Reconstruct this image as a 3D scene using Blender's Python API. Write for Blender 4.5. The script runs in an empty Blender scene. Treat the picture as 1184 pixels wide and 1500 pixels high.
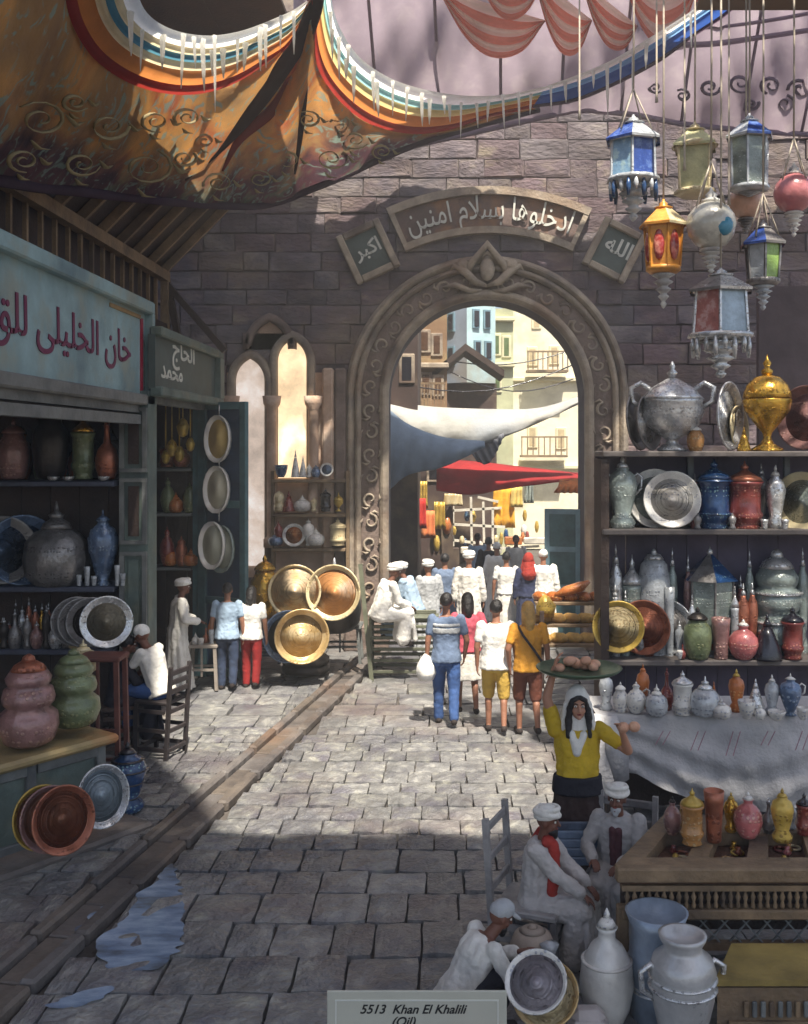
import bpy, bmesh, math, random
import numpy as np
from mathutils import Vector, Matrix, Euler, noise as mnoise
R = math.radians; PI = math.pi
rnd = random.Random(7)
sc = bpy.context.scene
COL = sc.collection

# ------------------------------------------------------------------ camera, sky, sun, exposure
FOC, CH = 1500.0, 3.9
cam_d = bpy.data.cameras.new('camera'); cam = bpy.data.objects.new('camera', cam_d); COL.objects.link(cam)
cam.location = (0, 0, CH); cam.rotation_euler = (R(90), 0, 0)
cam_d.sensor_fit = 'VERTICAL'; cam_d.sensor_height = 36; cam_d.sensor_width = 28.4; cam_d.lens = 36
cam_d.shift_x = -58/1500; cam_d.shift_y = -100/1500
cam_d.clip_start = .1; cam_d.clip_end = 600
sc.camera = cam
SUN_EL, SUN_AZ = R(63), R(-17)            # light travels towards +Y and a little to -X
world = bpy.data.worlds.new("World"); sc.world = world; world.use_nodes = True
wn = world.node_tree.nodes; wl = world.node_tree.links
sky = wn.new('ShaderNodeTexSky'); sky.sky_type = 'NISHITA'; sky.sun_disc = False
sky.sun_elevation = SUN_EL; sky.sun_rotation = R(180-17); sky.dust_density = 2.5; sky.air_density = 1.0
wn['Background'].inputs[1].default_value = .088
wl.new(sky.outputs[0], wn['Background'].inputs[0])
sd = bpy.data.lights.new('sun', 'SUN'); sun = bpy.data.objects.new('sun', sd); COL.objects.link(sun)
sd.energy = 5.0; sd.angle = R(1.1); sd.color = (1, .93, .80)
sun.location = (3, -10, 25)
sdir = Vector((math.sin(SUN_AZ)*math.cos(SUN_EL), math.cos(SUN_AZ)*math.cos(SUN_EL), -math.sin(SUN_EL)))
sun.rotation_euler = sdir.to_track_quat('-Z', 'Y').to_euler()
sc.view_settings.view_transform = 'Standard'; sc.view_settings.look = 'None'
sc.view_settings.exposure = 1.12; sc.view_settings.gamma = 1; sc.view_settings.use_curve_mapping = False
sc.cycles.max_bounces = 8; sc.cycles.diffuse_bounces = 4; sc.cycles.glossy_bounces = 4
sc.cycles.transmission_bounces = 6; sc.cycles.transparent_max_bounces = 6
sc.cycles.caustics_reflective = False; sc.cycles.caustics_refractive = False

# ------------------------------------------------------------------ helpers
def W(px, py, D):                        # a point of the place seen at (px, py) at distance D
    return Vector(((px-650)*D/FOC, D, CH-(py-650)*D/FOC))
def c(r, g, b):
    f = lambda v: (v/255/12.92 if v/255 <= .04045 else ((v/255+.055)/1.055)**2.4)
    return (f(r), f(g), f(b))
MATS = {}
def M(name, col, rough=.6, metal=0, var=.3, scale=5, bump=.25, bscale=None, rv=0, col2=None, trans=0, coat=0, emit=0, uv=False, alpha_glass=0, dirt=None, deco=None):
    if name in MATS: return MATS[name]
    m = bpy.data.materials.new(name); m.use_nodes = True; MATS[name] = m
    n, l = m.node_tree.nodes, m.node_tree.links
    b = n['Principled BSDF']
    tc = n.new('ShaderNodeTexCoord')
    src = tc.outputs['Object']
    oi = n.new('ShaderNodeObjectInfo')
    mp = n.new('ShaderNodeMapping'); l.new(src, mp.inputs[0])
    cr = n.new('ShaderNodeVectorMath'); cr.operation = 'SCALE'; cr.inputs[0].default_value = (13, 7, 29); l.new(oi.outputs['Random'], cr.inputs['Scale']); l.new(cr.outputs[0], mp.inputs['Location'])
    nz = n.new('ShaderNodeTexNoise'); nz.inputs['Scale'].default_value = scale; nz.inputs['Detail'].default_value = 6; nz.inputs['Roughness'].default_value = .62
    l.new(mp.outputs[0], nz.inputs['Vector'])
    rp = n.new('ShaderNodeValToRGB'); rp.color_ramp.elements[0].position = .3; rp.color_ramp.elements[1].position = .7
    a = tuple(x*(1-var) for x in col); d = col2 or tuple(min(1, x*(1+var)) for x in col)
    rp.color_ramp.elements[0].color = (*a, 1); rp.color_ramp.elements[1].color = (*d, 1)
    e = rp.color_ramp.elements.new(.5); e.color = (*col, 1)
    l.new(nz.outputs['Fac'], rp.inputs[0])
    out = rp.outputs[0]
    if dirt:
        n2 = n.new('ShaderNodeTexNoise'); n2.inputs['Scale'].default_value = scale*.37; n2.inputs['Detail'].default_value = 8
        l.new(mp.outputs[0], n2.inputs['Vector'])
        r2 = n.new('ShaderNodeValToRGB'); r2.color_ramp.elements[0].position = .5; r2.color_ramp.elements[1].position = .68
        l.new(n2.outputs['Fac'], r2.inputs[0])
        mx = n.new('ShaderNodeMixRGB'); l.new(r2.outputs[0], mx.inputs[0]); l.new(out, mx.inputs[1]); mx.inputs[2].default_value = (*dirt, 1)
        out = mx.outputs[0]
    eng = None
    if deco:                              # painted or chased rings and small medallions round the vessel
        sp = n.new('ShaderNodeSeparateXYZ'); l.new(src, sp.inputs[0])
        wv = n.new('ShaderNodeTexNoise'); wv.noise_dimensions = '1D'; wv.inputs['Scale'].default_value = 9; wv.inputs['Detail'].default_value = 2; l.new(sp.outputs['Z'], wv.inputs['W'])
        wr = n.new('ShaderNodeValToRGB'); wr.color_ramp.interpolation = 'EASE'; wr.color_ramp.elements[0].position = .52; wr.color_ramp.elements[1].position = .56; l.new(wv.outputs['Fac'], wr.inputs[0])
        vo = n.new('ShaderNodeTexVoronoi'); vo.inputs['Scale'].default_value = deco[1]; vo.inputs['Randomness'].default_value = .55; l.new(mp.outputs[0], vo.inputs['Vector'])
        vr = n.new('ShaderNodeValToRGB'); vr.color_ramp.elements[0].position = .28; vr.color_ramp.elements[0].color = (1, 1, 1, 1); vr.color_ramp.elements[1].position = .40; vr.color_ramp.elements[1].color = (0, 0, 0, 1); l.new(vo.outputs['Distance'], vr.inputs[0])
        ml = n.new('ShaderNodeMath'); ml.operation = 'MULTIPLY'; l.new(wr.outputs[0], ml.inputs[0]); l.new(vr.outputs[0], ml.inputs[1])
        mk = n.new('ShaderNodeMath'); mk.operation = 'MULTIPLY'; mk.inputs[1].default_value = deco[2]; l.new(ml.outputs[0], mk.inputs[0])
        mxd = n.new('ShaderNodeMixRGB'); l.new(mk.outputs[0], mxd.inputs[0]); l.new(out, mxd.inputs[1]); mxd.inputs[2].default_value = (*deco[0], 1); out = mxd.outputs[0]; eng = ml.outputs[0]
    if rv:
        hs = n.new('ShaderNodeHueSaturation')
        m1 = n.new('ShaderNodeMapRange'); m1.inputs['To Min'].default_value = 1-rv; m1.inputs['To Max'].default_value = 1+rv
        l.new(oi.outputs['Random'], m1.inputs[0]); l.new(m1.outputs[0], hs.inputs['Value'])
        m2 = n.new('ShaderNodeMath'); m2.operation = 'MULTIPLY'; m2.inputs[1].default_value = 7.31; l.new(oi.outputs['Random'], m2.inputs[0])
        m3 = n.new('ShaderNodeMath'); m3.operation = 'FRACT'; l.new(m2.outputs[0], m3.inputs[0])
        m4 = n.new('ShaderNodeMapRange'); m4.inputs['To Min'].default_value = .5-.04*min(1, rv*2); m4.inputs['To Max'].default_value = .5+.03*min(1, rv*2)
        l.new(m3.outputs[0], m4.inputs[0]); l.new(m4.outputs[0], hs.inputs['Hue'])
        m5 = n.new('ShaderNodeMapRange'); m5.inputs['To Min'].default_value = .6; m5.inputs['To Max'].default_value = 1.3
        l.new(m3.outputs[0], m5.inputs[0]); l.new(m5.outputs[0], hs.inputs['Saturation'])
        l.new(out, hs.inputs['Color']); out = hs.outputs[0]
    l.new(out, b.inputs['Base Color'])
    b.inputs['Metallic'].default_value = metal
    rr = n.new('ShaderNodeMapRange'); rr.inputs['To Min'].default_value = max(.05, rough-.12); rr.inputs['To Max'].default_value = min(1, rough+.15)
    l.new(nz.outputs['Fac'], rr.inputs[0]); l.new(rr.outputs[0], b.inputs['Roughness'])
    if coat: b.inputs['Coat Weight'].default_value = coat; b.inputs['Coat Roughness'].default_value = .12
    if bump:
        nb = n.new('ShaderNodeTexNoise'); nb.inputs['Scale'].default_value = bscale or scale*4; nb.inputs['Detail'].default_value = 5
        l.new(mp.outputs[0], nb.inputs['Vector'])
        bp = n.new('ShaderNodeBump'); bp.inputs['Strength'].default_value = bump; bp.inputs['Distance'].default_value = .03
        l.new(nb.outputs['Fac'], bp.inputs['Height']); l.new(bp.outputs[0], b.inputs['Normal'])
        if eng is not None:
            b2_ = n.new('ShaderNodeBump'); b2_.inputs['Strength'].default_value = .7; b2_.inputs['Distance'].default_value = .012
            l.new(eng, b2_.inputs['Height']); l.new(bp.outputs[0], b2_.inputs['Normal']); l.new(b2_.outputs[0], b.inputs['Normal'])
    if emit:
        l.new(out, b.inputs['Emission Color']); b.inputs['Emission Strength'].default_value = emit
    if alpha_glass: b.inputs['Transmission Weight'].default_value = alpha_glass; b.inputs['IOR'].default_value = 1.35
    if trans:
        tr = n.new('ShaderNodeBsdfTranslucent'); l.new(out, tr.inputs[0])
        ms = n.new('ShaderNodeMixShader'); ms.inputs[0].default_value = trans
        l.new(b.outputs[0], ms.inputs[1]); l.new(tr.outputs[0], ms.inputs[2]); l.new(ms.outputs[0], n['Material Output'].inputs[0])
    return m

def mesh(name, verts, faces, mat=None, smooth=False, mats=None, mi=None, uvs=None):
    me = bpy.data.meshes.new(name)
    me.from_pydata([tuple(v) for v in verts], [], [tuple(int(i) for i in f) for f in faces])
    for m in (mats or ([mat] if mat else [])): me.materials.append(m)
    if mi is not None: me.polygons.foreach_set('material_index', mi)
    if smooth: me.polygons.foreach_set('use_smooth', [True]*len(me.polygons))
    if uvs is not None:
        ul = me.uv_layers.new(name='UVMap'); idx = np.zeros(len(me.loops), int); me.loops.foreach_get('vertex_index', idx)
        ul.data.foreach_set('uv', np.array(uvs)[idx].ravel())
    me.validate(); me.update()
    return me
def obj(name, me, parent=None, loc=(0, 0, 0), rot=(0, 0, 0), scale=(1, 1, 1)):
    o = bpy.data.objects.new(name, me); COL.objects.link(o)
    if parent: o.parent = parent
    o.location = loc; o.rotation_euler = rot; o.scale = scale
    return o
def tag(o, label=None, cat=None, group=None, kind=None):
    if label: o['label'] = label
    if cat: o['category'] = cat
    if group: o['group'] = group
    if kind: o['kind'] = kind
    return o
def thing(name, label, cat, loc=(0, 0, 0), rz=0, group=None, rot=None):
    o = bpy.data.objects.new(name, None); COL.objects.link(o); o.empty_display_size = .1
    o.location = loc; o.rotation_euler = rot if rot else (0, 0, rz)
    return tag(o, label, cat, group)

class B:                                 # collects shapes into one mesh
    def __init__(s): s.v = []; s.f = []; s.m = []; s.sm = []
    def add(s, v, f, mi=0, sm=False):
        k = len(s.v); s.v += [tuple(x) for x in v]; s.f += [tuple(i+k for i in q) for q in f]; s.m += [mi]*len(f); s.sm += [sm]*len(f); return s
    def box(s, c0, size, rot=None, mi=0, bev=0):
        x, y, z = [d/2 for d in size]
        if bev:
            b_ = min(bev, x*.9, y*.9, z*.9); v = []
            for sx in (-1, 1):
                for sy in (-1, 1):
                    for sz in (-1, 1):
                        v += [(sx*x, sy*(y-b_), sz*(z-b_)), (sx*(x-b_), sy*y, sz*(z-b_)), (sx*(x-b_), sy*(y-b_), sz*z)]
            bm = bmesh.new()
            for q in v: bm.verts.new(q)
            r_ = bmesh.ops.convex_hull(bm, input=bm.verts); bm.verts.index_update()
            bm.verts.ensure_lookup_table()
            v = [tuple(q.co) for q in bm.verts]; f = [tuple(w.index for w in q.verts) for q in bm.faces]; bm.free()
        else:
            v = [(i*x, j*y, k*z) for i in (-1, 1) for j in (-1, 1) for k in (-1, 1)]
            f = [(0, 1, 3, 2), (4, 6, 7, 5), (0, 4, 5, 1), (2, 3, 7, 6), (0, 2, 6, 4), (1, 5, 7, 3)]
        mt = (rot.to_matrix() if isinstance(rot, Euler) else rot) if rot else None
        v = [(mt @ Vector(q) if mt else Vector(q))+Vector(c0) for q in v]
        return s.add(v, f, mi)
    def bar(s, p0, p1, w, h, mi=0, up=(0, 0, 1), bev=0):
        p0, p1 = Vector(p0), Vector(p1); d = (p1-p0); L = d.length; d.normalize()
        u = Vector(up)
        if abs(d.dot(u)) > .98: u = Vector((0, 1, 0))
        x = d.cross(u).normalized(); z = x.cross(d)
        mt = Matrix((x, d, z)).transposed()
        return s.box((p0+p1)/2, (w, L, h), mt, mi, bev)
    def tube(s, pts, rad, n=8, mi=0, cap=True, fl=None):
        pts = [Vector(p) for p in pts]; k = len(pts); V = []; prev = None
        for i, p in enumerate(pts):
            t = (pts[min(i+1, k-1)]-pts[max(i-1, 0)]).normalized()
            if prev is None:
                u = Vector((0, 0, 1)) if abs(t.z) < .9 else Vector((0, 1, 0))
                x = t.cross(u).normalized()
            else: x = (prev-t*prev.dot(t)).normalized()
            prev = x; y = t.cross(x)
            r = rad[i] if isinstance(rad, (list, tuple)) else rad
            for j in range(n):
                a = 2*PI*j/n; V.append(p+x*math.cos(a)*r+y*math.sin(a)*r*(fl or 1))
        F = [(i*n+j, i*n+(j+1) % n, (i+1)*n+(j+1) % n, (i+1)*n+j) for i in range(k-1) for j in range(n)]
        if cap: F += [tuple(range(n))[::-1], tuple((k-1)*n+j for j in range(n))]
        return s.add(V, F, mi, True)
    def lathe(s, prof, n=20, mi=0, c0=(0, 0, 0), lobes=0, la=0, rot=None, sx=1):
        V = []; k = len(prof)
        zs = [p[1] for p in prof]; z0, z1 = min(zs), max(zs)
        for r, z in prof:
            for j in range(n):
                a = 2*PI*j/n; q = r*(1+(la*abs(math.cos(lobes*a/2))-la/2 if lobes else 0))
                v = Vector((q*math.cos(a)*sx, q*math.sin(a), z))
                if rot: v = rot @ v
                V.append(v+Vector(c0))
        F = [(i*n+j, i*n+(j+1) % n, (i+1)*n+(j+1) % n, (i+1)*n+j) for i in range(k-1) for j in range(n)]
        F += [tuple(range(n))[::-1], tuple((k-1)*n+j for j in range(n))]
        return s.add(V, F, mi, True)
    def ball(s, c0, r, n=12, mi=0, rot=None):
        r = (r, r, r) if not isinstance(r, tuple) else r; k = max(5, n//2)
        V = []; 
        for i in range(1, k):
            t = PI*i/k
            for j in range(n):
                a = 2*PI*j/n; v = Vector((r[0]*math.sin(t)*math.cos(a), r[1]*math.sin(t)*math.sin(a), r[2]*math.cos(t)))
                V.append((rot @ v if rot else v)+Vector(c0))
        F = [(i*n+j, (i+1)*n+j, (i+1)*n+(j+1) % n, i*n+(j+1) % n) for i in range(k-2) for j in range(n)]
        for sg, ring in ((1, 0), (-1, k-2)):
            v = Vector((0, 0, sg*r[2])); V.append((rot @ v if rot else v)+Vector(c0)); q = len(V)-1
            F += [((q, ring*n+j, ring*n+(j+1) % n) if sg > 0 else (q, ring*n+(j+1) % n, ring*n+j)) for j in range(n)]
        return s.add(V, F, mi, True)
    def poly(s, outer, axis, t, mi=0):   # prism from a planar outline (list of 3D points) extruded by vector t
        n = len(outer); t = Vector(t); V = [Vector(p) for p in outer]+[Vector(p)+t for p in outer]
        F = [tuple(range(n)), tuple(range(2*n-1, n-1, -1))]+[(i, i+n, (i+1) % n+n, (i+1) % n) for i in range(n)]
        return s.add(V, F, mi)
    def build(s, name, mats, parent=None, loc=(0, 0, 0), rot=(0, 0, 0), scale=(1, 1, 1)):
        mats = mats if isinstance(mats, (list, tuple)) else [mats]
        me = mesh(name, s.v, s.f, mats=mats, mi=s.m)
        if len(me.polygons) == len(s.sm): me.polygons.foreach_set('use_smooth', s.sm)
        return obj(name, me, parent, loc, rot, scale)
def structure(o, label=None):
    o['kind'] = 'structure'; return o
ORD = ['leftmost', 'second from the left', 'third from the left', 'fourth from the left', 'fifth from the left', 'sixth from the left', 'seventh from the left', 'eighth from the left', 'ninth from the left', 'tenth from the left', 'eleventh from the left', 'twelfth from the left', 'thirteenth from the left', 'fourteenth from the left', 'fifteenth from the left', 'sixteenth from the left', 'seventeenth from the left', 'eighteenth from the left']

# ------------------------------------------------------------------ materials
mWood = M('old_dark_wood', c(62, 48, 42), .7, var=.45, scale=3, bump=.4, bscale=30)
mWood2 = M('weathered_oak', c(132, 110, 84), .65, var=.4, scale=4, bump=.4, bscale=25, dirt=c(90, 75, 62))
mGreyWood = M('grey_painted_wood', c(112, 114, 112), .6, var=.3, scale=4, bump=.3, dirt=c(72, 76, 80))
mShelf = M('shelf_board', c(104, 96, 92), .6, var=.3, scale=3, bump=.3)
mTeal = M('blue_green_paint', c(70, 104, 110), .6, var=.3, scale=4, bump=.25, dirt=c(40, 62, 78))
mTealD = M('deep_blue_paint', c(34, 56, 84), .5, var=.35, scale=4, bump=.2)
mGreen = M('grey_green_paint', c(96, 110, 104), .6, var=.3, scale=4, bump=.25, dirt=c(62, 76, 74))
mSign = M('pale_blue_sign_paint', c(140, 168, 172), .6, var=.2, scale=2.5, bump=.15, dirt=c(96, 122, 130))
mSign2 = M('slate_sign_paint', c(78, 88, 84), .6, var=.3, scale=3, bump=.15)
mRed = M('crimson_paint', c(150, 34, 58), .55, var=.2)
mPurple = M('purple_lettering', c(104, 30, 70), .55, var=.15, bump=0)
mChalk = M('chalk_lettering', c(205, 205, 195), .8, var=.15, bump=0)
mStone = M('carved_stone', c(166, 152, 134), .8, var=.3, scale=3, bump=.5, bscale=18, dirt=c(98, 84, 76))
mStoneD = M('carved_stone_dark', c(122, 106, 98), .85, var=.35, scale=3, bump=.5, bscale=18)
mPlaster = M('peach_plaster', c(190, 160, 138), .85, var=.22, scale=2.2, bump=.4, bscale=16, col2=c(216, 196, 178))
mMortar = M('wall_mortar', c(88, 78, 82), .95, var=.35, scale=3, bump=.6, bscale=14)
mBrick = M('wall_stone', c(116, 102, 106), .92, var=.38, scale=1.1, bump=1, bscale=6, rv=.18, col2=c(148, 136, 122), dirt=c(90, 76, 78))
mPaver = M('paving_stone', c(128, 127, 126), .36, var=.33, scale=2.6, bump=1, bscale=9, rv=.2, col2=c(164, 162, 152), dirt=c(100, 98, 104))
mEarth = M('packed_joint_dirt', c(84, 78, 74), .95, var=.4, scale=2, bump=.7, bscale=10)
mKerb = M('kerb_stone', c(104, 96, 90), .6, var=.35, scale=2.5, bump=.7, bscale=10, rv=.15)
mSilver = M('tarnished_silver', c(208, 208, 208), .26, .6, var=.3, scale=7, bump=.35, bscale=16, deco=(c(120, 116, 116), 26, .5))
mPewter = M('dull_pewter', c(140, 136, 134), .36, .5, var=.4, scale=7, bump=.35, bscale=16, deco=(c(86, 82, 84), 24, .5))
mBrass = M('polished_brass', c(206, 160, 66), .24, .75, var=.4, scale=7, bump=.3, bscale=14, deco=(c(120, 78, 30), 24, .55))
mCopper = M('aged_copper', c(168, 104, 80), .34, .5, var=.4, scale=7, bump=.3, bscale=16, deco=(c(96, 52, 40), 24, .5))
mRose = M('rose_glaze', c(150, 112, 108), .3, .15, var=.4, scale=6, bump=.3, coat=.4, deco=(c(196, 158, 140), 20, .6))
mDark = M('dark_bronze', c(62, 56, 52), .35, .6, var=.4, scale=5, bump=.3)
mOlive = M('olive_glaze', c(108, 118, 84), .35, .1, var=.4, scale=6, bump=.3, coat=.4, deco=(c(166, 166, 120), 20, .5))
mBlueG = M('steel_blue_glaze', c(98, 118, 148), .25, .3, var=.4, scale=6, bump=.25, coat=.5, deco=(c(176, 190, 204), 24, .6))
mNavy = M('cobalt_glaze', c(34, 66, 108), .22, .1, var=.45, scale=6, bump=.2, coat=.6, deco=(c(140, 180, 190), 26, .7))
mRedG = M('brick_red_glaze', c(128, 58, 52), .28, .05, var=.45, scale=6, bump=.2, coat=.5, deco=(c(196, 130, 104), 26, .6))
mPink = M('pink_glaze', c(190, 108, 106), .28, 0, var=.4, scale=6, bump=.2, coat=.5, deco=(c(232, 180, 160), 28, .6))
mWhite = M('white_glaze', c(226, 222, 214), .26, 0, var=.16, scale=6, bump=.15, coat=.5, dirt=c(166, 158, 154), deco=(c(120, 130, 160), 30, .5))
mCream = M('cream_glaze', c(214, 198, 158), .35, .1, var=.25, scale=4, bump=.15, coat=.3, dirt=c(176, 148, 98), deco=(c(160, 120, 70), 26, .5))
mGold = M('gold_yellow_glaze', c(196, 164, 78), .32, .3, var=.4, scale=5, bump=.2, deco=(c(136, 96, 44), 26, .6))
mOrange = M('orange_glaze', c(186, 108, 54), .35, .05, var=.4, scale=5, bump=.2, coat=.4, deco=(c(226, 176, 110), 28, .6))
mBlack = M('black_glaze', c(34, 32, 40), .25, .1, var=.4, scale=4, bump=.1, coat=.5)
mIce = M('pale_green_glass', c(168, 180, 174), .18, .1, var=.35, scale=7, bump=.3, coat=.6, alpha_glass=.35, deco=(c(226, 232, 226), 24, .7))
mAmber = M('amber_glass', c(206, 150, 90), .2, 0, var=.4, scale=8, bump=.2, coat=.6, alpha_glass=.3, deco=(c(236, 210, 160), 26, .6))
mClearW = M('milky_glass', c(208, 212, 216), .18, .1, var=.3, scale=8, bump=.25, coat=.6, alpha_glass=.3, deco=(c(130, 140, 156), 26, .5))
mCloth = M('unbleached_cloth', c(196, 194, 190), .9, var=.2, scale=2, bump=.4, bscale=30, trans=.2, dirt=c(166, 162, 162))
mLilac = M('lilac_canvas', c(176, 160, 170), .9, var=.08, scale=3, bump=.3, bscale=40, trans=.5, col2=c(190, 176, 180))
mGrey = M('grey_rag', c(130, 132, 140), .9, var=.3, scale=3)
def stain(m, cols, scale, amount, rough=0):   # weathering that runs across neighbouring stones (world position)
    n, l = m.node_tree.nodes, m.node_tree.links; b = n['Principled BSDF']; src = b.inputs['Base Color'].links[0].from_socket
    ge = n.new('ShaderNodeNewGeometry')
    for q, col in enumerate(cols):
        nz = n.new('ShaderNodeTexNoise'); nz.inputs['Scale'].default_value = scale*(1+.6*q); nz.inputs['Detail'].default_value = 5; nz.inputs['Roughness'].default_value = .6
        of = n.new('ShaderNodeVectorMath'); of.operation = 'ADD'; of.inputs[1].default_value = (17*q, 5*q, 31*q); l.new(ge.outputs['Position'], of.inputs[0]); l.new(of.outputs[0], nz.inputs['Vector'])
        r = n.new('ShaderNodeValToRGB'); r.color_ramp.elements[0].position = .5; r.color_ramp.elements[1].position = .66; r.color_ramp.elements[1].color = (amount, amount, amount, 1); l.new(nz.outputs['Fac'], r.inputs[0])
        mx = n.new('ShaderNodeMixRGB'); l.new(r.outputs[0], mx.inputs[0]); l.new(src, mx.inputs[1]); mx.inputs[2].default_value = (*col, 1); src = mx.outputs[0]
    l.new(src, b.inputs['Base Color'])
    if rough:
        rs = b.inputs['Roughness'].links[0].from_socket; mr = n.new('ShaderNodeMath'); mr.operation = 'MULTIPLY_ADD'; mr.inputs[1].default_value = -rough; l.new(r.outputs[0], mr.inputs[0]); l.new(rs, mr.inputs[2]); l.new(mr.outputs[0], b.inputs['Roughness'])
stain(mBrick, [c(132, 116, 96), c(82, 82, 98), c(74, 60, 62)], .5, .5); stain(mMortar, [c(106, 94, 84), c(74, 74, 84)], .5, .6)
stain(mPaver, [c(120, 104, 98), c(78, 78, 88)], .45, .55, .2); stain(mStone, [c(128, 96, 74), c(96, 92, 96)], .9, .5); stain(mKerb, [c(120, 92, 72), c(60, 56, 58)], .6, .6)
stain(mSign, [c(112, 132, 136), c(150, 150, 132)], 1.1, .6); stain(mGreen, [c(66, 74, 80), c(130, 126, 104)], 1.1, .5)
RING = {}
def ringed(m):
    if m.name in RING: return RING[m.name]
    k = m.copy(); k.name = m.name+'_dish'; RING[m.name] = k; n, l = k.node_tree.nodes, k.node_tree.links; b = n['Principled BSDF']
    tc = n.new('ShaderNodeTexCoord'); sv = n.new('ShaderNodeVectorMath'); sv.operation = 'MULTIPLY'; sv.inputs[1].default_value = (1, 0, 1); l.new(tc.outputs['Object'], sv.inputs[0])
    ln = n.new('ShaderNodeVectorMath'); ln.operation = 'LENGTH'; l.new(sv.outputs[0], ln.inputs[0])
    nz = n.new('ShaderNodeTexNoise'); nz.noise_dimensions = '1D'; nz.inputs['Scale'].default_value = 38; nz.inputs['Detail'].default_value = 2; l.new(ln.outputs['Value'], nz.inputs['W'])
    bp = n.new('ShaderNodeBump'); bp.inputs['Strength'].default_value = .55; bp.inputs['Distance'].default_value = .015; l.new(nz.outputs['Fac'], bp.inputs['Height'])
    if b.inputs['Normal'].links: l.new(b.inputs['Normal'].links[0].from_socket, bp.inputs['Normal'])
    l.new(bp.outputs[0], b.inputs['Normal'])
    src = b.inputs['Base Color'].links[0].from_socket; r = n.new('ShaderNodeValToRGB'); r.color_ramp.elements[0].position = .42; r.color_ramp.elements[0].color = (.62, .6, .58, 1); r.color_ramp.elements[1].position = .56; r.color_ramp.elements[1].color = (1, 1, 1, 1); l.new(nz.outputs['Fac'], r.inputs[0])
    mx = n.new('ShaderNodeMixRGB'); mx.blend_type = 'MULTIPLY'; mx.inputs[0].default_value = .4; l.new(src, mx.inputs[1]); l.new(r.outputs[0], mx.inputs[2]); l.new(mx.outputs[0], b.inputs['Base Color'])
    return k
MR = {'silver': mSilver, 'pewter': mPewter, 'brass': mBrass, 'copper': mCopper, 'rose': mRose, 'dark': mDark, 'olive': mOlive, 'blue': mBlueG, 'navy': mNavy, 'red': mRedG, 'pink': mPink, 'white': mWhite, 'cream': mCream, 'gold': mGold, 'orange': mOrange, 'black': mBlack, 'ice': mIce, 'amber': mAmber, 'milk': mClearW}
# ------------------------------------------------------------------ ground, gutter and paving
g = B(); g.add([(-150, -60, -.05), (150, -60, -.05), (150, 400, -.05), (-150, 400, -.05)], [(0, 1, 2, 3)])
ground = structure(g.build('ground', mEarth))
def gutx(D): return -3.22+(D-8.0)*.160          # centre line of the drain
# flagstone variants: 1 x 1 footprint, top slightly uneven, chamfered
def slab_variant(seed, h):
    r = random.Random(seed); n = 4; V = []; F = []
    q = .014
    base = []
    for j in range(n+1):
        for i in range(n+1):
            x = -.5+i/n; y = -.5+j/n
            ed = (i in (0, n)) or (j in (0, n))
            xx = x*(1-2*q)+r.uniform(-1, 1)*(.014 if ed else .03); yy = y*(1-2*q)+r.uniform(-1, 1)*(.014 if ed else .03)
            if i in (0, n) and j in (0, n): xx *= .975; yy *= .975
            z = h+(r.uniform(-.014, .014) if not ed else -.012+r.uniform(-.01, .006))
            V.append((xx, yy, z))
    for j in range(n):
        for i in range(n): F.append((j*(n+1)+i, j*(n+1)+i+1, (j+1)*(n+1)+i+1, (j+1)*(n+1)+i))
    ring = [i for i in range(n+1)]+[(j+1)*(n+1)+n for j in range(n)]+[n*(n+1)+n-1-i for i in range(n)]+[(n-1-j)*(n+1) for j in range(n-1)]
    k = len(V)
    for i in ring: V.append((V[i][0]*1.02, V[i][1]*1.02, -.06))
    m = len(ring)
    for i in range(m): F.append((ring[i], k+i, k+(i+1) % m, ring[(i+1) % m]))
    return V, F
slabs = [slab_variant(s, .012+.006*(s % 3)) for s in range(8)]
slab_me = [mesh('paving_stone', v, f, mPaver, smooth=False) for v, f in slabs]
cells = []
y = 6.3
rr = random.Random(3)
while y < 30:
    d = (.52 if y < 9.8 else .40 if y < 14 else .6)*rr.uniform(.88, 1.1)
    lo, hi = (-6.0, 4.6) if y < 19.4 else (-1.0, 2.7)
    if y >= 19.4: lo, hi = -3.5, 5.5
    x = lo+rr.uniform(0, .3)
    while x < hi:
        w = (.43 if y < 9.8 else .34 if y < 14 else .6)*rr.uniform(.75, 1.35)
        cx = x+w/2; cy = y+d/2
        gx = gutx(cy)
        xa, xb = x, x+w; ga, gb = gx-.10, gx+.46
        if y > 19 or xb <= ga or xa >= gb: cells.append((cx, cy, w, d, cx < gx))
        else:
            if ga-xa > .1: cells.append(((xa+ga)/2, cy, ga-xa, d, True))
            if xb-gb > .1: cells.append(((gb+xb)/2, cy, xb-gb, d, False))
        x += w
    y += d
def vis(cx, cy):
    px = 650+cx*FOC/cy; py = 650+CH*FOC/cy
    return -10 < px < 1194 and py < 1520 and not (cy > 16.6) and not (px > 900 and py > 1180) and cx > -4.4 and not (px < 170 and 1080 < py < 1240) and not (px > 890 and py < 1160) and not (820 < px < 905 and 1180 < py < 1320)
cells.sort(key=lambda q: (not vis(q[0], q[1]), q[1]))
pav = B(); cnt = 0
for cx, cy, w, d, left in cells:
    k = rr.randrange(8); rz = rr.choice((0, PI))+rr.uniform(-.02, .02)
    if cnt < 298 and vis(cx, cy):
        o = obj('paving_stone', slab_me[k], ground, (cx, cy, rr.uniform(-.008, .012)), (rr.uniform(-.012, .012), rr.uniform(-.012, .012), rz), (w*.985, d*.985, 1)); cnt += 1
    else:
        v, f = slabs[k]; s_ = -1 if rz > 1 else 1; dz = rr.uniform(-.01, .01)
        pav.add([(cx+p[0]*w*.985*s_, cy+p[1]*d*.985*s_, p[2]+dz) for p in v], f)
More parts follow.
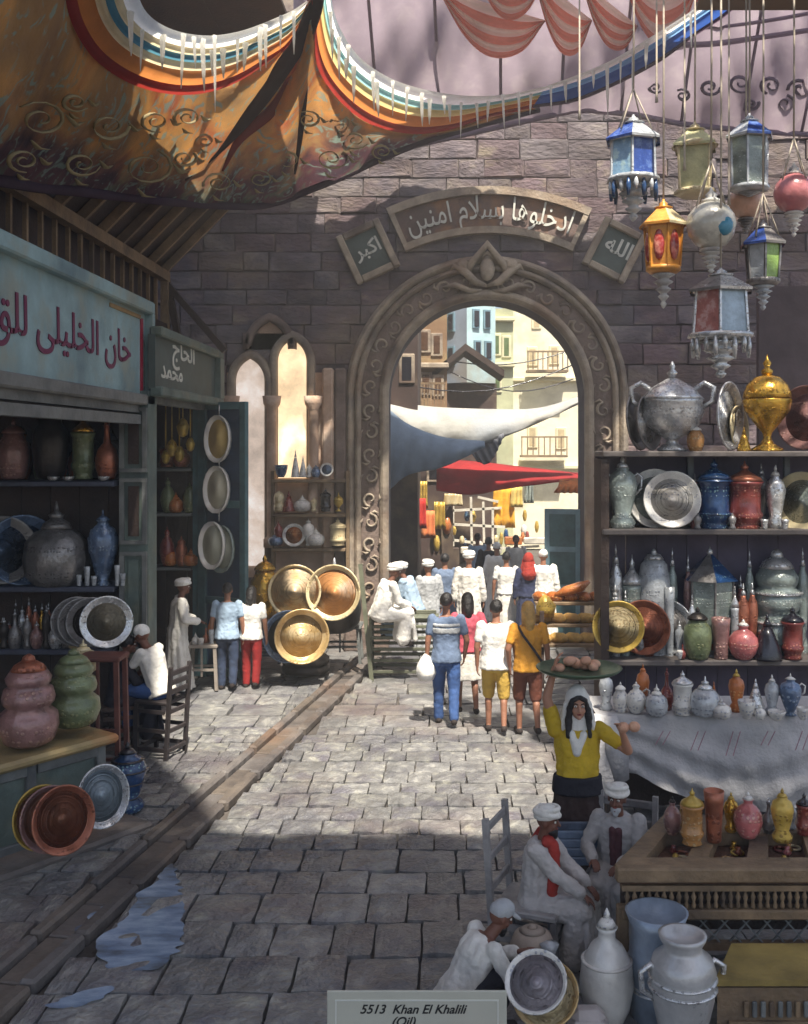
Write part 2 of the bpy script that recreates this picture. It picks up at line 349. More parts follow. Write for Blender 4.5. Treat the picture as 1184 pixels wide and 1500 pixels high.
o = pav.build('small_paving', mPaver, ground); tag(o, kind='stuff')
# the drain: two lines of kerb stones with a sunk channel floor
gut = thing('street_drain', 'long stone drain channel running diagonally from the arch to the lower left', 'drain')
ang = math.atan(.160)
y = 6.5
while y < 18.6:
    L = rr.uniform(.7, 1.05)
    for side, w in ((0, .11), (.36, .13)):
        b = B(); b.box((0, 0, 0), (w, L*.97, .13), bev=.025); b.build('kerb_stone', mKerb, gut, (gutx(y+L/2)+side, y+L/2, .0+rr.uniform(0, .012)), (0, 0, -ang+rr.uniform(-.012, .012)))
    y += L
y = 6.5; 
while y < 18.6:
    L = rr.uniform(.5, .9)
    b = B(); b.box((0, 0, 0), (.22, L*.98, .05), bev=.01); b.build('channel_stone', mKerb, gut, (gutx(y+L/2)+.18, y+L/2, -.02+rr.uniform(-.006, .006)), (0, 0, -ang))
    y += L
# puddle left of centre
def inside_outline(pts, n=90, jit=.05, seed=1):
    r = random.Random(seed); out = []
    k = len(pts)
    for i in range(n):
        t = i/n*k; a = int(t); f = t-a
        p0, p1, p2, p3 = [Vector(pts[(a+q-1) % k]) for q in range(4)]
        v = .5*((2*p1)+(-p0+p2)*f+(2*p0-5*p1+4*p2-p3)*f*f+(-p0+3*p1-3*p2+p3)*f**3)
        out.append((v.x+r.uniform(-jit, jit), v.y+r.uniform(-jit*.35, jit*.35)))
    return out
def streaky(pts, seed):
    r = random.Random(seed); P = inside_outline(pts, 160, 0, seed); y0 = min(p[1] for p in P); y1 = max(p[1] for p in P); n = max(8, int((y1-y0)/.055)); Lf, Rt = [], []
    for i in range(n):
        ya = y0+(y1-y0)*(i+.5)/n; xs = []
        for a, b_ in zip(P, P[1:]+P[:1]):
            if (a[1]-ya)*(b_[1]-ya) <= 0 and a[1] != b_[1]: xs.append(a[0]+(b_[0]-a[0])*(ya-a[1])/(b_[1]-a[1]))
        if len(xs) < 2: continue
        e = .03*(1 if i % 2 else -1)*r.uniform(.2, 1)*min(1, max(xs)-min(xs))
        Lf.append((min(xs)-e*.9+r.uniform(-.03, .03), ya)); Rt.append((max(xs)+e+r.uniform(-.03, .03), ya))
    Q = Rt+Lf[::-1]; out = []
    for i in range(len(Q)):
        p0, p1, p2, p3 = [Vector(Q[(i+q-1) % len(Q)]) for q in range(4)]
        for t in (0, .33, .66): out.append(tuple(.5*((2*p1)+(-p0+p2)*t+(2*p0-5*p1+4*p2-p3)*t*t+(-p0+3*p1-3*p2+p3)*t**3)))
    return out
mPud = M('water_painted_sky_blue', c(130, 152, 182), .08, 0, var=.3, scale=2.2, bump=.25, bscale=4, coat=.8)  # pale blue in the water colour stands in for reflected sky
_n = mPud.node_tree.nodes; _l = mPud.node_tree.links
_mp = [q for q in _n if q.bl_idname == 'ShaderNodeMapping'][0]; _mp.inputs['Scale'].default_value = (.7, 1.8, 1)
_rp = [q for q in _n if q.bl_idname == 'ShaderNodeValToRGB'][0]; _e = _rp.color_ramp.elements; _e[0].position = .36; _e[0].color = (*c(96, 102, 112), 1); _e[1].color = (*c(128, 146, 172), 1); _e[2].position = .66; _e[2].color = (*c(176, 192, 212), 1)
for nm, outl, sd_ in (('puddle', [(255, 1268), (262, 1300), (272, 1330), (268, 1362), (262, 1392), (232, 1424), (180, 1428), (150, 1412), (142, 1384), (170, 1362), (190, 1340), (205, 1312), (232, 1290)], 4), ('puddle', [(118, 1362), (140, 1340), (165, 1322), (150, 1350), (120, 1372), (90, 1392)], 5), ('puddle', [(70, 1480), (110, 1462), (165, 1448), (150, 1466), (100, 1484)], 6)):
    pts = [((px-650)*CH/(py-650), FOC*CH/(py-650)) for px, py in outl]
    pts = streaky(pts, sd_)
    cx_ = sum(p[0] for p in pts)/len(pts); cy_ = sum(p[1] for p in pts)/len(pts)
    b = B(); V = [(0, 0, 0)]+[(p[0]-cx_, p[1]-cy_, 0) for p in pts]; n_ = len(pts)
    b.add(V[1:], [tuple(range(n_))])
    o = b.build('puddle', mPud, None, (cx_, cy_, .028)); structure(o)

# ------------------------------------------------------------------ the great arch wall
YW = 19.5; WT = 1.1
AX, AZ, AR = 63/1500*YW, CH+68/1500*YW, 145/1500*YW      # arch centre and opening radius
def wall_with_arch(x0, x1, ztop, y0, y1, mat, name, parent=None):
    N = 28; arc = [(AX+AR*math.cos(PI-PI*i/N), AZ+AR*math.sin(PI-PI*i/N)) for i in range(N+1)]
    V = []; F = []
    for yy in (y0, y1):
        V += [(x0, yy, -.05), (arc[0][0], yy, -.05), (x0, yy, arc[0][1]), (x0, yy, ztop), (x1, yy, -.05), (arc[-1][0], yy, -.05), (x1, yy, arc[-1][1]), (x1, yy, ztop)]
        V += [(a, yy, z) for a, z in arc]; V += [(a, yy, ztop) for a, z in arc]
    n = 8+2*(N+1)
    def side(o, fl):
        q = [(0, 1, 8, 2), (2, 8, 8+N+1, 3), (5, 4, 6, 8+N), (8+N, 6, 7, 8+2*N+1)]+[(8+i, 8+i+1, 8+N+1+i+1, 8+N+1+i) for i in range(N)]
        return [tuple(o+i for i in (f if not fl else f[::-1])) for f in q]
    F = side(0, False)+side(n, True)
    F += [(8+i, n+8+i, n+8+i+1, 8+i+1) for i in range(N)]
    F += [(1, n+1, n+8, 8), (5, 8+N, n+8+N, n+5), (0, 2, n+2, n), (2, 3, n+3, n+2), (4, n+4, n+6, 6), (6, n+6, n+7, 7), (3, 7, n+7, n+3)]
    return obj(name, mesh(name, V, F, mat), parent)
gate = thing('stone_gate_wall', 'tall brown stone wall pierced by the great round arch', 'wall', (0, 0, 0))
wall_with_arch(-9.5, 9.5, 12.4, YW, YW+WT, mMortar, 'wall_core', gate)
def block_variant(seed):
    r = random.Random(seed+50); e = .06; V = []; kk = 2.2 if seed % 4 == 0 else 1.1
    j = lambda a: r.uniform(-a, a)*kk
    V += [(-.5+j(.015), 0, -.5+j(.03)), (.5+j(.015), 0, -.5+j(.03)), (.5+j(.015), 0, .5+j(.03)), (-.5+j(.015), 0, .5+j(.03))]
    V += [(-.49+j(.01), -.8, -.48+j(.03)), (.49+j(.01), -.8, -.48+j(.03)), (.49+j(.01), -.8, .48+j(.03)), (-.49+j(.01), -.8, .48+j(.03))]
    V += [(-.46+j(.03), -1+j(.2), -.42+j(.05)), (.46+j(.03), -1+j(.2), -.42+j(.05)), (.46+j(.03), -1+j(.2), .42+j(.05)), (-.46+j(.03), -1+j(.2), .42+j(.05)), (j(.2), -1.12+j(.15), j(.1))]
    F = [(0, 1, 5, 4), (1, 2, 6, 5), (2, 3, 7, 6), (3, 0, 4, 7), (4, 5, 9, 8), (5, 6, 10, 9), (6, 7, 11, 10), (7, 4, 8, 11), (8, 9, 12), (9, 10, 12), (10, 11, 12), (11, 8, 12)]
    return V, F
blocks = [block_variant(s) for s in range(10)]
block_me = [mesh('stone_block', v, f, mBrick) for v, f in blocks]
cand = []; z = 0; rr = random.Random(11); row = 0
LX = lambda px: (px-650)*YW/FOC
LZ = lambda py: CH-(py-650)*YW/FOC
while z < 12.3:
    h = rr.uniform(.29, .4); x = -9.4+rr.uniform(0, .7)
    while x < 9.3:
        w = rr.uniform(.45, 1.0)
        # keep clear of the arch and its moulding, clipping blocks that run under it
        zc = z+h/2; half = 0
        R2 = 196/1500*YW
        if zc < AZ: half = R2
        elif zc-AZ < R2: half = math.sqrt(R2*R2-(zc-AZ)**2)
        segs = [(x, x+w)]
        if half:
            l_, r_ = AX-half, AX+half; ns = []
            for a, b2 in segs:
                if b2 <= l_ or a >= r_: ns.append((a, b2))
                else:
                    if a < l_: ns.append((a, l_))
                    if b2 > r_: ns.append((r_, b2))
            segs = ns
        l_, r_ = LX(333), LX(505)      # lancet niche panel
        if LZ(845) < zc < LZ(548):
            ns = []
            for a, b2 in segs:
                if b2 <= l_ or a >= r_: ns.append((a, b2))
                else:
                    if a < l_-.1: ns.append((a, l_))
                    if b2 > r_+.1: ns.append((r_, b2))
            segs = ns
        for a, b2 in segs:
            if b2-a > .16: cand.append((a, b2, z, h))
        x += w
    z += h
def visb(a, b2, z, h):
    px = 650+(a+b2)/2*FOC/YW; py = 650-(z+h/2-CH)*FOC/YW
    if py > 950 or py < 120 or px > 1200: return False
    low = np.interp(px, [230, 370, 420, 500, 600, 830, 960, 1184], [300, 302, 292, 258, 215, 155, 165, 175])
    if py < low-10: return False
    if px < 245 or (px < 330 and py > 500) or (px > 880 and py > 655): return False
    return True
stf = B(); cnt = 0
for a, b2, z, h in sorted(cand, key=lambda q: -(q[1]-q[0])):
    k = rr.randrange(10); x = (a+b2)/2; w = b2-a
    if visb(a, b2, z, h) and cnt < 296:
        obj('stone_block', block_me[k], gate, (x, YW-.002, z+h/2), (0, 0, 0), (w*.992, .035*rr.uniform(.4, 1.8), h*.983)); cnt += 1
    else:
        v, f = blocks[k]; t = .045*rr.uniform(.6, 1.6)
        stf.add([(x+p[0]*w*.97, YW-.002+p[1]*t, z+h/2+p[2]*h*.94) for p in v], f)
tag(stf.build('wall_stonework', mBrick, gate), kind='stuff')

# arch surround
surround = thing('arch_surround', 'carved stone moulding with scrolls framing the round archway', 'arch', (AX, YW, 0))
def arch_sweep(r_in, r_out, y_front, mat, name, bulge=0, parent=None, down=0):
    N = 48; prof = []
    m = 5
    for i in range(m+1):
        t = i/m; prof.append((r_in+(r_out-r_in)*t, y_front-bulge*math.sin(PI*t)))
    prof = [(r_in, .02)]+prof+[(r_out, .02)]
    path = [(-1, down, 0)]+[(0, 0, a) for a in [PI-PI*i/N for i in range(N+1)]]+[(1, down, 0)]
    V = []
    for kind, dn, a in path:
        for r_, yy in prof:
            if kind == 0: V.append((r_*math.cos(a), yy, AZ+r_*math.sin(a)))
            else: V.append((kind*r_, yy, dn))
    k = len(prof); F = [(i*k+j, (i+1)*k+j, (i+1)*k+j+1, i*k+j+1) for i in range(len(path)-1) for j in range(k-1)]
    me = mesh(name, V, [f[::-1] for f in F], mat, smooth=False)
    return obj(name, me, parent)
s_ = YW/FOC
arch_sweep(143*s_, 156*s_, -.16, mStone, 'inner_roll', .07, surround)
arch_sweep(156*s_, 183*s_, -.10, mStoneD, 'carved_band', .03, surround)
arch_sweep(183*s_, 192*s_, -.17, mStone, 'middle_roll', .06, surround)
arch_sweep(192*s_, 206*s_, -.12, mStone, 'outer_roll', .12, surround)
# scroll ornaments in the carved band
def scroll_me(seed):
    b = B(); r = random.Random(seed)
    pts = []; 
    for i in range(15):
        t = i/14; a = t*3.9*PI*.5+r.uniform(-.05, .05); q = .15*(1-t*.78)
        pts.append((q*math.cos(a), -.02-.02*t, q*math.sin(a)))
    b.tube(pts, [.030*(1-.45*i/14) for i in range(15)], 6)
    b.tube([(.14, -.02, .0), (.19, -.035, .08), (.15, -.02, .17)], [.012, .03, .006], 6)
    b.tube([(.05, -.02, -.14), (-.02, -.04, -.19), (-.1, -.02, -.17)], [.008, .028, .006], 6)
    return b
sm = []
for s in range(4):
    b = scroll_me(s); sm.append(mesh('scroll', b.v, b.f, mStone, smooth=True))
RB = 169.5*s_
N = 17
for i in range(N):
    a = PI-PI*(i+.5)/N
    if abs(a-PI/2) < .16: continue
    obj('scroll', sm[i % 4], surround, (RB*math.cos(a), -.11, AZ+RB*math.sin(a)), (0, -a+PI/2+(PI if i % 2 else 0), 0), (1 if i % 2 else -1, .8, 1.05))
for sx in (-1, 1):
    for i in range(9):
        obj('scroll', sm[i % 4], surround, (sx*RB, -.12, AZ-.25-i*.42), (0, PI/2 if i % 2 else -PI/2, 0), (sx, 1.2, 1))
# keystone palmette
kz = AZ+190*s_
b = B()
b.tube([(-.38, -.22, -.1), (-.3, -.3, .12), (0, -.34, .48), (.3, -.3, .12), (.38, -.22, -.1)], [.04, .07, .085, .07, .04], 8)
b.ball((0, -.26, .02), (.15, .12, .22), 12)
b.tube([(-.16, -.24, .22), (0, -.3, .33), (.16, -.24, .22)], .04, 6)
o = b.build('keystone', mStone, surround, (0, 0, kz-.1))
for sx in (-1, 1):
    b = B()
    b.tube([(0, -.2, -.28), (.22*sx, -.3, -.22), (.42*sx, -.26, -.02), (.62*sx, -.2, .1), (.7*sx, -.16, -.02)], [.03, .075, .085, .055, .02], 8)
    b.tube([(.1*sx, -.2, -.36), (.32*sx, -.26, -.38), (.6*sx, -.22, -.26), (.85*sx, -.16, -.3)], [.02, .05, .055, .015], 8)
    b.ball((.46*sx, -.22, .1), (.13, .09, .13), 10)
    b.build('acanthus_leaf', mStone, surround, (0, 0, kz-.1))
# jamb plinths
for sx in (-1, 1):
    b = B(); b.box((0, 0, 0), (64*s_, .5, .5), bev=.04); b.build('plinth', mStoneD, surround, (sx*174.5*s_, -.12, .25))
# Arabic shaping: letters -> presentation forms, in visual order
AF = {'ا': (0xFE8D, 0xFE8E, 0, 0), 'أ': (0xFE83, 0xFE84, 0, 0), 'آ': (0xFE81, 0xFE82, 0, 0), 'ب': (0xFE8F, 0xFE90, 0xFE91, 0xFE92), 'ت': (0xFE95, 0xFE96, 0xFE97, 0xFE98), 'ج': (0xFE9D, 0xFE9E, 0xFE9F, 0xFEA0), 'ح': (0xFEA1, 0xFEA2, 0xFEA3, 0xFEA4), 'خ': (0xFEA5, 0xFEA6, 0xFEA7, 0xFEA8), 'د': (0xFEA9, 0xFEAA, 0, 0), 'ر': (0xFEAD, 0xFEAE, 0, 0), 'س': (0xFEB1, 0xFEB2, 0xFEB3, 0xFEB4), 'ع': (0xFEC9, 0xFECA, 0xFECB, 0xFECC), 'ف': (0xFED1, 0xFED2, 0xFED3, 0xFED4), 'ق': (0xFED5, 0xFED6, 0xFED7, 0xFED8), 'ك': (0xFED9, 0xFEDA, 0xFEDB, 0xFEDC), 'ل': (0xFEDD, 0xFEDE, 0xFEDF, 0xFEE0), 'م': (0xFEE1, 0xFEE2, 0xFEE3, 0xFEE4), 'ن': (0xFEE5, 0xFEE6, 0xFEE7, 0xFEE8), 'ه': (0xFEE9, 0xFEEA, 0xFEEB, 0xFEEC), 'و': (0xFEED, 0xFEEE, 0, 0), 'ى': (0xFEEF, 0xFEF0, 0, 0), 'ي': (0xFEF1, 0xFEF2, 0xFEF3, 0xFEF4)}
def shape(s):
    out = []; i = 0; prev_join = False
    while i < len(s):
        ch = s[i]
        if ch not in AF: out.append(ch); prev_join = False; i += 1; continue
        if ch == 'ل' and i+1 < len(s) and s[i+1] in 'اآأ':
            out.append(chr({'ا': 0xFEFB, 'آ': 0xFEF5, 'أ': 0xFEF7}[s[i+1]]+(1 if prev_join else 0))); prev_join = False; i += 2; continue
        f = AF[ch]; nxt = i+1 < len(s) and s[i+1] in AF and f[2]
        out.append(chr((f[3] if nxt else f[1]) if prev_join else (f[2] if nxt else f[0])))
        prev_join = bool(nxt); i += 1
    return ''.join(reversed(out))
def text_mesh(txt, size, depth=.01, bold=0, shear=0, align='CENTER'):
    cu = bpy.data.curves.new('lettering', 'FONT'); cu.body = txt; cu.size = size; cu.extrude = depth; cu.offset = bold; cu.shear = shear
    cu.align_x = align; cu.align_y = 'CENTER'; cu.resolution_u = 8
    o = bpy.data.objects.new('lettering', cu); COL.objects.link(o)
    dg = bpy.context.evaluated_depsgraph_get(); me = bpy.data.meshes.new_from_object(o.evaluated_get(dg))
    bpy.data.objects.remove(o); me.materials.clear(); me.name = 'lettering'
    return me
def verts_np(me):
    a = np.zeros(len(me.vertices)*3); me.vertices.foreach_get('co', a); return a.reshape(-1, 3)
def set_verts(me, a): me.vertices.foreach_set('co', a.ravel()); me.update()
# inscription panel: arc slab with raised border
ICX, ICZ = LX(716), LZ(636)
def arc_panel(r0, r1, a0, a1, y0, y1, n=24):
    V = []; 
    for i in range(n+1):
        a = a0+(a1-a0)*i/n
        for r_, yy in ((r0, y1), (r0, y0), (r1, y0), (r1, y1)): V.append((r_*math.cos(a), yy, r_*math.sin(a)))
    F = [(i*4+j, (i+1)*4+j, (i+1)*4+(j+1) % 4, i*4+(j+1) % 4) for i in range(n) for j in range(4)]
    F += [(3, 2, 1, 0), (n*4, n*4+1, n*4+2, n*4+3)]
    return V, F
insc = thing('stone_inscription', 'long curved stone panel with Arabic inscription above the arch', 'inscription', (ICX, YW, ICZ))
mPanel = M('inscription_stone', c(112, 94, 88), .8, var=.3, scale=1.5, bump=.4, bscale=14, col2=c(160, 118, 86))
a0, a1 = R(90+24.5), R(90-24.5)
r0, r1 = 292*s_, 360*s_
b = B(); b.add(*arc_panel(r0+.06, r1-.06, a0-.012, a1+.012, -.09, 0)); b.build('panel_field', mPanel, insc)
for (q0, q1, u0, u1) in ((r1-.15, r1, a0, a1), (r0, r0+.13, a0, a1)):
    b = B(); b.add(*arc_panel(q0, q1, u0, u1, -.2, 0)); b.build('panel_border', mStone, insc)
for u in (a0, a1):
    d = .022*(1 if u == a0 else -1)
    b = B(); b.add(*arc_panel(r0+.131, r1-.151, u, u-d, -.19, 0, 2)); b.build('panel_border', mStone, insc)
me = text_mesh(shape('ادخلوها بسلام آمنين'), .62, .012, .002)
a = verts_np(me); rm = (r0+r1)/2-.02; w_ = a[:, 0].max()-a[:, 0].min(); a[:, 0] -= (a[:, 0].max()+a[:, 0].min())/2
a[:, 0] *= (R(43)*rm)/w_; a[:, 1] -= (a[:, 1].max()+a[:, 1].min())/2
th = PI/2-a[:, 0]/rm; rad = rm+a[:, 1]
set_verts(me, np.stack([rad*np.cos(th), -.125-a[:, 2], rad*np.sin(th)], 1)); me.materials.append(mChalk)
obj('lettering', me, insc)
for px, py, rot, tx, lb in ((540, 370, -25, 'اكبر', 'left tilted square stone plaque with short Arabic inscription beside the curved panel'), (899, 368, 27, 'الله', 'right tilted square stone plaque with short Arabic inscription beside the curved panel')):
    t = thing('inscription_plaque', lb, 'inscription', (LX(px), YW, LZ(py)), rot=(0, R(rot), 0))
    wd, ht = 68*s_, 76*s_
    b = B(); b.box((0, -.05, 0), (wd-.1, .1, ht-.1)); b.build('panel_field', mSign2, t)
    for sx in (-1, 1):
        b = B(); b.box((sx*(wd/2-.06), -.1, 0), (.13, .2, ht), bev=.02); b.build('panel_border', mStone, t)
        b = B(); b.box((0, -.098, sx*(ht/2-.06)), (wd-.262, .19, .13), bev=.02); b.build('panel_border', mStone, t)
    me = text_mesh(shape(tx), .5, .01, .01); a = verts_np(me); a[:, 0] -= a[:, 0].mean(); a[:, 1] -= a[:, 1].mean()
    a *= .52/(a[:, 0].max()-a[:, 0].min()); set_verts(me, np.stack([a[:, 0], -.11-a[:, 2]*.3, a[:, 1]], 1)); me.materials.append(mChalk)
    obj('lettering', me, t)

# ------------------------------------------------------------------ lancet niche left of the arch; added pane glow imitates light falling there
nic = thing('lancet_window', 'group of three pointed lancet windows given an added warm glow in the wall left of the arch', 'window', (0, YW, 0))
mGlow = M('warm_pane_added_glow', c(214, 186, 148), .7, var=.4, scale=1.2, bump=.5, col2=c(238, 216, 182), emit=.85)
mGlow2 = M('pale_pane_added_glow', c(196, 178, 164), .7, var=.35, scale=1.6, bump=.5, col2=c(222, 214, 208), emit=.5)
b = B(); b.box((LX(419), -.02, LZ(696)), (172*s_, .04, 300*s_)); b.build('niche_back', mPlaster, nic)
def lancet(cx, top, bot, w):             # outline in world coordinates: pointed arch
    x0, x1 = LX(cx-w/2), LX(cx+w/2); zt, zb = LZ(top), LZ(bot); hw = (x1-x0)/2; xm = (x0+x1)/2
    rise = hw*1.45; sp = zt-rise; P = [(x0, zb)]
    k_ = .5*hw; Rr = hw+k_; a1_ = math.acos(-k_/Rr); sp = zt-Rr*math.sin(a1_)
    for i in range(9):
        a_ = PI+(a1_-PI)*i/8; P.append((xm+k_+Rr*math.cos(a_), sp+Rr*math.sin(a_)))
    P += [(2*xm-x, z) for x, z in P[::-1][1:]]
    return P
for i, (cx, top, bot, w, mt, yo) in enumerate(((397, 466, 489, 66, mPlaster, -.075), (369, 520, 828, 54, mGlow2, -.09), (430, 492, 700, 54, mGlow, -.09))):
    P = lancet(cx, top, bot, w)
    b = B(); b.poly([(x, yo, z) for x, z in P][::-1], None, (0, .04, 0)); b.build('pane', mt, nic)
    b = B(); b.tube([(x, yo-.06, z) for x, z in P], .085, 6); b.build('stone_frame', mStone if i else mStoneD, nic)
for px, w in ((401, 12), (341, 14), (461, 16)):
    b = B(); b.lathe([(.16, 0), (.16, .15), (.1, .2), (.1, 2.6), (.16, 2.7), (.18, 2.85)], 12); b.build('column', mPlaster, nic, (LX(px), -.2, LZ(800)))
for px, h_, mt in ((482, 330, mPlaster), (500, 330, mStoneD)):
    b = B(); b.box((LX(px), -.12, LZ(540)-h_*s_/2), (17*s_, .2, h_*s_), bev=.04); b.build('pilaster', mt, nic)
# ------------------------------------------------------------------ overhead canopy, awnings
def spl(pts, n):                         # Catmull-Rom through points, n samples by chord length
    P = [Vector(p) for p in pts]; P = [2*P[0]-P[1]]+P+[2*P[-1]-P[-2]]; out = []
    for i in range(1, len(P)-2):
        for q in range(24):
            t = q/24; out.append(.5*((2*P[i])+(-P[i-1]+P[i+1])*t+(2*P[i-1]-5*P[i]+4*P[i+1]-P[i+2])*t*t+(-P[i-1]+3*P[i]-3*P[i+1]+P[i+2])*t**3))
    out.append(P[-2]); L = [0]
    for a, b2 in zip(out, out[1:]): L.append(L[-1]+(b2-a).length)
    res = []; j = 0
    for k in range(n):
        s = L[-1]*k/(n-1)
        while j < len(L)-2 and L[j+1] < s: j += 1
        f = (s-L[j])/max(1e-9, L[j+1]-L[j]); res.append(out[j].lerp(out[j+1], min(1, max(0, f))))
    return res
XL = [-80, 0, 100, 200, 300, 370, 420, 500, 600, 700, 830, 900, 1000, 1090, 1250]
YL = [256, 265, 278, 290, 300, 302, 292, 258, 215, 180, 150, 125, 60, 0, -60]
YL2 = [y if x <= 830 else 150 for x, y in zip(XL, YL)]
def can_D(px, py):
    dl = np.interp(px, [-80, 0, 150, 400, 850, 1250], [8.8, 9.4, 12.0, 17.0, 18.2, 17.2]); k = np.interp(px, [0, 400], [.008, .0155])
    return dl-(np.interp(px, XL, YL2)-py)*k
def canP(px, py, off=0):
    D = can_D(px, py)+off
    return W(px, py, D)
canopy = thing('painted_canopy', 'huge patterned orange and brown tent cloth with two scalloped openings overhead', 'canopy')
def can_mat():
    m = bpy.data.materials.new('patterned_tent_cloth'); m.use_nodes = True; n, l = m.node_tree.nodes, m.node_tree.links; b = n['Principled BSDF']
    uv = n.new('ShaderNodeUVMap'); tc = n.new('ShaderNodeTexCoord')
    nz = n.new('ShaderNodeTexNoise'); nz.inputs['Scale'].default_value = .55; nz.inputs['Detail'].default_value = 7; nz.inputs['Distortion'].default_value = .8; l.new(tc.outputs['Object'], nz.inputs[0])
    rp = n.new('ShaderNodeValToRGB'); E = rp.color_ramp.elements
    E[0].position = .28; E[0].color = (*c(120, 92, 76), 1); E[1].position = .74; E[1].color = (*c(234, 178, 104), 1)
    for p, q in ((.42, c(172, 132, 84)), (.52, c(212, 154, 88)), (.62, c(176, 98, 66))): e = E.new(p); e.color = (*q, 1)
    l.new(nz.outputs['Fac'], rp.inputs[0])
    # darker plum and grey tones towards the lower hem
    sp = n.new('ShaderNodeSeparateXYZ'); l.new(uv.outputs[0], sp.inputs[0])
    n2 = n.new('ShaderNodeTexNoise'); n2.inputs['Scale'].default_value = 2.2; n2.inputs['Detail'].default_value = 6; l.new(tc.outputs['Object'], n2.inputs[0])
    ad = n.new('ShaderNodeMath'); ad.operation = 'MULTIPLY_ADD'; ad.inputs[1].default_value = .55; l.new(n2.outputs['Fac'], ad.inputs[0]); l.new(sp.outputs['Y'], ad.inputs[2])
    r2 = n.new('ShaderNodeValToRGB'); r2.color_ramp.elements[0].position = .38; r2.color_ramp.elements[0].color = (1, 1, 1, 1); r2.color_ramp.elements[1].position = .72; r2.color_ramp.elements[1].color = (0, 0, 0, 1)
    l.new(ad.outputs[0], r2.inputs[0])
    r3 = n.new('ShaderNodeValToRGB'); E = r3.color_ramp.elements; E[0].position = .35; E[0].color = (*c(74, 58, 68), 1); E[1].position = .7; E[1].color = (*c(132, 112, 104), 1); e = E.new(.52); e.color = (*c(104, 66, 74), 1); e = E.new(.6); e.color = (*c(96, 104, 92), 1)
    l.new(n2.outputs['Fac'], r3.inputs[0])
    mx = n.new('ShaderNodeMixRGB'); l.new(r2.outputs[0], mx.inputs[0]); l.new(rp.outputs[0], mx.inputs[1]); l.new(r3.outputs[0], mx.inputs[2])
    # faded teal flecks of the woven pattern
    n3 = n.new('ShaderNodeTexNoise'); n3.inputs['Scale'].default_value = 3.4; n3.inputs['Detail'].default_value = 3; n3.inputs['Distortion'].default_value = 2.2; l.new(tc.outputs['Object'], n3.inputs[0])
    r4 = n.new('ShaderNodeValToRGB'); r4.color_ramp.elements[0].position = .56; r4.color_ramp.elements[1].position = .64; r4.color_ramp.elements[1].color = (.8, .8, .8, 1); l.new(n3.outputs['Fac'], r4.inputs[0])
    m4 = n.new('ShaderNodeMixRGB'); l.new(r4.outputs[0], m4.inputs[0]); l.new(mx.outputs[0], m4.inputs[1]); m4.inputs[2].default_value = (*c(136, 158, 146), 1)
    l.new(m4.outputs[0], b.inputs['Base Color']); b.inputs['Roughness'].default_value = .85
    bp = n.new('ShaderNodeBump'); bp.inputs['Strength'].default_value = .8; bp.inputs['Distance'].default_value = .12; l.new(n2.outputs['Fac'], bp.inputs['Height']); l.new(bp.outputs[0], b.inputs['Normal'])
    tr = n.new('ShaderNodeBsdfTranslucent'); l.new(m4.outputs[0], tr.inputs[0]); ms = n.new('ShaderNodeMixShader'); ms.inputs[0].default_value = .5
    l.new(b.outputs[0], ms.inputs[1]); l.new(tr.outputs[0], ms.inputs[2]); l.new(ms.outputs[0], n['Material Output'].inputs[0])
    return m
mCan = can_mat()
def cloth_mat(name, col, trans=.65, var=.12): return M(name, col, .85, var=var, scale=2.5, bump=.4, bscale=22, trans=trans)
kW = cloth_mat('white_hem_cloth', c(246, 244, 238), .85); kC = cloth_mat('cream_stripe_cloth', c(222, 204, 164)); kT = cloth_mat('teal_stripe_cloth', c(82, 130, 146)); kO = cloth_mat('orange_stripe_cloth', c(204, 130, 70)); kR = cloth_mat('dark_red_stripe_cloth', c(150, 50, 42)); kB = cloth_mat('brown_stripe_cloth', c(70, 44, 42)); kA = cloth_mat('aqua_stripe_cloth', c(150, 196, 196)); kY = cloth_mat('straw_stripe_cloth', c(220, 200, 138)); kBl = cloth_mat('blue_stripe_cloth', c(54, 88, 160)); kLb = cloth_mat('sky_stripe_cloth', c(132, 178, 222)); kP = cloth_mat('plum_stripe_cloth', c(96, 74, 92))
def loft(name, A, Bc, mat, off0=0, bulge=.12, rows=4, parent=canopy, wob=0, seed=0):
    """cloth strip between two curves given in the canopy sheet's own coordinates"""
    V = []; UV = []; n = len(A); ph = seed*1.7
    for i in range(n):
        for j in range(rows+1):
            t = j/rows; p = A[i].lerp(Bc[i], t)
            V.append(canP(p.x, p.y, off0-bulge*math.sin(PI*t)+wob*math.sin(i*.55+ph+2*t)*math.sin(PI*t))); UV.append((i/n, t))
    k = rows+1; F = [(i*k+j, i*k+j+1, (i+1)*k+j+1, (i+1)*k+j) for i in range(n-1) for j in range(rows)]
    o = obj(name, mesh(name, V, F, mat, smooth=True, uvs=UV), parent)
    return o
def bands(inner, outer, table, n=60, seed=0):
    I = spl(inner, n); O = spl(outer, n)
    for q, (t0, t1, mat) in enumerate(table):
        A = [a.lerp(b2, t0) for a, b2 in zip(I, O)]; Bc = [a.lerp(b2, t1) for a, b2 in zip(I, O)]
        loft('stripe', A, Bc, mat, off0=-.05-.02*(q % 2), bulge=.10 if q else .16, seed=seed+q, wob=.012)
    return I, O
H1i = [(196, -75), (200, -20), (215, 18), (250, 42), (300, 52), (350, 46), (400, 28), (440, 8), (480, -30), (500, -75)]
H1o = [(92, -75), (95, -10), (108, 40), (140, 88), (195, 124), (262, 139), (325, 130), (380, 100), (430, 55), (472, -75)]
I1, O1 = bands(H1i, H1o, [(0, .22, kW), (.22, .34, kC), (.34, .46, kT), (.46, .6, kC), (.6, .84, kO), (.84, 1, kR)])
H2i = [(482, -75), (484, -20), (493, 28), (520, 76), (560, 108), (610, 128), (680, 140), (745, 138), (800, 126)]
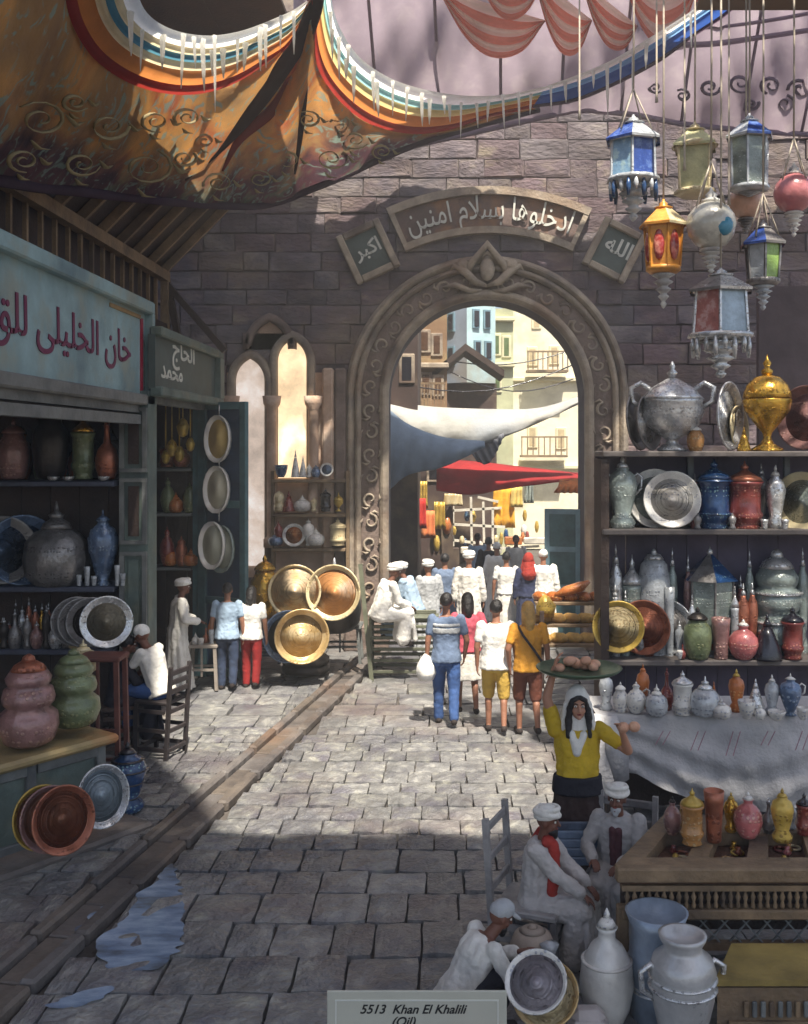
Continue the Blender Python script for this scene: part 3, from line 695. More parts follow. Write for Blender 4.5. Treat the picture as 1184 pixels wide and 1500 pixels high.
H2o = [(452, -75), (456, 20), (463, 90), (490, 140), (535, 178), (590, 196), (650, 192), (715, 172), (780, 158)]
I2, O2 = bands(H2i, H2o, [(0, .26, kW), (.26, .4, kA), (.4, .58, kY), (.58, .82, kO), (.82, 1, kR)], seed=3)
H3i = [(800, 126), (850, 108), (900, 86), (960, 50), (1010, 18), (1065, -25), (1110, -75)]
H3o = [(780, 158), (840, 150), (900, 126), (965, 92), (1020, 52), (1080, 8), (1130, -75)]
I3, O3 = bands(H3i, H3o, [(0, .25, kW), (.25, .45, kLb), (.45, .85, kBl), (.85, 1, kP)], n=36, seed=5)
# main cloth between the stripes and the lower hem
def dens(pts, n): return spl(pts, n)
U = dens([(-80, -75), (0, -75), (80, -75), (92, -60), (95, -10), (108, 40), (140, 88), (195, 124), (262, 139), (325, 130), (380, 100), (430, 55), (458, -10), (462, -15), (456, 20), (463, 90), (490, 140), (535, 178), (590, 196), (650, 192), (715, 172), (780, 158)], 110)
Lw = dens([(-80, 256), (-40, 262), (0, 265), (30, 270), (60, 275), (100, 279), (150, 285), (205, 291), (250, 296), (300, 300), (335, 302), (360, 303), (380, 302), (392, 300), (400, 298), (418, 293), (450, 280), (500, 260), (560, 232), (620, 208), (700, 184), (790, 160)], 110)
V = []; UV = []; rows = 16
for i in range(110):
    u, l_ = U[i], Lw[i]
    for j in range(rows+1):
        t = j/rows; p = u.lerp(l_, t)
        # pleats fanning out from the gathered point between the two openings
        ang_ = math.atan2(p.y+30, p.x-465); dist = math.hypot(p.x-465, p.y+30)
        fold = .36*math.sin(ang_*17+.8*math.sin(dist*.02))*math.exp(-((p.x-420)/150)**2)*min(1, dist/90)*(1-.4*t)
        sag = -.25*math.sin(PI*t)*(1 if p.x < 300 else .6)+.06*math.sin(p.x*.045+p.y*.03)
        V.append(canP(p.x, p.y, fold+sag)); UV.append((i/110, 1-t))
k = rows+1
F = [(i*k+j, i*k+j+1, (i+1)*k+j+1, (i+1)*k+j) for i in range(109) for j in range(rows)]
body = obj('canopy_cloth', mesh('canopy_cloth', V, F, mCan, smooth=True, uvs=UV), canopy)
# twisted dark red and purple gather between the openings
for q, (pts, mt, r0_) in enumerate((([(470, -40), (455, 30), (410, 105), (365, 165), (320, 215), (270, 262)], kB, .2), ([(474, -40), (452, 50), (432, 110), (400, 160), (350, 205), (325, 250)], kR, .15), ([(472, -40), (446, 60), (425, 100), (392, 130), (360, 175), (338, 200)], kO, .13), ([(470, -40), (448, 80), (445, 140), (440, 200), (432, 255)], kB, .09))):
    P = spl(pts, 26); b = B()
    b.tube([canP(p.x, p.y, -.12) for p in P], [.42*r0_*(.45+1.1*math.sin(PI*min(1, i/25*.9+.1))**.8) for i in range(26)], 8, fl=.5)
    b.build('cloth_pleat', mt, canopy)
# rope hem
b = B(); b.tube([canP(p.x, p.y, -.03) for p in Lw], .06, 6); b.build('hem', kP, canopy)
# appliqué scrolls
mScr = cloth_mat('faded_aqua_applique', c(164, 150, 112), .3)
scs = [(160, 185, 26), (228, 178, 20), (275, 172, 18), (60, 175, 34), (215, 245, 34), (120, 240, 24), (35, 235, 22), (320, 268, 20), (452, 175, 16), (485, 232, 22), (520, 205, 18), (560, 222, 14), (420, 235, 18), (380, 262, 16), (270, 232, 16), (110, 150, 18), (300, 205, 14), (500, 180, 14)]
for q, (sx, sy, sr) in enumerate(scs):
    pts = []
    for i in range(22):
        t = i/21; a = t*3.3*PI+q*1.3; rr_ = sr*(1-.82*t)*(1 if q % 2 else 1)
        pts.append(canP(sx+rr_*math.cos(a)*1.15, sy+rr_*math.sin(a)*.8, -.36 if sx < 300 else -.24))
    b = B(); b.tube(pts, [.024*(1-.4*i/21) for i in range(22)], 5, fl=.3); b.tube([canP(sx+sr*1.1, sy-sr*.2, -.3), canP(sx+sr*1.5, sy+sr*.25, -.3), canP(sx+sr*1.9, sy+sr*.1, -.3)], [.012, .045, .008], 6, fl=.3); b.tube([canP(sx-sr*.4, sy+sr*.9, -.3), canP(sx-sr*.1, sy+sr*1.25, -.3), canP(sx+sr*.4, sy+sr*1.3, -.3)], [.01, .04, .008], 6, fl=.3); b.build('applique_scroll', mScr, canopy)
# white hanging fringe drops
fr = B(); fr.tube([(0, 0, .06), (0, 0, -.15), (0, 0, -.6), (0, 0, -1)], [.05, .035, .028, .006], 6); frm = mesh('fringe_drop', fr.v, fr.f, kW, smooth=True)
rr = random.Random(5)
for I, O, ts in ((I1, O1, [12, 16, 19, 22, 24, 26, 28, 29, 31, 33, 35, 37, 38, 41, 44]), (I2, O2, [12, 15, 17, 19, 21, 23, 26, 28, 30, 33, 36, 38, 40, 42, 44, 47, 49, 51, 54, 57]), (I3, O3, [1, 3, 5, 7, 9, 11, 13, 15, 18, 22])):
    for t in ts:
        p = I[t].lerp(O[t], rr.uniform(.05, .3)); L = rr.choice((.25, .3, .45, .5, .75, .35))*1.1
        obj('fringe_drop', frm, canopy, canP(p.x, p.y, -.22), (0, rr.uniform(-.06, .06), 0), (rr.uniform(.45, .9), .7, L))
# inner lilac ceiling seen through the right opening, with red and white swags
inner = thing('lilac_awning', 'pale lilac awning cloth stretched above the canopy opening', 'awning')
def inP(px, py, off=0): return W(px, py, 18.8-(200-py)*.0105+off)
V = []; nx, ny = 150, 24
for j in range(ny+1):
    for i in range(nx+1):
        px = 430+(1320-430)*i/nx; lo = np.interp(px, [430, 600, 850, 930, 1000, 1100, 1320], [215, 215, 160, 168, 182, 192, 205]); py = lo+(-110-lo)*j/ny
        V.append(inP(px, py, .16*math.sin(px*.022+py*.03)+.10*abs(math.sin(px*.051-py*.012))+.05*math.sin(px*.11+py*.05)))
F = [(j*(nx+1)+i, j*(nx+1)+i+1, (j+1)*(nx+1)+i+1, (j+1)*(nx+1)+i) for j in range(ny) for i in range(nx)]
obj('awning_cloth', mesh('awning_cloth', V, F, mLilac, smooth=True), inner)
mSeam = cloth_mat('lilac_seam', c(150, 134, 150), .35)
for q in range(9):
    b = B(); b.tube([inP(470+q*88+(q*13-40)*t/10, np.interp(470+q*88, [430, 600, 850, 930, 1000, 1100, 1320], [215, 215, 160, 168, 182, 192, 205])*(1-t/10)-110*t/10, -.02) for t in range(11)], .03, 5, fl=.4); b.build('seam', mSeam, inner)
b = B(); b.tube([inP(px, np.interp(px, [430, 600, 850, 930, 1000, 1100, 1320], [215, 215, 160, 168, 182, 192, 205]), -.03) for px in range(600, 1321, 30)], .05, 6); b.build('hem', mSeam, inner)
kS = cloth_mat('salmon_swag_cloth', c(230, 152, 132), .6); kS2 = cloth_mat('pale_swag_cloth', c(240, 222, 208), .65); kL = cloth_mat('grey_violet_band', c(138, 124, 140), .4)
def inloft(name, A, Bc, mat, off, bulge, parent):
    n = 26; A = spl(A, n); Bc = spl(Bc, n); V = []; rows = 4
    for i in range(n):
        for j in range(rows+1):
            t = j/rows; p = A[i].lerp(Bc[i], t); V.append(inP(p.x, p.y, off-bulge*math.sin(PI*t)))
    k = rows+1
    obj(name, mesh(name, V, [(i*k+j, i*k+j+1, (i+1)*k+j+1, (i+1)*k+j) for i in range(n-1) for j in range(rows)], mat, smooth=True), parent)
sw = thing('swag_curtain', 'red and white scalloped swag curtain hanging inside the right opening', 'curtain')
def swag(x0, y0, x1, y1, dep, k=0):
    def arc(d0, s0=0): return [(x0+s0, y0), (x0+(x1-x0)*.25, y0+(y1-y0)*.25+d0*.75), ((x0+x1)/2, (y0+y1)/2+d0), (x0+(x1-x0)*.78, y0+(y1-y0)*.78+d0*.72), (x1-s0, y1)]
    ts = [0, .22, .42, .58, .74, .88, 1]; cm = [kS2, kS, kS2, kS, kS2, kS]
    for q in range(6): inloft('swag_fold', arc(dep*ts[q]), arc(dep*ts[q+1]), cm[q], -.15-.03*q, .12, sw)
swag(640, -18, 800, 30, 78); swag(780, -40, 868, 30, 84); swag(850, -30, 935, 38, 66); swag(905, -60, 1030, -46, 120); swag(690, -60, 800, -40, 80); swag(990, -70, 1060, -60, 70)
for A, Bb in (([(960, 62), (1040, 60), (1120, 50), (1200, 38)], [(960, 70), (1040, 69), (1120, 58), (1200, 46)]), ([(940, 40), (1040, 38), (1120, 28), (1200, 14)], [(940, 45), (1040, 43), (1120, 34), (1200, 20)])):
    inloft('awning_band', A, Bb, kL, -.08, .06, inner)
for q, (sx, sy, sr) in enumerate(((1040, 128, 16), (1085, 122, 18), (1130, 125, 17), (1172, 130, 18), (1000, 140, 12), (1150, 150, 14), (1100, 152, 12), (960, 128, 11))):
    b = B(); pts = [inP(sx+sr*(1-.8*i/17)*math.cos(i*.5+q), sy+sr*.8*(1-.8*i/17)*math.sin(i*.5+q), -.07) for i in range(18)]
    b.tube(pts, .035, 5, fl=.5); b.build('applique_scroll', kL, inner)
# dark timber roof seen through the left opening
dr = thing('timber_ceiling', 'dark plank ceiling visible through the left canopy opening', 'ceiling')
for i in range(9):
    b = B(); b.box((0, 0, 0), (.53, 5.2, .06)); b.build('ceiling_plank', mWood, dr, (-6.6+i*.52, 16.2, 9.9+.01*(i % 2)), (R(1), 0, 0))
# canvas sheets added out of view, cut to shape the sun patch below
mAwn = M('brown_canvas', c(120, 98, 78), .9, var=.25, scale=1.2, bump=.3)
aw = thing('unseen_sun_blocker', 'unseen brown canvas sheets added over the near street to shape the sunlight', 'awning')
def sheet(name, pts, z, mat, parent, th=.05):
    b = B(); b.poly([(x, y_, z) for x, y_ in pts], None, (0, 0, th)); return b.build(name, mat, parent)
jg = random.Random(9)
edge = [(3.2-i*.33+0, 5.35+jg.uniform(-.12, .12)) for i in range(12)]
sheet('awning_cloth', [(-6.2, -3.5), (6.5, -3.5), (6.5, 5.4)]+edge+[(-.7, 5.4), (-6.2, 5.4)], 10, mAwn, aw)
sheet('awning_cloth', [(2.9, 5.38), (6.5, 5.38), (6.5, 8.3), (2.9, 8.3)], 10.08, mAwn, aw)
sheet('awning_cloth', [(3.1, 10.5), (6.5, 10.5), (6.5, 14.6), (3.6, 14.6)], 10.08, mAwn, aw)
for i in range(11):
    b = B(); b.box((4.7, 8.4+i*.2, 10.1), (3.6, .105, .04)); b.build('shade_slat', mWood2, aw)  # slats added out of view to filter sunlight onto the rack
sheet('awning_cloth', [(-6.2, 5.42), (-.75, 5.42), (-1.3, 6.6), (-2.1, 7.9), (-2.5, 9.3), (-3.4, 10.4), (-6.2, 11.0)], 10.04, mAwn, aw)
for yy in (-3, .5, 4, 8.2, 12.3):
    b = B(); b.tube([(-7.5, yy, 9.9), (7.0, yy, 9.9)], .07, 8); 
    if yy < 6 or yy > 12: b.build('awning_pole', mWood, aw)
for x_, yy in ((-6.4, -3), (6.6, -3), (6.6, 4), (6.6, 12.3), (-6.4, 4)):
    b = B(); b.tube([(x_, yy, 0), (x_, yy, 9.95)], .09, 8); b.build('blocker_post', mWood, aw)
# side wall behind the left shops
b = B(); b.box((-9.2, 12, 4.6), (.4, 16, 9.2)); o = b.build('shop_rear_wall', mMortar); tag(o, 'plain brown rear wall rising behind the dim shop shelves on the left', 'wall')

# ------------------------------------------------------------------ left shops
shop1 = thing('pottery_shop', 'dim shop with metalware shelves beneath the large pale blue sign', 'shop', (-4.2, 13.6, 0))
def part(b, name, mat, root): 
    o = b.build(name, mat); o.parent = root; o.location = -Vector(root.location); return o
def shelf(name, x0, x1, y0, y1, ztop, th, mat, root):
    b = B(); b.box(((x0+x1)/2, (y0+y1)/2, ztop-th/2), (x1-x0, y1-y0, th), bev=.012); return part(b, name, mat, root)
for i in range(9):
    b = B(); b.box((-7.6+i*.4, 14.1, 2.35), (.39, .06, 4.7)); part(b, 'wall_board', mWood, shop1)
SH1 = [CH-(705-650)/112, CH-(860-650)/112, CH-(952-650)/112]
for z_ in SH1: shelf('shelf', -7.6, -4.32, 13.4, 14.06, z_, .07, M('blue_grey_shelf', c(72, 76, 92), .55, var=.3), shop1)
b = B(); b.box((-6.6, 11.6, 4.5), (4.6, 5, .1)); part(b, 'shop_ceiling', mWood, shop1)
# pilaster with recessed panels
b = B(); b.box((-4.09, 13.72, 2.3), (.38, .4, 4.6)); part(b, 'pilaster', mGreen, shop1)
for z0, z1 in ((3.55, 4.35), (2.6, 3.42), (1.35, 2.45), (.3, 1.2)):
    for sx in (-1, 1): b = B(); b.box((-4.09+sx*.15, 13.5, (z0+z1)/2), (.06, .05, z1-z0-.052)); part(b, 'panel_moulding', mGreyWood, shop1)
    for zz in (z0, z1): b = B(); b.box((-4.09, 13.5, zz), (.36, .052, .05)); part(b, 'panel_moulding', mGreyWood, shop1)
    b = B(); b.box((-4.09, 13.512, (z0+z1)/2), (.14, .03, z1-z0-.16)); part(b, 'panel_board', mWood if z0 > 2 else mGreen, shop1)
# lintel beams under the sign
b = B(); b.box((-4.12, 11.3, 4.36), (.22, 5.2, .1)); part(b, 'lintel', mGreyWood, shop1)
b = B(); b.box((-4.06, 11.0, 4.22), (.16, 5.0, .12)); part(b, 'lintel', mGreyWood, shop1)
# big sign
sg = thing('shop_sign', 'large pale blue sign with purple Arabic lettering and crimson border line', 'sign', (-4.0, 11.1, 5.1))
L0, L1 = 8.4-11.1, 13.85-11.1
b = B(); b.box((-.06, (L0+L1)/2, 0), (.1, L1-L0, 1.2)); b.build('sign_board', mSign, sg)
for zz, hh in ((.62, .17), (-.62, .14)): b = B(); b.box((0, (L0+L1)/2, zz), (.2, L1-L0, hh), bev=.02); b.build('sign_frame', mGreyWood if zz < 0 else mSign, sg)
b = B(); b.box((0, L1-.05, 0), (.19, .12, 1.096)); b.build('sign_frame', mSign, sg)
b = B(); b.box((-.005, L1-.28, -.02), (.02, .1, .96)); b.build('painted_line', mRed, sg)
b = B(); b.box((-.005, L1-.95, .47), (.02, 1.24, .05)); b.build('painted_line', M('ochre_line', c(150, 122, 82), .6), sg)
me = text_mesh(shape('خان الخليلى للقـ'), 1, .004, .008); a = verts_np(me)
a[:, 0] -= a[:, 0].max(); a[:, 1] -= (a[:, 1].max()+a[:, 1].min())/2
wd = -a[:, 0].min(); a[:, 0] *= 4.3/wd; a[:, 1] *= .54/(a[:, 1].max()-a[:, 1].min())
# reading right to left: the first letter stands at the far (right-hand) end of the board
set_verts(me, np.stack([-.002+a[:, 2], L1-.75+a[:, 0], a[:, 1]-.05], 1)); me.materials.append(mPurple); obj('lettering', me, sg)
# second sign
sg = thing('shop_sign', 'smaller dark slate sign in a grey green frame between the first shop and lancets', 'sign', (-3.82, 15.5, 5.0))
L0, L1 = 13.6-15.5, 17.4-15.5
b = B(); b.box((-.06, 0, 0), (.1, L1-L0, .72)); b.build('sign_board', mSign2, sg)
for zz in (.40, -.40): b = B(); b.box((0, 0, zz), (.18, L1-L0, .13), bev=.02); b.build('sign_frame', mGreen, sg)
b = B(); b.box((0, L1-.1, 0), (.17, .3, .67)); b.build('sign_frame', mGreen, sg)
for tx, yy, zz, sz in (('الحاج', -.55, .16, .42), ('محمد', -1.05, -.15, .34)):
    me = text_mesh(shape(tx), sz, .004, .006); a = verts_np(me); a[:, 0] -= a[:, 0].mean(); a[:, 1] -= a[:, 1].mean()
    set_verts(me, np.stack([-.003+a[:, 2], yy+a[:, 0]*1.5, zz+a[:, 1]], 1)); me.materials.append(mChalk); obj('lettering', me, sg)
# wooden grille and sloping rafters above the signs
rf = thing('timber_eaves', 'dark wooden eaves with sloping rafters above the shop signs', 'roof', (-4.5, 13, 6.6))
b = B(); b.bar((0, -5, 0), (0, 3.6, 0), .14, .16); b.build('fascia_beam', mWood2, rf)
b = B(); b.bar((0, -5, -.82), (0, 3.6, -.82), .1, .1); b.build('grille_rail', mWood, rf)
b = B(); b.box((-.2, -.7, -.45), (.05, 8.6, .95)); b.build('grille_back', mWood, rf)
b = B(); b.bar((0, 3.55, -1.3), (0, 3.55, .05), .12, .12); b.build('corner_post', mWood2, rf)
y = -4.8
while y < 3.4:
    b = B(); b.bar((-.05, y, -.8), (-.05, y, -.08), .05, .05); b.build('baluster', mWood2, rf); y += .42
for i in range(12):
    y = -4.9+i*.76; b = B(); b.bar((-.1, y, -.02), (1.12, y+.12, 1.28), .09, .12); b.build('rafter', mWood2, rf)
for i in range(7):
    t0 = i/7; b = B(); b.bar((-.15+t0*1.3+.05, -5, .12+t0*1.35), (-.15+t0*1.3+.05, 3.7, .12+t0*1.35), .27, .04, up=(-.7, 0, .7)); b.build('roof_board', mWood, rf)
b = B(); b.bar((0, 3.6, -.1), (.95, 3.62, -1.2), .1, .1); b.bar((0, 3.6, -.0), (.3, 3.62, -1.5), .1, .1); b.build('bracket', mWood, rf)
b = B(); b.box((-1.5, -.7, -.4), (2.6, 8.6, 1.6)); b.build('upper_wall', mWood, rf)
# shop 2
shop2 = thing('lamp_shop', 'narrow shop with orange wares on shelves beside the blue plate door', 'shop', (-4.2, 17.4, 0))
for i in range(6): b = B(); b.box((-6.1+i*.37, 17.75, 2.3), (.36, .06, 4.6)); part(b, 'wall_board', mWood, shop2)
SH2 = [CH-(y_-650)/87 for y_ in (686, 752, 831)]
for z_ in SH2: shelf('shelf', -6.2, -4.24, 17.2, 17.7, z_, .05, mGreyWood, shop2)
b = B(); b.box((-4.13, 17.35, 2.3), (.17, .3, 4.6)); part(b, 'pilaster', mTeal, shop2)
b = B(); b.box((-4.12, 13.98, 2.3), (.14, .12, 4.6)); part(b, 'pilaster', mGreyWood, shop2)
b = B(); b.box((-4.05, 15.6, 4.52), (.16, 3.6, .12)); part(b, 'lintel', mGreyWood, shop2)
b = B(); b.box((-5.4, 15.8, 4.66), (2.6, 3.8, .08)); part(b, 'shop_ceiling', mWood, shop2)
b = B(); b.box((-5.0, 17.2, 5.05), (1.6, .1, .7)); part(b, 'upper_wall', mWood, shop2)
# open blue door leaf hung with plates
door = thing('shop_door', 'tall blue green door leaf standing open and hung with oval plates', 'door', (-4.06, 17.15, 0), -.42)
b = B(); b.box((.46, .03, 2.3), (.9, .05, 4.56)); b.build('door_panel', mTealD, door)
for x_, w_ in ((.04, .16), (.86, .12)): b = B(); b.box((x_, -.0, 2.3), (w_, .1, 4.58), bev=.01); b.build('door_frame', mTeal, door)
for zz in (4.53, 2.9, 1.3, .12): b = B(); b.box((.46, -.002, zz), (.678, .09, .12)); b.build('door_frame', mTeal, door)

# ------------------------------------------------------------------ right-hand shelving, D = 13
rack = thing('shelf_rack', 'tall open shelving of silverware and jars on the right', 'shelf', (3.4, 13, 0))
SHR = [CH-(661-650)/117, CH-(775-650)/117, CH-(966-650)/117]
mBackR = M('plum_back_board', c(90, 82, 98), .8, var=.35, scale=2)
for z_ in SHR: shelf('shelf', 1.98, 5.9, 12.75, 13.45, z_, .07, mShelf, rack)
for i in range(10): b = B(); b.box((2.2+i*.4, 13.5, 1.9), (.39, .05, 3.72)); part(b, 'back_board', mBackR, rack)
for x_ in (2.02, 5.85): b = B(); b.box((x_, 13.1, 1.9), (.1, .6, 3.62)); part(b, 'rack_post', mWood, rack)
for x_ in (3.18, 4.42): b = B(); b.box((x_, 13.2, 3.3), (.07, .07, .93)); part(b, 'rack_post', mGreyWood, rack)
# dark lean-to wall to the right of the arch behind the rack
b = B(); b.box((5.5, 15.0, 3.1), (3.6, .12, 6.2)); o = b.build('stall_partition', M('dim_plum_wall', c(100, 88, 88), .9, var=.35, scale=1.2, bump=.4), None, (0.9, 0, 0)); tag(o, 'dim plum coloured partition wall behind the right end of the shelving', 'wall')
# ------------------------------------------------------------------ pots, plates, bottles
PF = {
 'tureen': ([(.22, 0), (.25, .02), (.2, .05), (.1, .08), (.09, .13), (.26, .19), (.42, .29), (.5, .43), (.47, .54), (.5, .57)], [(.5, .575), (.45, .61), (.34, .70), (.2, .76), (.1, .80), (.04, .82)], [(.05, .82), (.09, .87), (.03, .91), (.05, .94), (.01, 1)]),
 'urn': ([(.32, 0), (.34, .02), (.14, .08), (.08, .14), (.1, .19), (.28, .3), (.46, .42), (.5, .52), (.48, .545)], [(.5, .55), (.48, .6), (.42, .68), (.26, .76), (.12, .78)], [(.1, .78), (.13, .83), (.05, .86), (.09, .91), (.03, .95), (.01, 1)]),
 'canister': ([(.34, 0), (.42, .02), (.36, .07), (.4, .12), (.46, .17), (.48, .22), (.42, .26), (.42, .62), (.48, .66), (.5, .7)], [(.48, .71), (.42, .76), (.28, .8), (.14, .84), (.1, .87)], [(.08, .87), (.12, .91), (.04, .95), (.01, 1)]),
 'jar': ([(.3, 0), (.36, .03), (.46, .2), (.5, .42), (.46, .6), (.32, .7), (.3, .76)], [(.36, .765), (.34, .8), (.22, .86), (.08, .9)], [(.06, .9), (.08, .94), (.02, 1)]),
 'round': ([(.24, 0), (.28, .02), (.42, .16), (.5, .36), (.46, .54), (.3, .68), (.16, .74), (.15, .8), (.2, .84)], [(.19, .845), (.12, .9), (.06, .92)], [(.05, .92), (.06, .95), (.01, 1)]),
 'bottle': ([(.3, 0), (.34, .02), (.48, .18), (.5, .32), (.38, .48), (.16, .58), (.12, .72), (.13, .84), (.18, .86)], [(.12, .865), (.1, .9), (.05, .92)], [(.04, .92), (.07, .95), (.01, 1)]),
 'slim': ([(.34, 0), (.4, .03), (.44, .1), (.28, .2), (.42, .42), (.5, .6), (.4, .74), (.2, .8), (.24, .83)], [(.22, .835), (.16, .88), (.08, .9)], [(.06, .9), (.08, .94), (.01, 1)]),
 'vase': ([(.24, 0), (.28, .02), (.16, .07), (.3, .22), (.46, .45), (.5, .62), (.4, .74), (.2, .8), (.18, .84), (.26, .86)], [(.24, .865), (.14, .9), (.06, .92)], [(.05, .92), (.03, .96), (.01, 1)]),
 'cone': ([(.5, 0), (.5, .04), (.4, .28), (.26, .52), (.14, .72)], [(.15, .73), (.1, .82), (.05, .88)], [(.05, .88), (.06, .92), (.01, 1)]),
 'cup': ([(.34, 0), (.36, .03), (.38, .3), (.46, .8), (.5, 1), (.44, 1), (.4, .9)], None, None),
 'bowl': ([(.22, 0), (.24, .05), (.38, .3), (.48, .75), (.5, 1), (.45, 1), (.4, .85)], None, None),
 'block': ([(.44, 0), (.5, .05), (.5, .3), (.44, .36), (.48, .42), (.5, .7), (.4, .86), (.3, .9)], [(.3, .905), (.2, .95)], [(.12, .95), (.05, 1)]),
 'pumpkin': ([(.26, 0), (.34, .02), (.46, .12), (.5, .32), (.46, .52), (.32, .64), (.22, .67)], [(.24, .675), (.2, .74), (.1, .79)], [(.1, .79), (.13, .84), (.04, .88), (.03, .93), (.01, 1)]),
 'amphora': ([(.2, 0), (.24, .02), (.36, .2), (.47, .48), (.49, .62), (.48, .67), (.5, .69), (.44, .8), (.3, .86), (.28, .9), (.34, .96), (.36, 1), (.3, 1), (.26, .95)], None, None),
 'churn': ([(.3, 0), (.4, .02), (.42, .3), (.48, .5), (.5, .52), (.44, .6), (.4, .85), (.5, 1), (.46, 1), (.38, .9)], None, None),
 'stack': ([(.3, 0), (.42, .05), (.5, .2), (.48, .34), (.34, .42), (.42, .46), (.44, .52), (.4, .62), (.32, .65), (.36, .68), (.38, .74), (.3, .82)], [(.3, .825), (.24, .88), (.14, .92)], [(.12, .92), (.1, .97), (.03, 1)]),
}
def pot(noun, kind, mat, px, py, w, h, D, label, cat, mat2=None, group=None, handles=0, lobes=0, small=None, bands_=None, la=.1, name=None):
    s = FOC/D; loc = W(px, py, D); w_, h_ = w/s, h/s; body, lid, fin = PF[kind]
    m1 = MR.get(mat, mat); m2 = MR.get(mat2, mat2) or m1
    n = 24 if w > 40 else 14 if w > 18 else 10
    S = lambda P: [(r_*w_, z_*h_) for r_, z_ in P]
    small = (h < 42) if small is None else small
    def hand(b, mi=0, sx=1):
        x_ = w_*.5; zc = h_*.55
        b.tube([(sx*x_*.85, 0, zc*.85), (sx*x_*1.25, 0, zc*1.0), (sx*x_*1.3, 0, zc*1.28), (sx*x_*1.0, 0, zc*1.38), (sx*x_*.7, 0, zc*1.25)], .045*w_, 6, mi)
    if small:
        b = B(); b.lathe(S(body), n, 0, lobes=lobes, la=la)
        if lid: b.lathe(S(lid), n, 1); b.lathe(S(fin), 8, 1)
        if handles: [hand(b, 1, q) for q in ((-1, 1) if handles == 2 else (1,))]
        o = b.build(noun, [m1, m2], None, loc, (0, 0, rnd.uniform(-.3, .3))); tag(o, label, cat, group); return o
    t = thing(noun, label, cat, loc, rnd.uniform(-.25, .25), group)
    b = B(); b.lathe(S(body), n, 0, lobes=lobes, la=la); b.build('body', m1, t)
    if lid:
        b = B(); b.lathe(S(lid), n, 0, lobes=lobes, la=la*.6); b.build('lid', m2, t)
        b = B(); b.lathe(S(fin), 10, 0); b.build('finial', m2, t)
    for q in ((-1, 1) if handles == 2 else (1,) if handles else ()):
        b = B(); hand(b, 0, q); b.build('handle', m2, t)
    if bands_:
        for zf, rf_ in bands_:
            b = B(); b.lathe([(rf_*w_, zf*h_-.012*h_), (rf_*w_*1.04, zf*h_), (rf_*w_, zf*h_+.012*h_)], n); b.build('band', m2, t)
    return t
def plate(px, py, r, D, mat, mat2, label, yaw=0, tilt=-8, ex=1, ey=1, deep=.16, cat='plate', name='plate', group=None, roll=0, wellr=.7):
    s = FOC/D; q = r/s; m1 = MR.get(mat, mat); m2 = MR.get(mat2, mat2)
    b = B(); rot = Matrix.Rotation(R(90), 3, 'X'); n = 32 if r > 18 else 18
    t_ = .03*q+.006
    b.lathe([(.001, -t_), (q*.55, -t_), (q*.95, q*deep-t_), (q, q*deep), (q*.99, q*deep+t_), (q*.94, q*deep+t_*.6), (q*(wellr+.03), q*deep*.45)], n, 0, rot=rot)
    # replace the flat cap by the sunken well
    b.f.pop(); b.m.pop(); b.sm.pop()
    b.lathe([(q*(wellr+.03), q*deep*.45), (q*wellr, q*deep*.4), (q*wellr*.92, q*deep*.14), (q*wellr*.75, q*deep*.04), (q*wellr*.4, 0), (.001, 0)], n, 1, rot=rot)
    b.f.pop(-1); b.m.pop(-1); b.sm.pop(-1)
    b.f.pop(-1) if False else None
    o = b.build(name, [m1, ringed(m2)], None, W(px, py, D), (R(tilt), R(roll), R(yaw)), (ex, 1, ey)); tag(o, label, cat, group); return o

# ---- right rack, top shelf
d = 13.0
plate(928, 618, 43, 13.2, 'pewter', 'pewter', 'dark pewter dish standing edge on at the left end of the top right shelf', yaw=58, tilt=-6)
plate(945, 620, 41, 13.05, 'pewter', 'silver', 'second dark pewter dish tucked against the big silver tureen', yaw=55, tilt=-6)
pot('tureen', 'tureen', 'silver', 985, 661, 92, 132, d, 'large silver tureen with two handles and pointed lid on the top right shelf', 'tureen', handles=2)
pot('ornament', 'jar', 'amber', 1019, 661, 26, 40, 12.85, 'small amber and white trinket between silver tureen and tilted platter', 'ornament', 'white')
plate(1062, 610, 52, 13.0, 'silver', 'silver', 'pale blue silver oval platter leaning steeply on the top right shelf', yaw=48, tilt=-5, ex=.8, roll=18)
plate(1078, 628, 34, 13.2, 'cream', 'cream', 'cream dish half hidden behind the leaning silver platter', yaw=52, tilt=-4)
pot('ornament', 'cone', 'brass', 1090, 661, 20, 36, 12.9, 'little brass trinket beside the foot of the golden urn', 'ornament')
pot('urn', 'urn', 'brass', 1124, 661, 70, 142, d, 'shining golden brass urn with tall knob on the top right shelf', 'urn')
plate(1184, 612, 48, 13.1, 'rose', 'rose', 'brownish plum dish cut by the right edge on the top shelf', yaw=-52, tilt=-5)
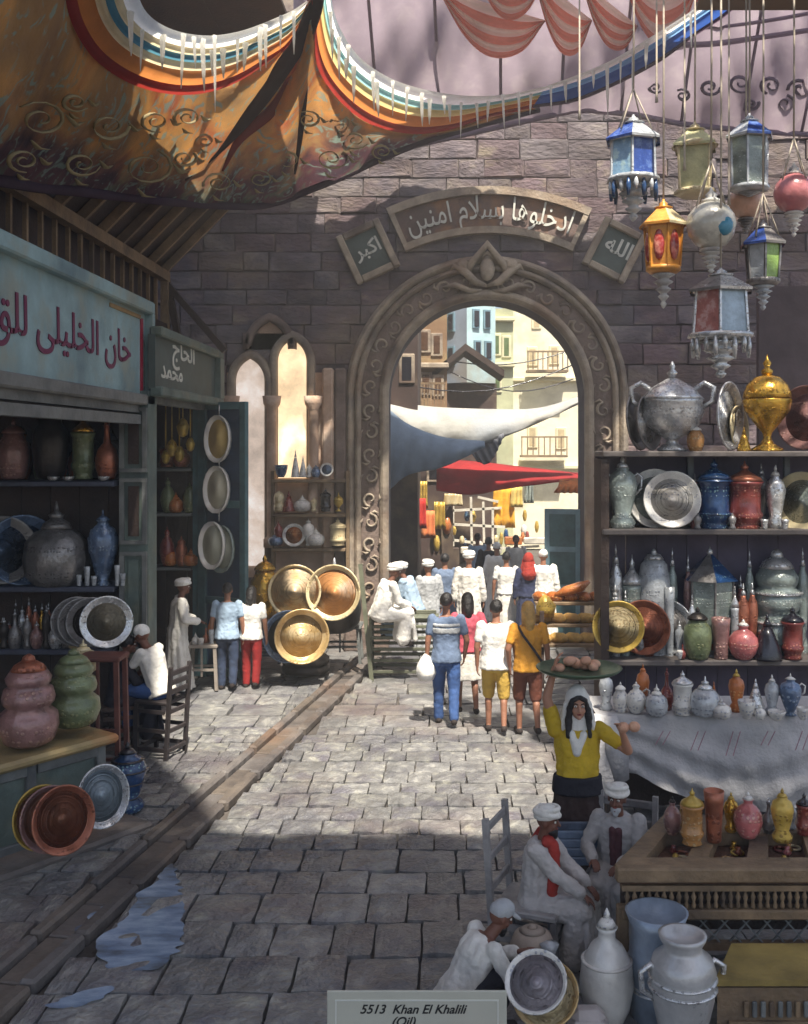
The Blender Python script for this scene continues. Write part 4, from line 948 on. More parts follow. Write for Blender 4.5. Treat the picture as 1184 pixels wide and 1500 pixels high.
# ---- second shelf
pot('candlestick', 'slim', 'ice', 912, 775, 44, 108, d, 'ornate glass and silver candlestick at left of the second right shelf', 'candlestick', 'silver', handles=2)
plate(958, 731, 44, 13.15, 'white', 'ice', 'pale green plate behind the round white plate on the second shelf', yaw=12, tilt=-8)
plate(984, 732, 42, 12.95, 'white', 'white', 'big round white plate with grey sheen on the second right shelf', yaw=-4, tilt=-8)
pot('bottle', 'slim', 'red', 1018, 775, 16, 82, d, 'thin red glass bottle beside the blue lidded canister', 'bottle', 'pewter')
pot('canister', 'canister', 'navy', 1046, 775, 52, 104, d, 'deep blue lidded canister with pale turquoise bands', 'jar', 'navy', bands_=[(.22, .5), (.68, .52)])
pot('canister', 'canister', 'red', 1091, 775, 54, 100, d, 'brick red lidded canister right of the blue one', 'jar', 'copper')
pot('figurine', 'slim', 'silver', 1136, 775, 30, 94, d, 'slender silver figure shaped flask on the second right shelf', 'flask', 'white')
for q, (x_, l_) in enumerate(((1120, 'left'), (1150, 'right'))): pot('cup', 'cup', 'silver', x_, 775, 12, 14, 12.8, f'tiny silver cup at the {l_} foot of the slender silver flask', 'cup')
for x_, l_ in ((1022, 'left'), (1073, 'right')): pot('vial', 'slim', 'pewter', x_, 775, 12, 24, 12.8, f'tiny grey vial on the {l_} of the deep blue canister', 'vial')
plate(1176, 735, 44, 13.0, 'cream', 'ice', 'pale grey green plate cut by the right edge on the second shelf', yaw=-50, tilt=-6)
# ---- third shelf, back row
B3 = 13.25
for x_, w_, h_, m_, k_, l_ in ((884, 18, 132, 'ice', 'slim', 'tall clear glass bottle at the far left of the third right shelf'), (902, 22, 165, 'silver', 'slim', 'tallest slim glass decanter with silver stopper on the third shelf'), (926, 34, 150, 'ice', 'canister', 'domed pale green glass jar behind the gold rimmed plate'), (958, 48, 158, 'milk', 'block', 'square shouldered glass jar with silver lid behind the copper dish'), (985, 16, 160, 'ice', 'slim', 'slim glass bottle left of the blue roofed lantern'), (1008, 14, 150, 'rose', 'slim', 'slim rose glass bottle beside the blue roofed lantern'), (1085, 16, 120, 'red', 'slim', 'thin red bottle rising in front of the blue roofed lantern'), (1098, 14, 158, 'ice', 'slim', 'slim clear bottle between blue roofed lantern and silver samovar'), (1176, 18, 160, 'ice', 'slim', 'slim glass bottle at the right end of the third shelf')):
    pot('bottle', k_, m_, x_, 962, w_, h_, B3, l_, 'bottle', 'silver')
pot('samovar', 'stack', 'ice', 1138, 962, 82, 158, 13.25, 'large grey green tiered samovar at the right of the third shelf', 'samovar', 'silver', bands_=[(.34, .5), (.6, .44)])
# blue roofed table lantern
def house_lantern(px, py, w, h, D, label, rc, bc):
    s = FOC/D; t = thing('lantern', label, 'lantern', W(px, py, D), .5); w_, h_ = w/s/2, h/s
    b = B(); b.lathe([(w_*.8, 0), (w_*.85, h_*.04), (w_*.75, h_*.08)], 6); b.build('base', MR['pewter'], t)
    for i in range(6):
        a = i*PI/3; b = B(); b.bar((w_*.72*math.cos(a), w_*.72*math.sin(a), h_*.07), (w_*.82*math.cos(a), w_*.82*math.sin(a), h_*.7), .02, .02); b.build('lantern_rib', MR['pewter'], t)
        a2 = a+PI/3; P = [(w_*.7*math.cos(a), w_*.7*math.sin(a), h_*.08), (w_*.7*math.cos(a2), w_*.7*math.sin(a2), h_*.08), (w_*.8*math.cos(a2), w_*.8*math.sin(a2), h_*.7), (w_*.8*math.cos(a), w_*.8*math.sin(a), h_*.7)]
        b = B(); b.add(P, [(0, 1, 2, 3)]); b.build('pane', MR[bc], t)
    for i in range(6):
        a = i*PI/3; a2 = a+PI/3; z0, z1 = h_*.7, h_*.95
        b = B(); b.add([(w_*math.cos(a), w_*math.sin(a), z0), (w_*math.cos(a2), w_*math.sin(a2), z0), (0, 0, z1)], [(0, 1, 2)]); b.build('roof_panel', MR[rc[i % len(rc)]], t)
    b = B(); b.lathe([(.03, h_*.92), (.045, h_*.95), (.015, h_*.98), (.005, h_)], 8); b.build('finial', MR['silver'], t)
house_lantern(1040, 962, 84, 162, 13.25, 'glass table lantern with blue and silver pointed roof on the third shelf', ['navy', 'pewter'], 'ice')
# front row
plate(978, 918, 40, 13.2, 'silver', 'pewter', 'silvery dish at the back of the three leaning dishes on the third shelf', yaw=-28, tilt=-8)
plate(944, 919, 40, 13.05, 'copper', 'copper', 'coppery brown dish in the middle of the three leaning dishes', yaw=-24, tilt=-8)
plate(906, 918, 38, 12.88, 'gold', 'cream', 'gold rimmed cream plate at the front of the three leaning dishes', yaw=-10, tilt=-8, wellr=.76)
for k_, m_, x_, w_, h_, l_, ct, m2 in (('jar', 'olive', 1022, 42, 76, 'brown green lidded jar in front of the blue roofed lantern', 'jar', 'dark'), ('cup', 'rose', 1056, 28, 60, 'beige fluted beaker between brown jar and pink bottle', 'cup', None), ('round', 'pink', 1089, 44, 58, 'round pink glass bottle on the third right shelf', 'bottle', 'white'), ('cone', 'black', 1124, 44, 66, 'dark conical pot between the pink and red bottles', 'pot', 'black'), ('canister', 'red', 1161, 34, 78, 'crimson jar with black lid at the right end of the third shelf', 'jar', 'black')):
    pot(ct, k_, m_, x_, 965, w_, h_, 12.85, l_, ct, m2)
pot('vial', 'bottle', 'red', 1000, 965, 10, 22, 12.8, 'tiny red vial at the foot of the silvery leaning dish', 'vial'); pot('cup', 'bowl', 'white', 996, 965, 9, 12, 12.7, 'tiny white cup before the tiny red vial', 'cup')

rr = random.Random(41); xs_ = [888+i*15.5+rr.uniform(-4, 4) for i in range(18)]
for i, x_ in enumerate(xs_):
    k_ = rr.choice(['slim', 'bottle', 'vase', 'canister', 'cup']); m_ = rr.choice(['ice', 'milk', 'milk', 'silver', 'pewter', 'copper', 'ice'])
    pot('glass', k_, m_, x_, 963, rr.uniform(12, 19), rr.uniform(46, 118), 13.05, f'{ {"ice": "pale green", "milk": "milky", "silver": "silvery", "pewter": "grey", "copper": "brown"}[m_]} {"beaker" if k_ == "cup" else "flask"} in the crowded middle of the third right shelf, {ORD[i]}', 'glassware', 'silver', group='small glassware crowding the third right shelf')
for i, x_ in enumerate([900+i*24 for i in range(11)]):
    k_ = rr.choice(['slim', 'bottle', 'round']); m_ = rr.choice(['ice', 'pewter', 'rose', 'silver'])
    pot('flask', k_, m_, x_+rr.uniform(-5, 5), 773, rr.uniform(12, 20), rr.uniform(50, 96), 13.32, f'dim flask standing far back on the second right shelf, {ORD[i]}', 'flask', 'silver', group='dim flasks far back on the second right shelf')

# ---- cloth covered table, D = 10.3
tb = thing('cloth_table', 'long table hidden by a sagging white cloth below the right shelves', 'table', (2.9, 10.6, 0))
TZ = 1.19
b = B(); b.box((0, 0, TZ-.05), (2.7, .75, .06)); b.build('tabletop', mWood, tb)
for sx in (-1, 1):
    for sy in (-1, 1): b = B(); b.box((sx*1.22, sy*.3, (TZ-.08)/2), (.09, .09, TZ-.08)); b.build('leg', mWood, tb)
b = B(); b.box((0, .33, .55), (2.3, .03, 1.0)); b.build('rear_panel', mWood, tb)
V = []; nx, ny = 70, 26; fx0, fx1 = -1.38, 1.4
mDrape = M('striped_table_cloth', c(180, 178, 178), .9, var=.18, scale=1.6, bump=.5, bscale=26, dirt=c(146, 144, 150))
for i in range(nx+1):
    u = i/nx; x_ = fx0+(fx1-fx0)*u
    hem = np.interp(u, [0, .14, .2, .35, .55, .8, 1], [.62, .66, .78, .98, 1.12, 1.05, .8])
    for j in range(ny+1):
        v = j/ny
        if v < .3: q = v/.3; yy = .36-q*.78; zz = .012+.01*math.sin(x_*9)*q
        else:
            q = (v-.3)/.7; sw_ = .10*math.sin(PI*u)*math.sin(q*PI*.9); f1 = .03*math.sin(q*17-6*math.sin(PI*u)+.6*math.sin(u*9))*min(1, q*3)+.03*math.sin(u*34+q*5)*q+.014*math.sin(u*71-q*9)*q
            yy = -.42-.03*q-sw_-f1; zz = .01-q*hem*.85
        V.append((x_-.06*math.sin(q*2)*(1 if u > .5 else -1)*0, yy, TZ+zz))
F = [(i*(ny+1)+j, i*(ny+1)+j+1, (i+1)*(ny+1)+j+1, (i+1)*(ny+1)+j) for i in range(nx) for j in range(ny)]
cl = obj('tablecloth', mesh('tablecloth', V, F, mDrape, smooth=True), None, (2.9, 10.6, 0)); tag(cl, 'white cloth with thin red stripes draped over the long right table', 'tablecloth')
for i in range(7):         # woven red marks along the upper hanging part
    for k_ in range(2):
        x_ = -.75+i*.34+k_*.07; b = B(); b.bar((x_, -.545-.05*math.sin(PI*(x_+1.38)/2.78), TZ-.1), (x_-.09, -.60-.06*math.sin(PI*(x_+1.38)/2.78), TZ-.22-.05*(i % 3)), .009, .003); b.build('woven_stripe', M('faded_red_thread', c(158, 120, 130), .9), cl)
# gathered knot of cloth at the left end
b = B(); b.tube([(-1.36, -.42, TZ+.02), (-1.4, -.5, TZ-.25), (-1.36, -.5, TZ-.6), (-1.3, -.48, TZ-.8)], [.1, .17, .2, .06], 12, fl=.6)
b.tube([(-1.25, -.44, TZ+.0), (-1.2, -.56, TZ-.25), (-1.16, -.52, TZ-.6)], [.08, .13, .1], 10, fl=.6)
b.build('cloth_gather', mDrape, cl)
TT = [(888, 1040, 22, 60, 'slim', 'milk', 'white', 'slim milky glass bottle'), (909, 1043, 22, 44, 'jar', 'white', None, 'small white lidded jar'), (932, 1044, 30, 46, 'round', 'white', None, 'white jug with curved spout'), (942, 1036, 20, 64, 'slim', 'orange', None, 'orange bottle with tall neck'), (962, 1048, 34, 46, 'pumpkin', 'milk', 'white', 'round milky sugar bowl'), (977, 1040, 20, 62, 'bottle', 'red', None, 'bright red bottle'), (1000, 1046, 32, 64, 'canister', 'white', 'silver', 'tiered white porcelain jar'), (1033, 1048, 46, 58, 'pumpkin', 'milk', 'silver', 'domed greyish glass jar'), (1046, 1042, 14, 44, 'cone', 'orange', None, 'small orange cone flask'), (1057, 1052, 30, 30, 'pumpkin', 'white', None, 'low white bowl with lid'), (1079, 1042, 24, 62, 'slim', 'orange', 'gold', 'amber statuette flask'), (1094, 1052, 26, 26, 'bowl', 'white', None, 'small open white bowl'), (1107, 1044, 28, 50, 'cone', 'silver', 'silver', 'silver blue conical pot'), (1114, 1054, 18, 22, 'round', 'white', None, 'tiny round white pot'), (1131, 1046, 22, 58, 'slim', 'milk', 'white', 'thin blue white decanter'), (1138, 1055, 26, 14, 'bowl', 'white', None, 'flat white dish'), (1158, 1048, 32, 62, 'vase', 'blue', 'white', 'light blue water jug'), (1176, 1054, 18, 18, 'bowl', 'white', None, 'little white cup')]
for q, (x_, yb, w_, h_, k_, m_, m2, l_) in enumerate(TT):
    D_ = CH and FOC*(CH-TZ-.015)/(yb-650) if yb > 650 else 10.4
    pot(l_.split()[-1] if l_.split()[-1] in ('jar', 'bottle', 'jug', 'bowl', 'flask', 'pot', 'decanter', 'dish', 'cup') else 'jar', k_, m_, x_, yb, w_, h_, D_, l_+' on the white cloth table', 'glassware', m2, group='wares on the cloth covered table', handles=1 if 'jug' in l_ else 0)

# ---- bread stand beside the arch
st = thing('bread_stand', 'rough wooden stand with stepped shelves beside the blue door leaf', 'stand', W(835, 1000, 15))
mStraw = M('golden_straw', c(196, 158, 88), .8, var=.35, scale=6, bump=.6, dirt=c(150, 108, 62))
for i, (zz, yy) in enumerate(((.62, -.25), (.86, 0), (1.14, .25))):
    b = B(); b.box((0, yy, zz), (1.0, .32, .05), bev=.01); b.build('shelf', mWood2, st)
for sx in (-1, 1):
    for sy in (-1, 1): b = B(); b.box((sx*.44, sy*.32, .55), (.06, .06, 1.1)); b.build('leg', mWood, st)
base = Vector(st.location)
k_ = 0
rr = random.Random(21)
pl = ['front', 'middle', 'rear']
for i, (zz, yy) in enumerate(((.645, -.25), (.885, 0), (1.165, .25))):
    for j in range(5):
        b = B(); x_ = -.42+j*.21; n_ = 10; b.tube([(-.0, -.15, .05), (0, -.08, .065), (0, .05, .065), (0, .15, .05)], [.03, .075, .075, .03], 10)
        o = b.build('bread_loaf', mStraw if i < 2 else MR['orange'], None, base+Vector((x_, yy-.02, zz)), (0, 0, R(60+rr.uniform(-25, 25)))); tag(o, f'{"golden" if i < 2 else "reddish"} bread loaf, {ORD[j]} on the {pl[i]} step of the bread stand', 'bread', 'loaves on the bread stand')
b = B(); b.tube([(0, 0, 0), (.02, 0, .14), (.0, 0, .26), (0, 0, .3)], [.13, .15, .07, .02], 12); o = b.build('cloth_bundle', MR['gold'], None, base+Vector((-.38, -.1, 1.0))); tag(o, 'knotted yellow cloth bundle on the left of the bread stand', 'bundle')
b = B(); b.tube([(-.25, 0, .04), (-.1, 0, .1), (.12, 0, .16), (.26, 0, .24)], [.03, .09, .1, .03], 12, fl=.8); o = b.build('cloth_bundle', MR['orange'], None, base+Vector((.05, .15, 1.22))); tag(o, 'orange cloth bundle heaped on top of the bread stand', 'bundle')

# ---- left shop 1
s1 = 13.62
for k_, m_, x_, yb, w_, h_, l_, ct, m2, lo in (('jar', 'rose', 20, 702, 46, 88, 'dull pink round jar at the left of the upper dim shelf', 'jar', 'rose', 0), ('jar', 'dark', 74, 702, 52, 118, 'tall dark jar with shiny knob on the upper dim shelf', 'jar', 'dark', 0), ('canister', 'olive', 122, 702, 36, 98, 'olive brown lidded jar right of the tall dark jar', 'jar', 'brass', 0), ('bottle', 'copper', 157, 702, 34, 92, 'rose copper bottle at the right end of the upper dim shelf', 'bottle', 'copper', 0), ('pumpkin', 'pewter', 83, 858, 88, 124, 'large ribbed silver grey pot with lid on the middle dim shelf', 'pot', 'pewter', 12), ('vase', 'blue', 151, 858, 44, 112, 'steel blue lidded vase right of the ribbed pot', 'vase', 'blue', 0)):
    pot(ct, k_, m_, x_, yb, w_, h_, s1, l_, ct, m2, lobes=lo, la=.14)
plate(32, 806, 52, 13.75, 'blue', 'blue', 'steel blue dish behind the ribbed pot on the middle dim shelf', yaw=35)
plate(2, 806, 50, 13.6, 'pewter', 'blue', 'greyish dish cut by the left edge on the middle dim shelf', yaw=35)
for i, (x_, h_) in enumerate(((116, 16), (128, 28), (138, 14), (172, 30), (180, 18))): pot('glass', 'cup', 'milk', x_, 858, 9, h_, 13.45, f'tiny glass tumbler, {ORD[i]} of those round the blue vase', 'glass')
for i, x_ in enumerate((78, 100, 152)): pot('saucer', 'bowl', 'silver', x_, 704, 18, 6, 13.45, f'little silver saucer, {ORD[i]} on the upper dim shelf', 'saucer')
for i, (x_, w_, h_, k_, m_) in enumerate(((6, 16, 46, 'slim', 'dark'), (22, 20, 58, 'bottle', 'pewter'), (40, 14, 50, 'slim', 'pewter'), (54, 20, 40, 'round', 'rose'), (68, 14, 64, 'slim', 'dark'), (82, 22, 40, 'round', 'silver'), (97, 12, 52, 'slim', 'pewter'), (108, 18, 36, 'jar', 'cream'))):
    pot('flask', k_, m_, x_, 950, w_, h_, 13.5, f'{"dark" if m_ in ("dark",) else "pale" if m_ in ("silver", "cream") else "grey"} flask, {ORD[i]} on the low dim shelf', 'flask', 'silver', group='flasks on the low dim shelf')
rr = random.Random(43)
for i in range(12):
    k_ = rr.choice(['slim', 'bottle', 'round', 'vase']); m_ = rr.choice(['pewter', 'silver', 'brass', 'dark', 'copper', 'milk'])
    pot('flask', k_, m_, 4+i*9.6, 950, rr.uniform(9, 15), rr.uniform(40, 78), 13.8, f'small dim flask in the back row of the low left shelf, {ORD[i]}', 'flask', 'silver', group='back row flasks on the low left shelf')
    if i < 7: pot('jar', rr.choice(['jar', 'round', 'canister']), rr.choice(['dark', 'pewter', 'copper', 'olive']), 8+i*26, 702, rr.uniform(22, 30), rr.uniform(50, 80), 13.9, f'shadowy jar at the back of the upper dim shelf, {ORD[i]}', 'jar', 'dark', group='shadowy jars at the back of the upper dim shelf')
for i, (x_, y_, r_, dd, m_) in enumerate(((112, 910, 36, 13.2, 'olive'), (122, 911, 36, 13.1, 'pewter'), (134, 911, 36, 13.0, 'dark'), (156, 911, 38, 12.8, 'cream'))):
    plate(x_, y_, r_, dd, 'pewter' if i < 3 else 'silver', m_ if i < 3 else M('sand_glaze', c(140, 132, 112), .5, var=.2), ['farthest olive', 'second grey', 'third dark', 'front sand coloured'][i]+' tray of the standing row at the left shop corner', yaw=22, deep=.08)
# ---- shop 2 goods
for i, (k_, m_, x_, yb, w_, h_, l_) in enumerate((('canister', 'copper', 245, 684, 24, 34, 'red brown vase on the top shelf of the narrow shop'), ('jar', 'copper', 266, 684, 26, 30, 'broad brown pot on the top shelf of the narrow shop'), ('round', 'olive', 246, 751, 22, 52, 'greenish round flask in the narrow shop'), ('pumpkin', 'orange', 258, 751, 22, 30, 'dull orange pot on the middle narrow shelf'), ('jar', 'olive', 278, 751, 20, 44, 'dark green jar on the middle narrow shelf'), ('round', 'red', 245, 829, 22, 58, 'red round flask on the lowest narrow shelf'), ('pumpkin', 'orange', 250, 829, 20, 32, 'orange pot in front of the red flask'), ('jar', 'copper', 266, 829, 18, 44, 'brown jar on the lowest narrow shelf'), ('pumpkin', 'orange', 280, 829, 24, 26, 'bright orange squat pot at the right of the lowest narrow shelf'))):
    pot('pot', k_, m_, x_, yb, w_, h_, 17.4-.02*i, l_, 'pot')
for i, (x_, y_, s_l) in enumerate(((252, 655, 1), (268, 625, 1.1), (243, 668, .8), (263, 664, .9), (279, 650, .8))):
    t = thing('yellow_lamp', f'yellow glass hanging lamp, {ORD[[1,3,0,2,4][i]]} of the cluster in the narrow shop', 'lamp', W(x_, y_, 17.1), group='yellow lamps in the narrow shop')
    b = B(); b.lathe([(.02, -.16*s_l), (.07*s_l, -.12*s_l), (.1*s_l, 0), (.06*s_l, .09*s_l), (.02, .13*s_l)], 10); b.build('lamp_shade', MR['gold'], t)
    b = B(); b.tube([(0, 0, .12), (0, 0, 4.58-t.location.z)], .012, 5); b.build('cord', MR['gold'], t)
# plates on the door leaf
def door_pt(x_, z_, off=.12): a = -.42; return Vector((-4.06+x_*math.cos(a)+off*math.sin(a), 17.15+x_*math.sin(a)-off*math.cos(a), z_))
mDP = [M('amber_plate_glaze', c(220, 184, 108), .45, var=.2, scale=3, bump=.3, col2=c(232, 216, 160)), M('milk_plate_glaze', c(222, 216, 192), .45, var=.2, scale=3, bump=.3), M('grey_plate_glaze', c(190, 190, 172), .45, var=.2, scale=3, bump=.3)]
for i, (z_, x_, y_o, m_, l_) in enumerate(((CH-(643-650)/90, .44, .12, 0, 'amber oval plate, topmost on the open blue door'), (CH-(718-650)/90, .42, .12, 1, 'milky oval plate, in the middle of the open blue door'), (CH-(806-650)/90, .50, .10, 2, 'greenish oval plate behind the lowest grey one on the blue door'), (CH-(800-650)/90, .40, .22, 2, 'grey oval plate, lowest and nearest on the open blue door'))):
    p = door_pt(x_, z_, y_o)
    o = plate(0, 0, 1, 17, 'white' if i != 2 else 'ice', mDP[m_], l_, yaw=-24, tilt=-2, wellr=.78); o.location = p; o.scale = (.25*88, .25*88, .40*88)
    o.scale = (22, 9, 35)
for z_ in (CH+.52, CH-.28, CH-1.18):
    p = door_pt(.43, z_, .1); b = B(); b.tube([(0, 0, -.1), (0, 0, .12)], .012, 5); o = b.build('plate_hook', MR['silver'], door); o.location = (.43, -.09, z_)

# ---- shelves in the lancet niche
nsh = thing('niche_shelf', 'three narrow shelves of bright porcelain in front of the right lancet', 'shelf', (LX(458), 19.2, 0))
for y_ in (702, 752, 802): b = B(); b.box((LX(457)-nsh.location.x, 0, CH-(y_-650)/78.1-.03), (106/78, .34, .06), bev=.01); b.build('shelf', mWood2, nsh)
for x_ in (404, 512): b = B(); b.box((LX(x_)-nsh.location.x, .05, CH-(830-650)/78+.85), (.06, .2, 1.9)); b.build('upright', mWood2, nsh)
NS = [(412, 699, 20, 18, 'bowl', 'navy', 'blue bowl'), (433, 699, 13, 40, 'cone', 'white', 'tall white cone'), (444, 699, 12, 32, 'cone', 'white', 'shorter white cone'), (453, 699, 9, 20, 'slim', 'white', 'small white vase'), (463, 699, 14, 18, 'jar', 'blue', 'grey blue jar'), (409, 749, 16, 30, 'block', 'cream', 'cream box jar'), (423, 749, 20, 30, 'cone', 'red', 'red cone pot'), (443, 749, 26, 24, 'pumpkin', 'white', 'lumpy white pot'), (460, 749, 10, 22, 'slim', 'cream', 'thin cream vase'), (477, 749, 17, 34, 'canister', 'black', 'black jar'), (496, 749, 15, 28, 'urn', 'gold', 'gold urn'), (408, 799, 14, 36, 'slim', 'red', 'red bottle'), (404, 799, 22, 20, 'pumpkin', 'blue', 'blue pot'), (452, 799, 18, 40, 'vase', 'white', 'white vase'), (463, 799, 26, 26, 'pumpkin', 'white', 'round white pot'), (495, 799, 26, 40, 'canister', 'cream', 'cream tiered jar')]
rown = {699: 'top', 749: 'middle', 799: 'lowest'}
for (x_, yb, w_, h_, k_, m_, l_) in NS: pot('porcelain', k_, m_, x_, yb, w_, h_, 19.1, f'{l_} on the {rown[yb]} niche shelf left of the arch', 'porcelain', group='porcelain on the niche shelves')
plate(479, 688, 10, 19.1, 'white', 'blue', 'little ring patterned plate at the right of the top niche shelf')
plate(431, 784, 17, 19.1, 'white', 'orange', 'white plate with orange centre on the lowest niche shelf')

mTan = M('pale_tan_brass', c(204, 172, 118), .38, .35, var=.35, scale=4, bump=.2, col2=c(226, 206, 168), deco=(c(150, 104, 60), 20, .4))
# ---- brass heap left of the arch, D = 17
pot('brass_ewer', 'jar', 'brass', 388, 905, 44, 92, 17.4, 'dark golden brass ewer left of the round white tray', 'ewer', 'brass', handles=1)
plate(432, 866, 39, 17.0, 'cream', M('bright_worn_brass', c(226, 202, 168), .4, .3, var=.2, scale=2.5, bump=.2, col2=c(220, 150, 70)), 'round white and gold tray standing highest in the brass heap', yaw=4, deep=.1, wellr=.86)
plate(490, 868, 41, 17.0, 'cream', M('fiery_worn_brass', c(200, 140, 86), .4, .25, var=.3, scale=2, bump=.2, col2=c(224, 206, 186)), 'orange gold cauldron lid leaning at the right of the brass heap', yaw=-8, deep=.2, wellr=.84)
pot('cauldron', 'pumpkin', 'dark', 490, 925, 80, 108, 17.45, 'big dark cauldron behind the leaning orange lid', 'cauldron', 'silver')
plate(441, 931, 40, 16.5, mTan, mTan, 'deep golden basin tipped towards the street below the white tray', yaw=12, deep=.5, tilt=-6, wellr=.8)
plate(418, 932, 38, 16.7, 'blue', 'dark', 'dark blue basin nested behind the golden one', yaw=25, deep=.4)
def stool(px, py, w, h, D, mat, label, cat='stool', rungs=1, name='stool'):
    s = FOC/D; t = thing(name, label, cat, W(px, py, D)); w_ = w/s/2; h_ = h/s
    b = B(); b.box((0, 0, h_-.025), (w_*2, w_*1.5, .05), bev=.012); b.build('seat', mat, t)
    for sx in (-1, 1):
        for sy in (-1, 1): b = B(); b.bar((sx*w_*.95, sy*w_*.65, 0), (sx*w_*.82, sy*w_*.6, h_-.05), .05, .05); b.build('leg', mat, t)
    for i in range(rungs):
        zz = h_*(.45-.2*i)
        for sy in (-1, 1): b = B(); b.bar((-w_*.86, sy*w_*.62, zz), (w_*.86, sy*w_*.62, zz), .035, .035); b.build('rung', mat, t)
    b = B(); b.bar((0, -w_*.6, h_*.3), (0, -w_*.6, h_-.05), .03, .03); b.build('upright', mat, t)
    return t
stool(500, 968, 62, 54, FOC*CH/(978-650), mGreyWood, 'pale grey wooden stool beside the foot of the arch')
stool(395, 970, 34, 48, FOC*CH/(982-650), mTealD, 'dark blue stool behind the golden basin', rungs=2)
pot('stone_jar', 'block', 'dark', 448, 984, 70, 30, 17.2, 'dark low stone pot supporting the golden basin', 'pot')
# small table with trinkets on the left
tt = stool(299, 1008, 46, 66, FOC*CH/(1010-650), M('pale_table_wood', c(150, 140, 130), .6, var=.25), 'small pale wooden table in front of the standing white robed man', 'table', name='small_table')
tz = 66/96.
TD = FOC*CH/(1010-650)
for i, (dx, w_, h_, k_, m_, l_) in enumerate(((-.12, .12, .2, 'pumpkin', 'white', 'white teapot'), (.02, .11, .26, 'bottle', 'copper', 'copper flask'), (.13, .1, .32, 'slim', 'milk', 'milky glass bottle'), (-.02, .1, .12, 'bowl', 'white', 'white bowl'), (.07, .08, .38, 'slim', 'orange', 'tall amber bottle'))):
    o = pot('trinket', k_, m_, 299, 1008, w_*96, h_*96, TD, l_+' on the small pale table', 'crockery', small=True); o.location = Vector(tt.location)+Vector((dx, (-.06, .05, -.04, -.12, .12)[i], tz+.002))

# ---- angled counter at the left
cn = thing('corner_counter', 'angled green grey counter with ochre top in the left foreground', 'counter')
Pf1, Pf0 = Vector((-3.37, 10.4, 0)), Vector((-4.35, 9.05, 0)); dr_ = (Pf1-Pf0).normalized(); nr = Vector((-dr_.y, dr_.x, 0))
ctr = (Pf0+Pf1)/2; yaw = math.atan2(dr_.y, dr_.x); Lc = (Pf1-Pf0).length; cn.location = ctr; cn.rotation_euler = (0, 0, yaw)
mTop = M('ochre_counter_top', c(158, 138, 96), .55, var=.3, scale=2.5, bump=.35, dirt=c(176, 120, 74))
b = B(); b.box((0, .55, .91), (Lc+.12, 1.22, .09), bev=.03); b.build('counter_top', mTop, cn)
b = B(); b.box((0, .6, .43), (Lc-.1, 1.0, .86)); b.build('counter_body', mGreen, cn)
for x_ in (-Lc/2+.08, -.02, Lc/2-.08): b = B(); b.box((x_, .08, .43), (.1, .06, .86), bev=.01); b.build('stile', mGreyWood, cn)
for zz in (.8, .08): 
    for x_ in (-Lc/4+.03, Lc/4-.03): b = B(); b.box((x_, .082, zz), (Lc/2-.17, .05, .12), bev=.01); b.build('rail', mGreyWood, cn)
b = B(); b.box((0, .0, .02), (Lc+.5, .7, .09), bev=.03); b.build('kerb_step', mKerb, cn)
pot('stacked_pot', 'stack', 'rose', 42, 1090, 84, 132, 9.9, 'dusky pink tiered pot at the left end of the ochre counter', 'pot', 'copper', lobes=9, la=.08)
pot('stacked_pot', 'stack', 'olive', 108, 1062, 76, 112, 10.35, 'olive green tiered pot beside the dusky pink one', 'pot', 'olive')
pot('pot', 'pumpkin', 'cream', 122, 985, 46, 48, 11.4, 'squat sand coloured pot behind the olive green pot', 'pot')
cu_ = stool(155, 1120, 58, 190, 12.6, M('red_brown_wood', c(104, 62, 54), .6, var=.35), 'red brown carved wooden stand behind the green pot', 'stand', rungs=2, name='carved_stand')
cu_.location = (W(150, 1180, 11.2).x, 11.2, 0)
# jug with bands on the ground
pot('floor_jug', 'slim', 'navy', 187, 1188, 56, 102, FOC*CH/(1188-650), 'dark blue banded jug standing on the ground beside the counter', 'jug', 'black', bands_=[(.2, .3), (.42, .43), (.6, .51), (.74, .42)])
# dishes leaning on the counter front
for i, (x_, y_, r_, m1, m2, l_, dd, ya, ex) in enumerate(((58, 1196, 47, 'gold', 'copper', 'yellow rimmed basin, farthest left of the nested three on the counter front', 9.15, 38, .9), (70, 1198, 48, 'rose', 'copper', 'rose rimmed basin in the middle of the nested three', 9.1, 36, .9), (90, 1199, 50, 'copper', 'copper', 'coppery brown basin, nearest of the nested three', 9.0, 34, .9), (147, 1165, 46, 'silver', 'blue', 'pale blue oval dish with silver rim leaning on the counter front', 9.75, 38, .85))):
    plate(x_, y_, r_, dd, m1, M('worn_copper_well', c(140, 92, 68), .4, .6, var=.35, scale=4) if m2 == 'copper' else M('pale_blue_well', c(152, 166, 176), .3, .3, var=.2, scale=4), l_, yaw=ya, ex=ex, deep=.28, wellr=.78, cat='basin')
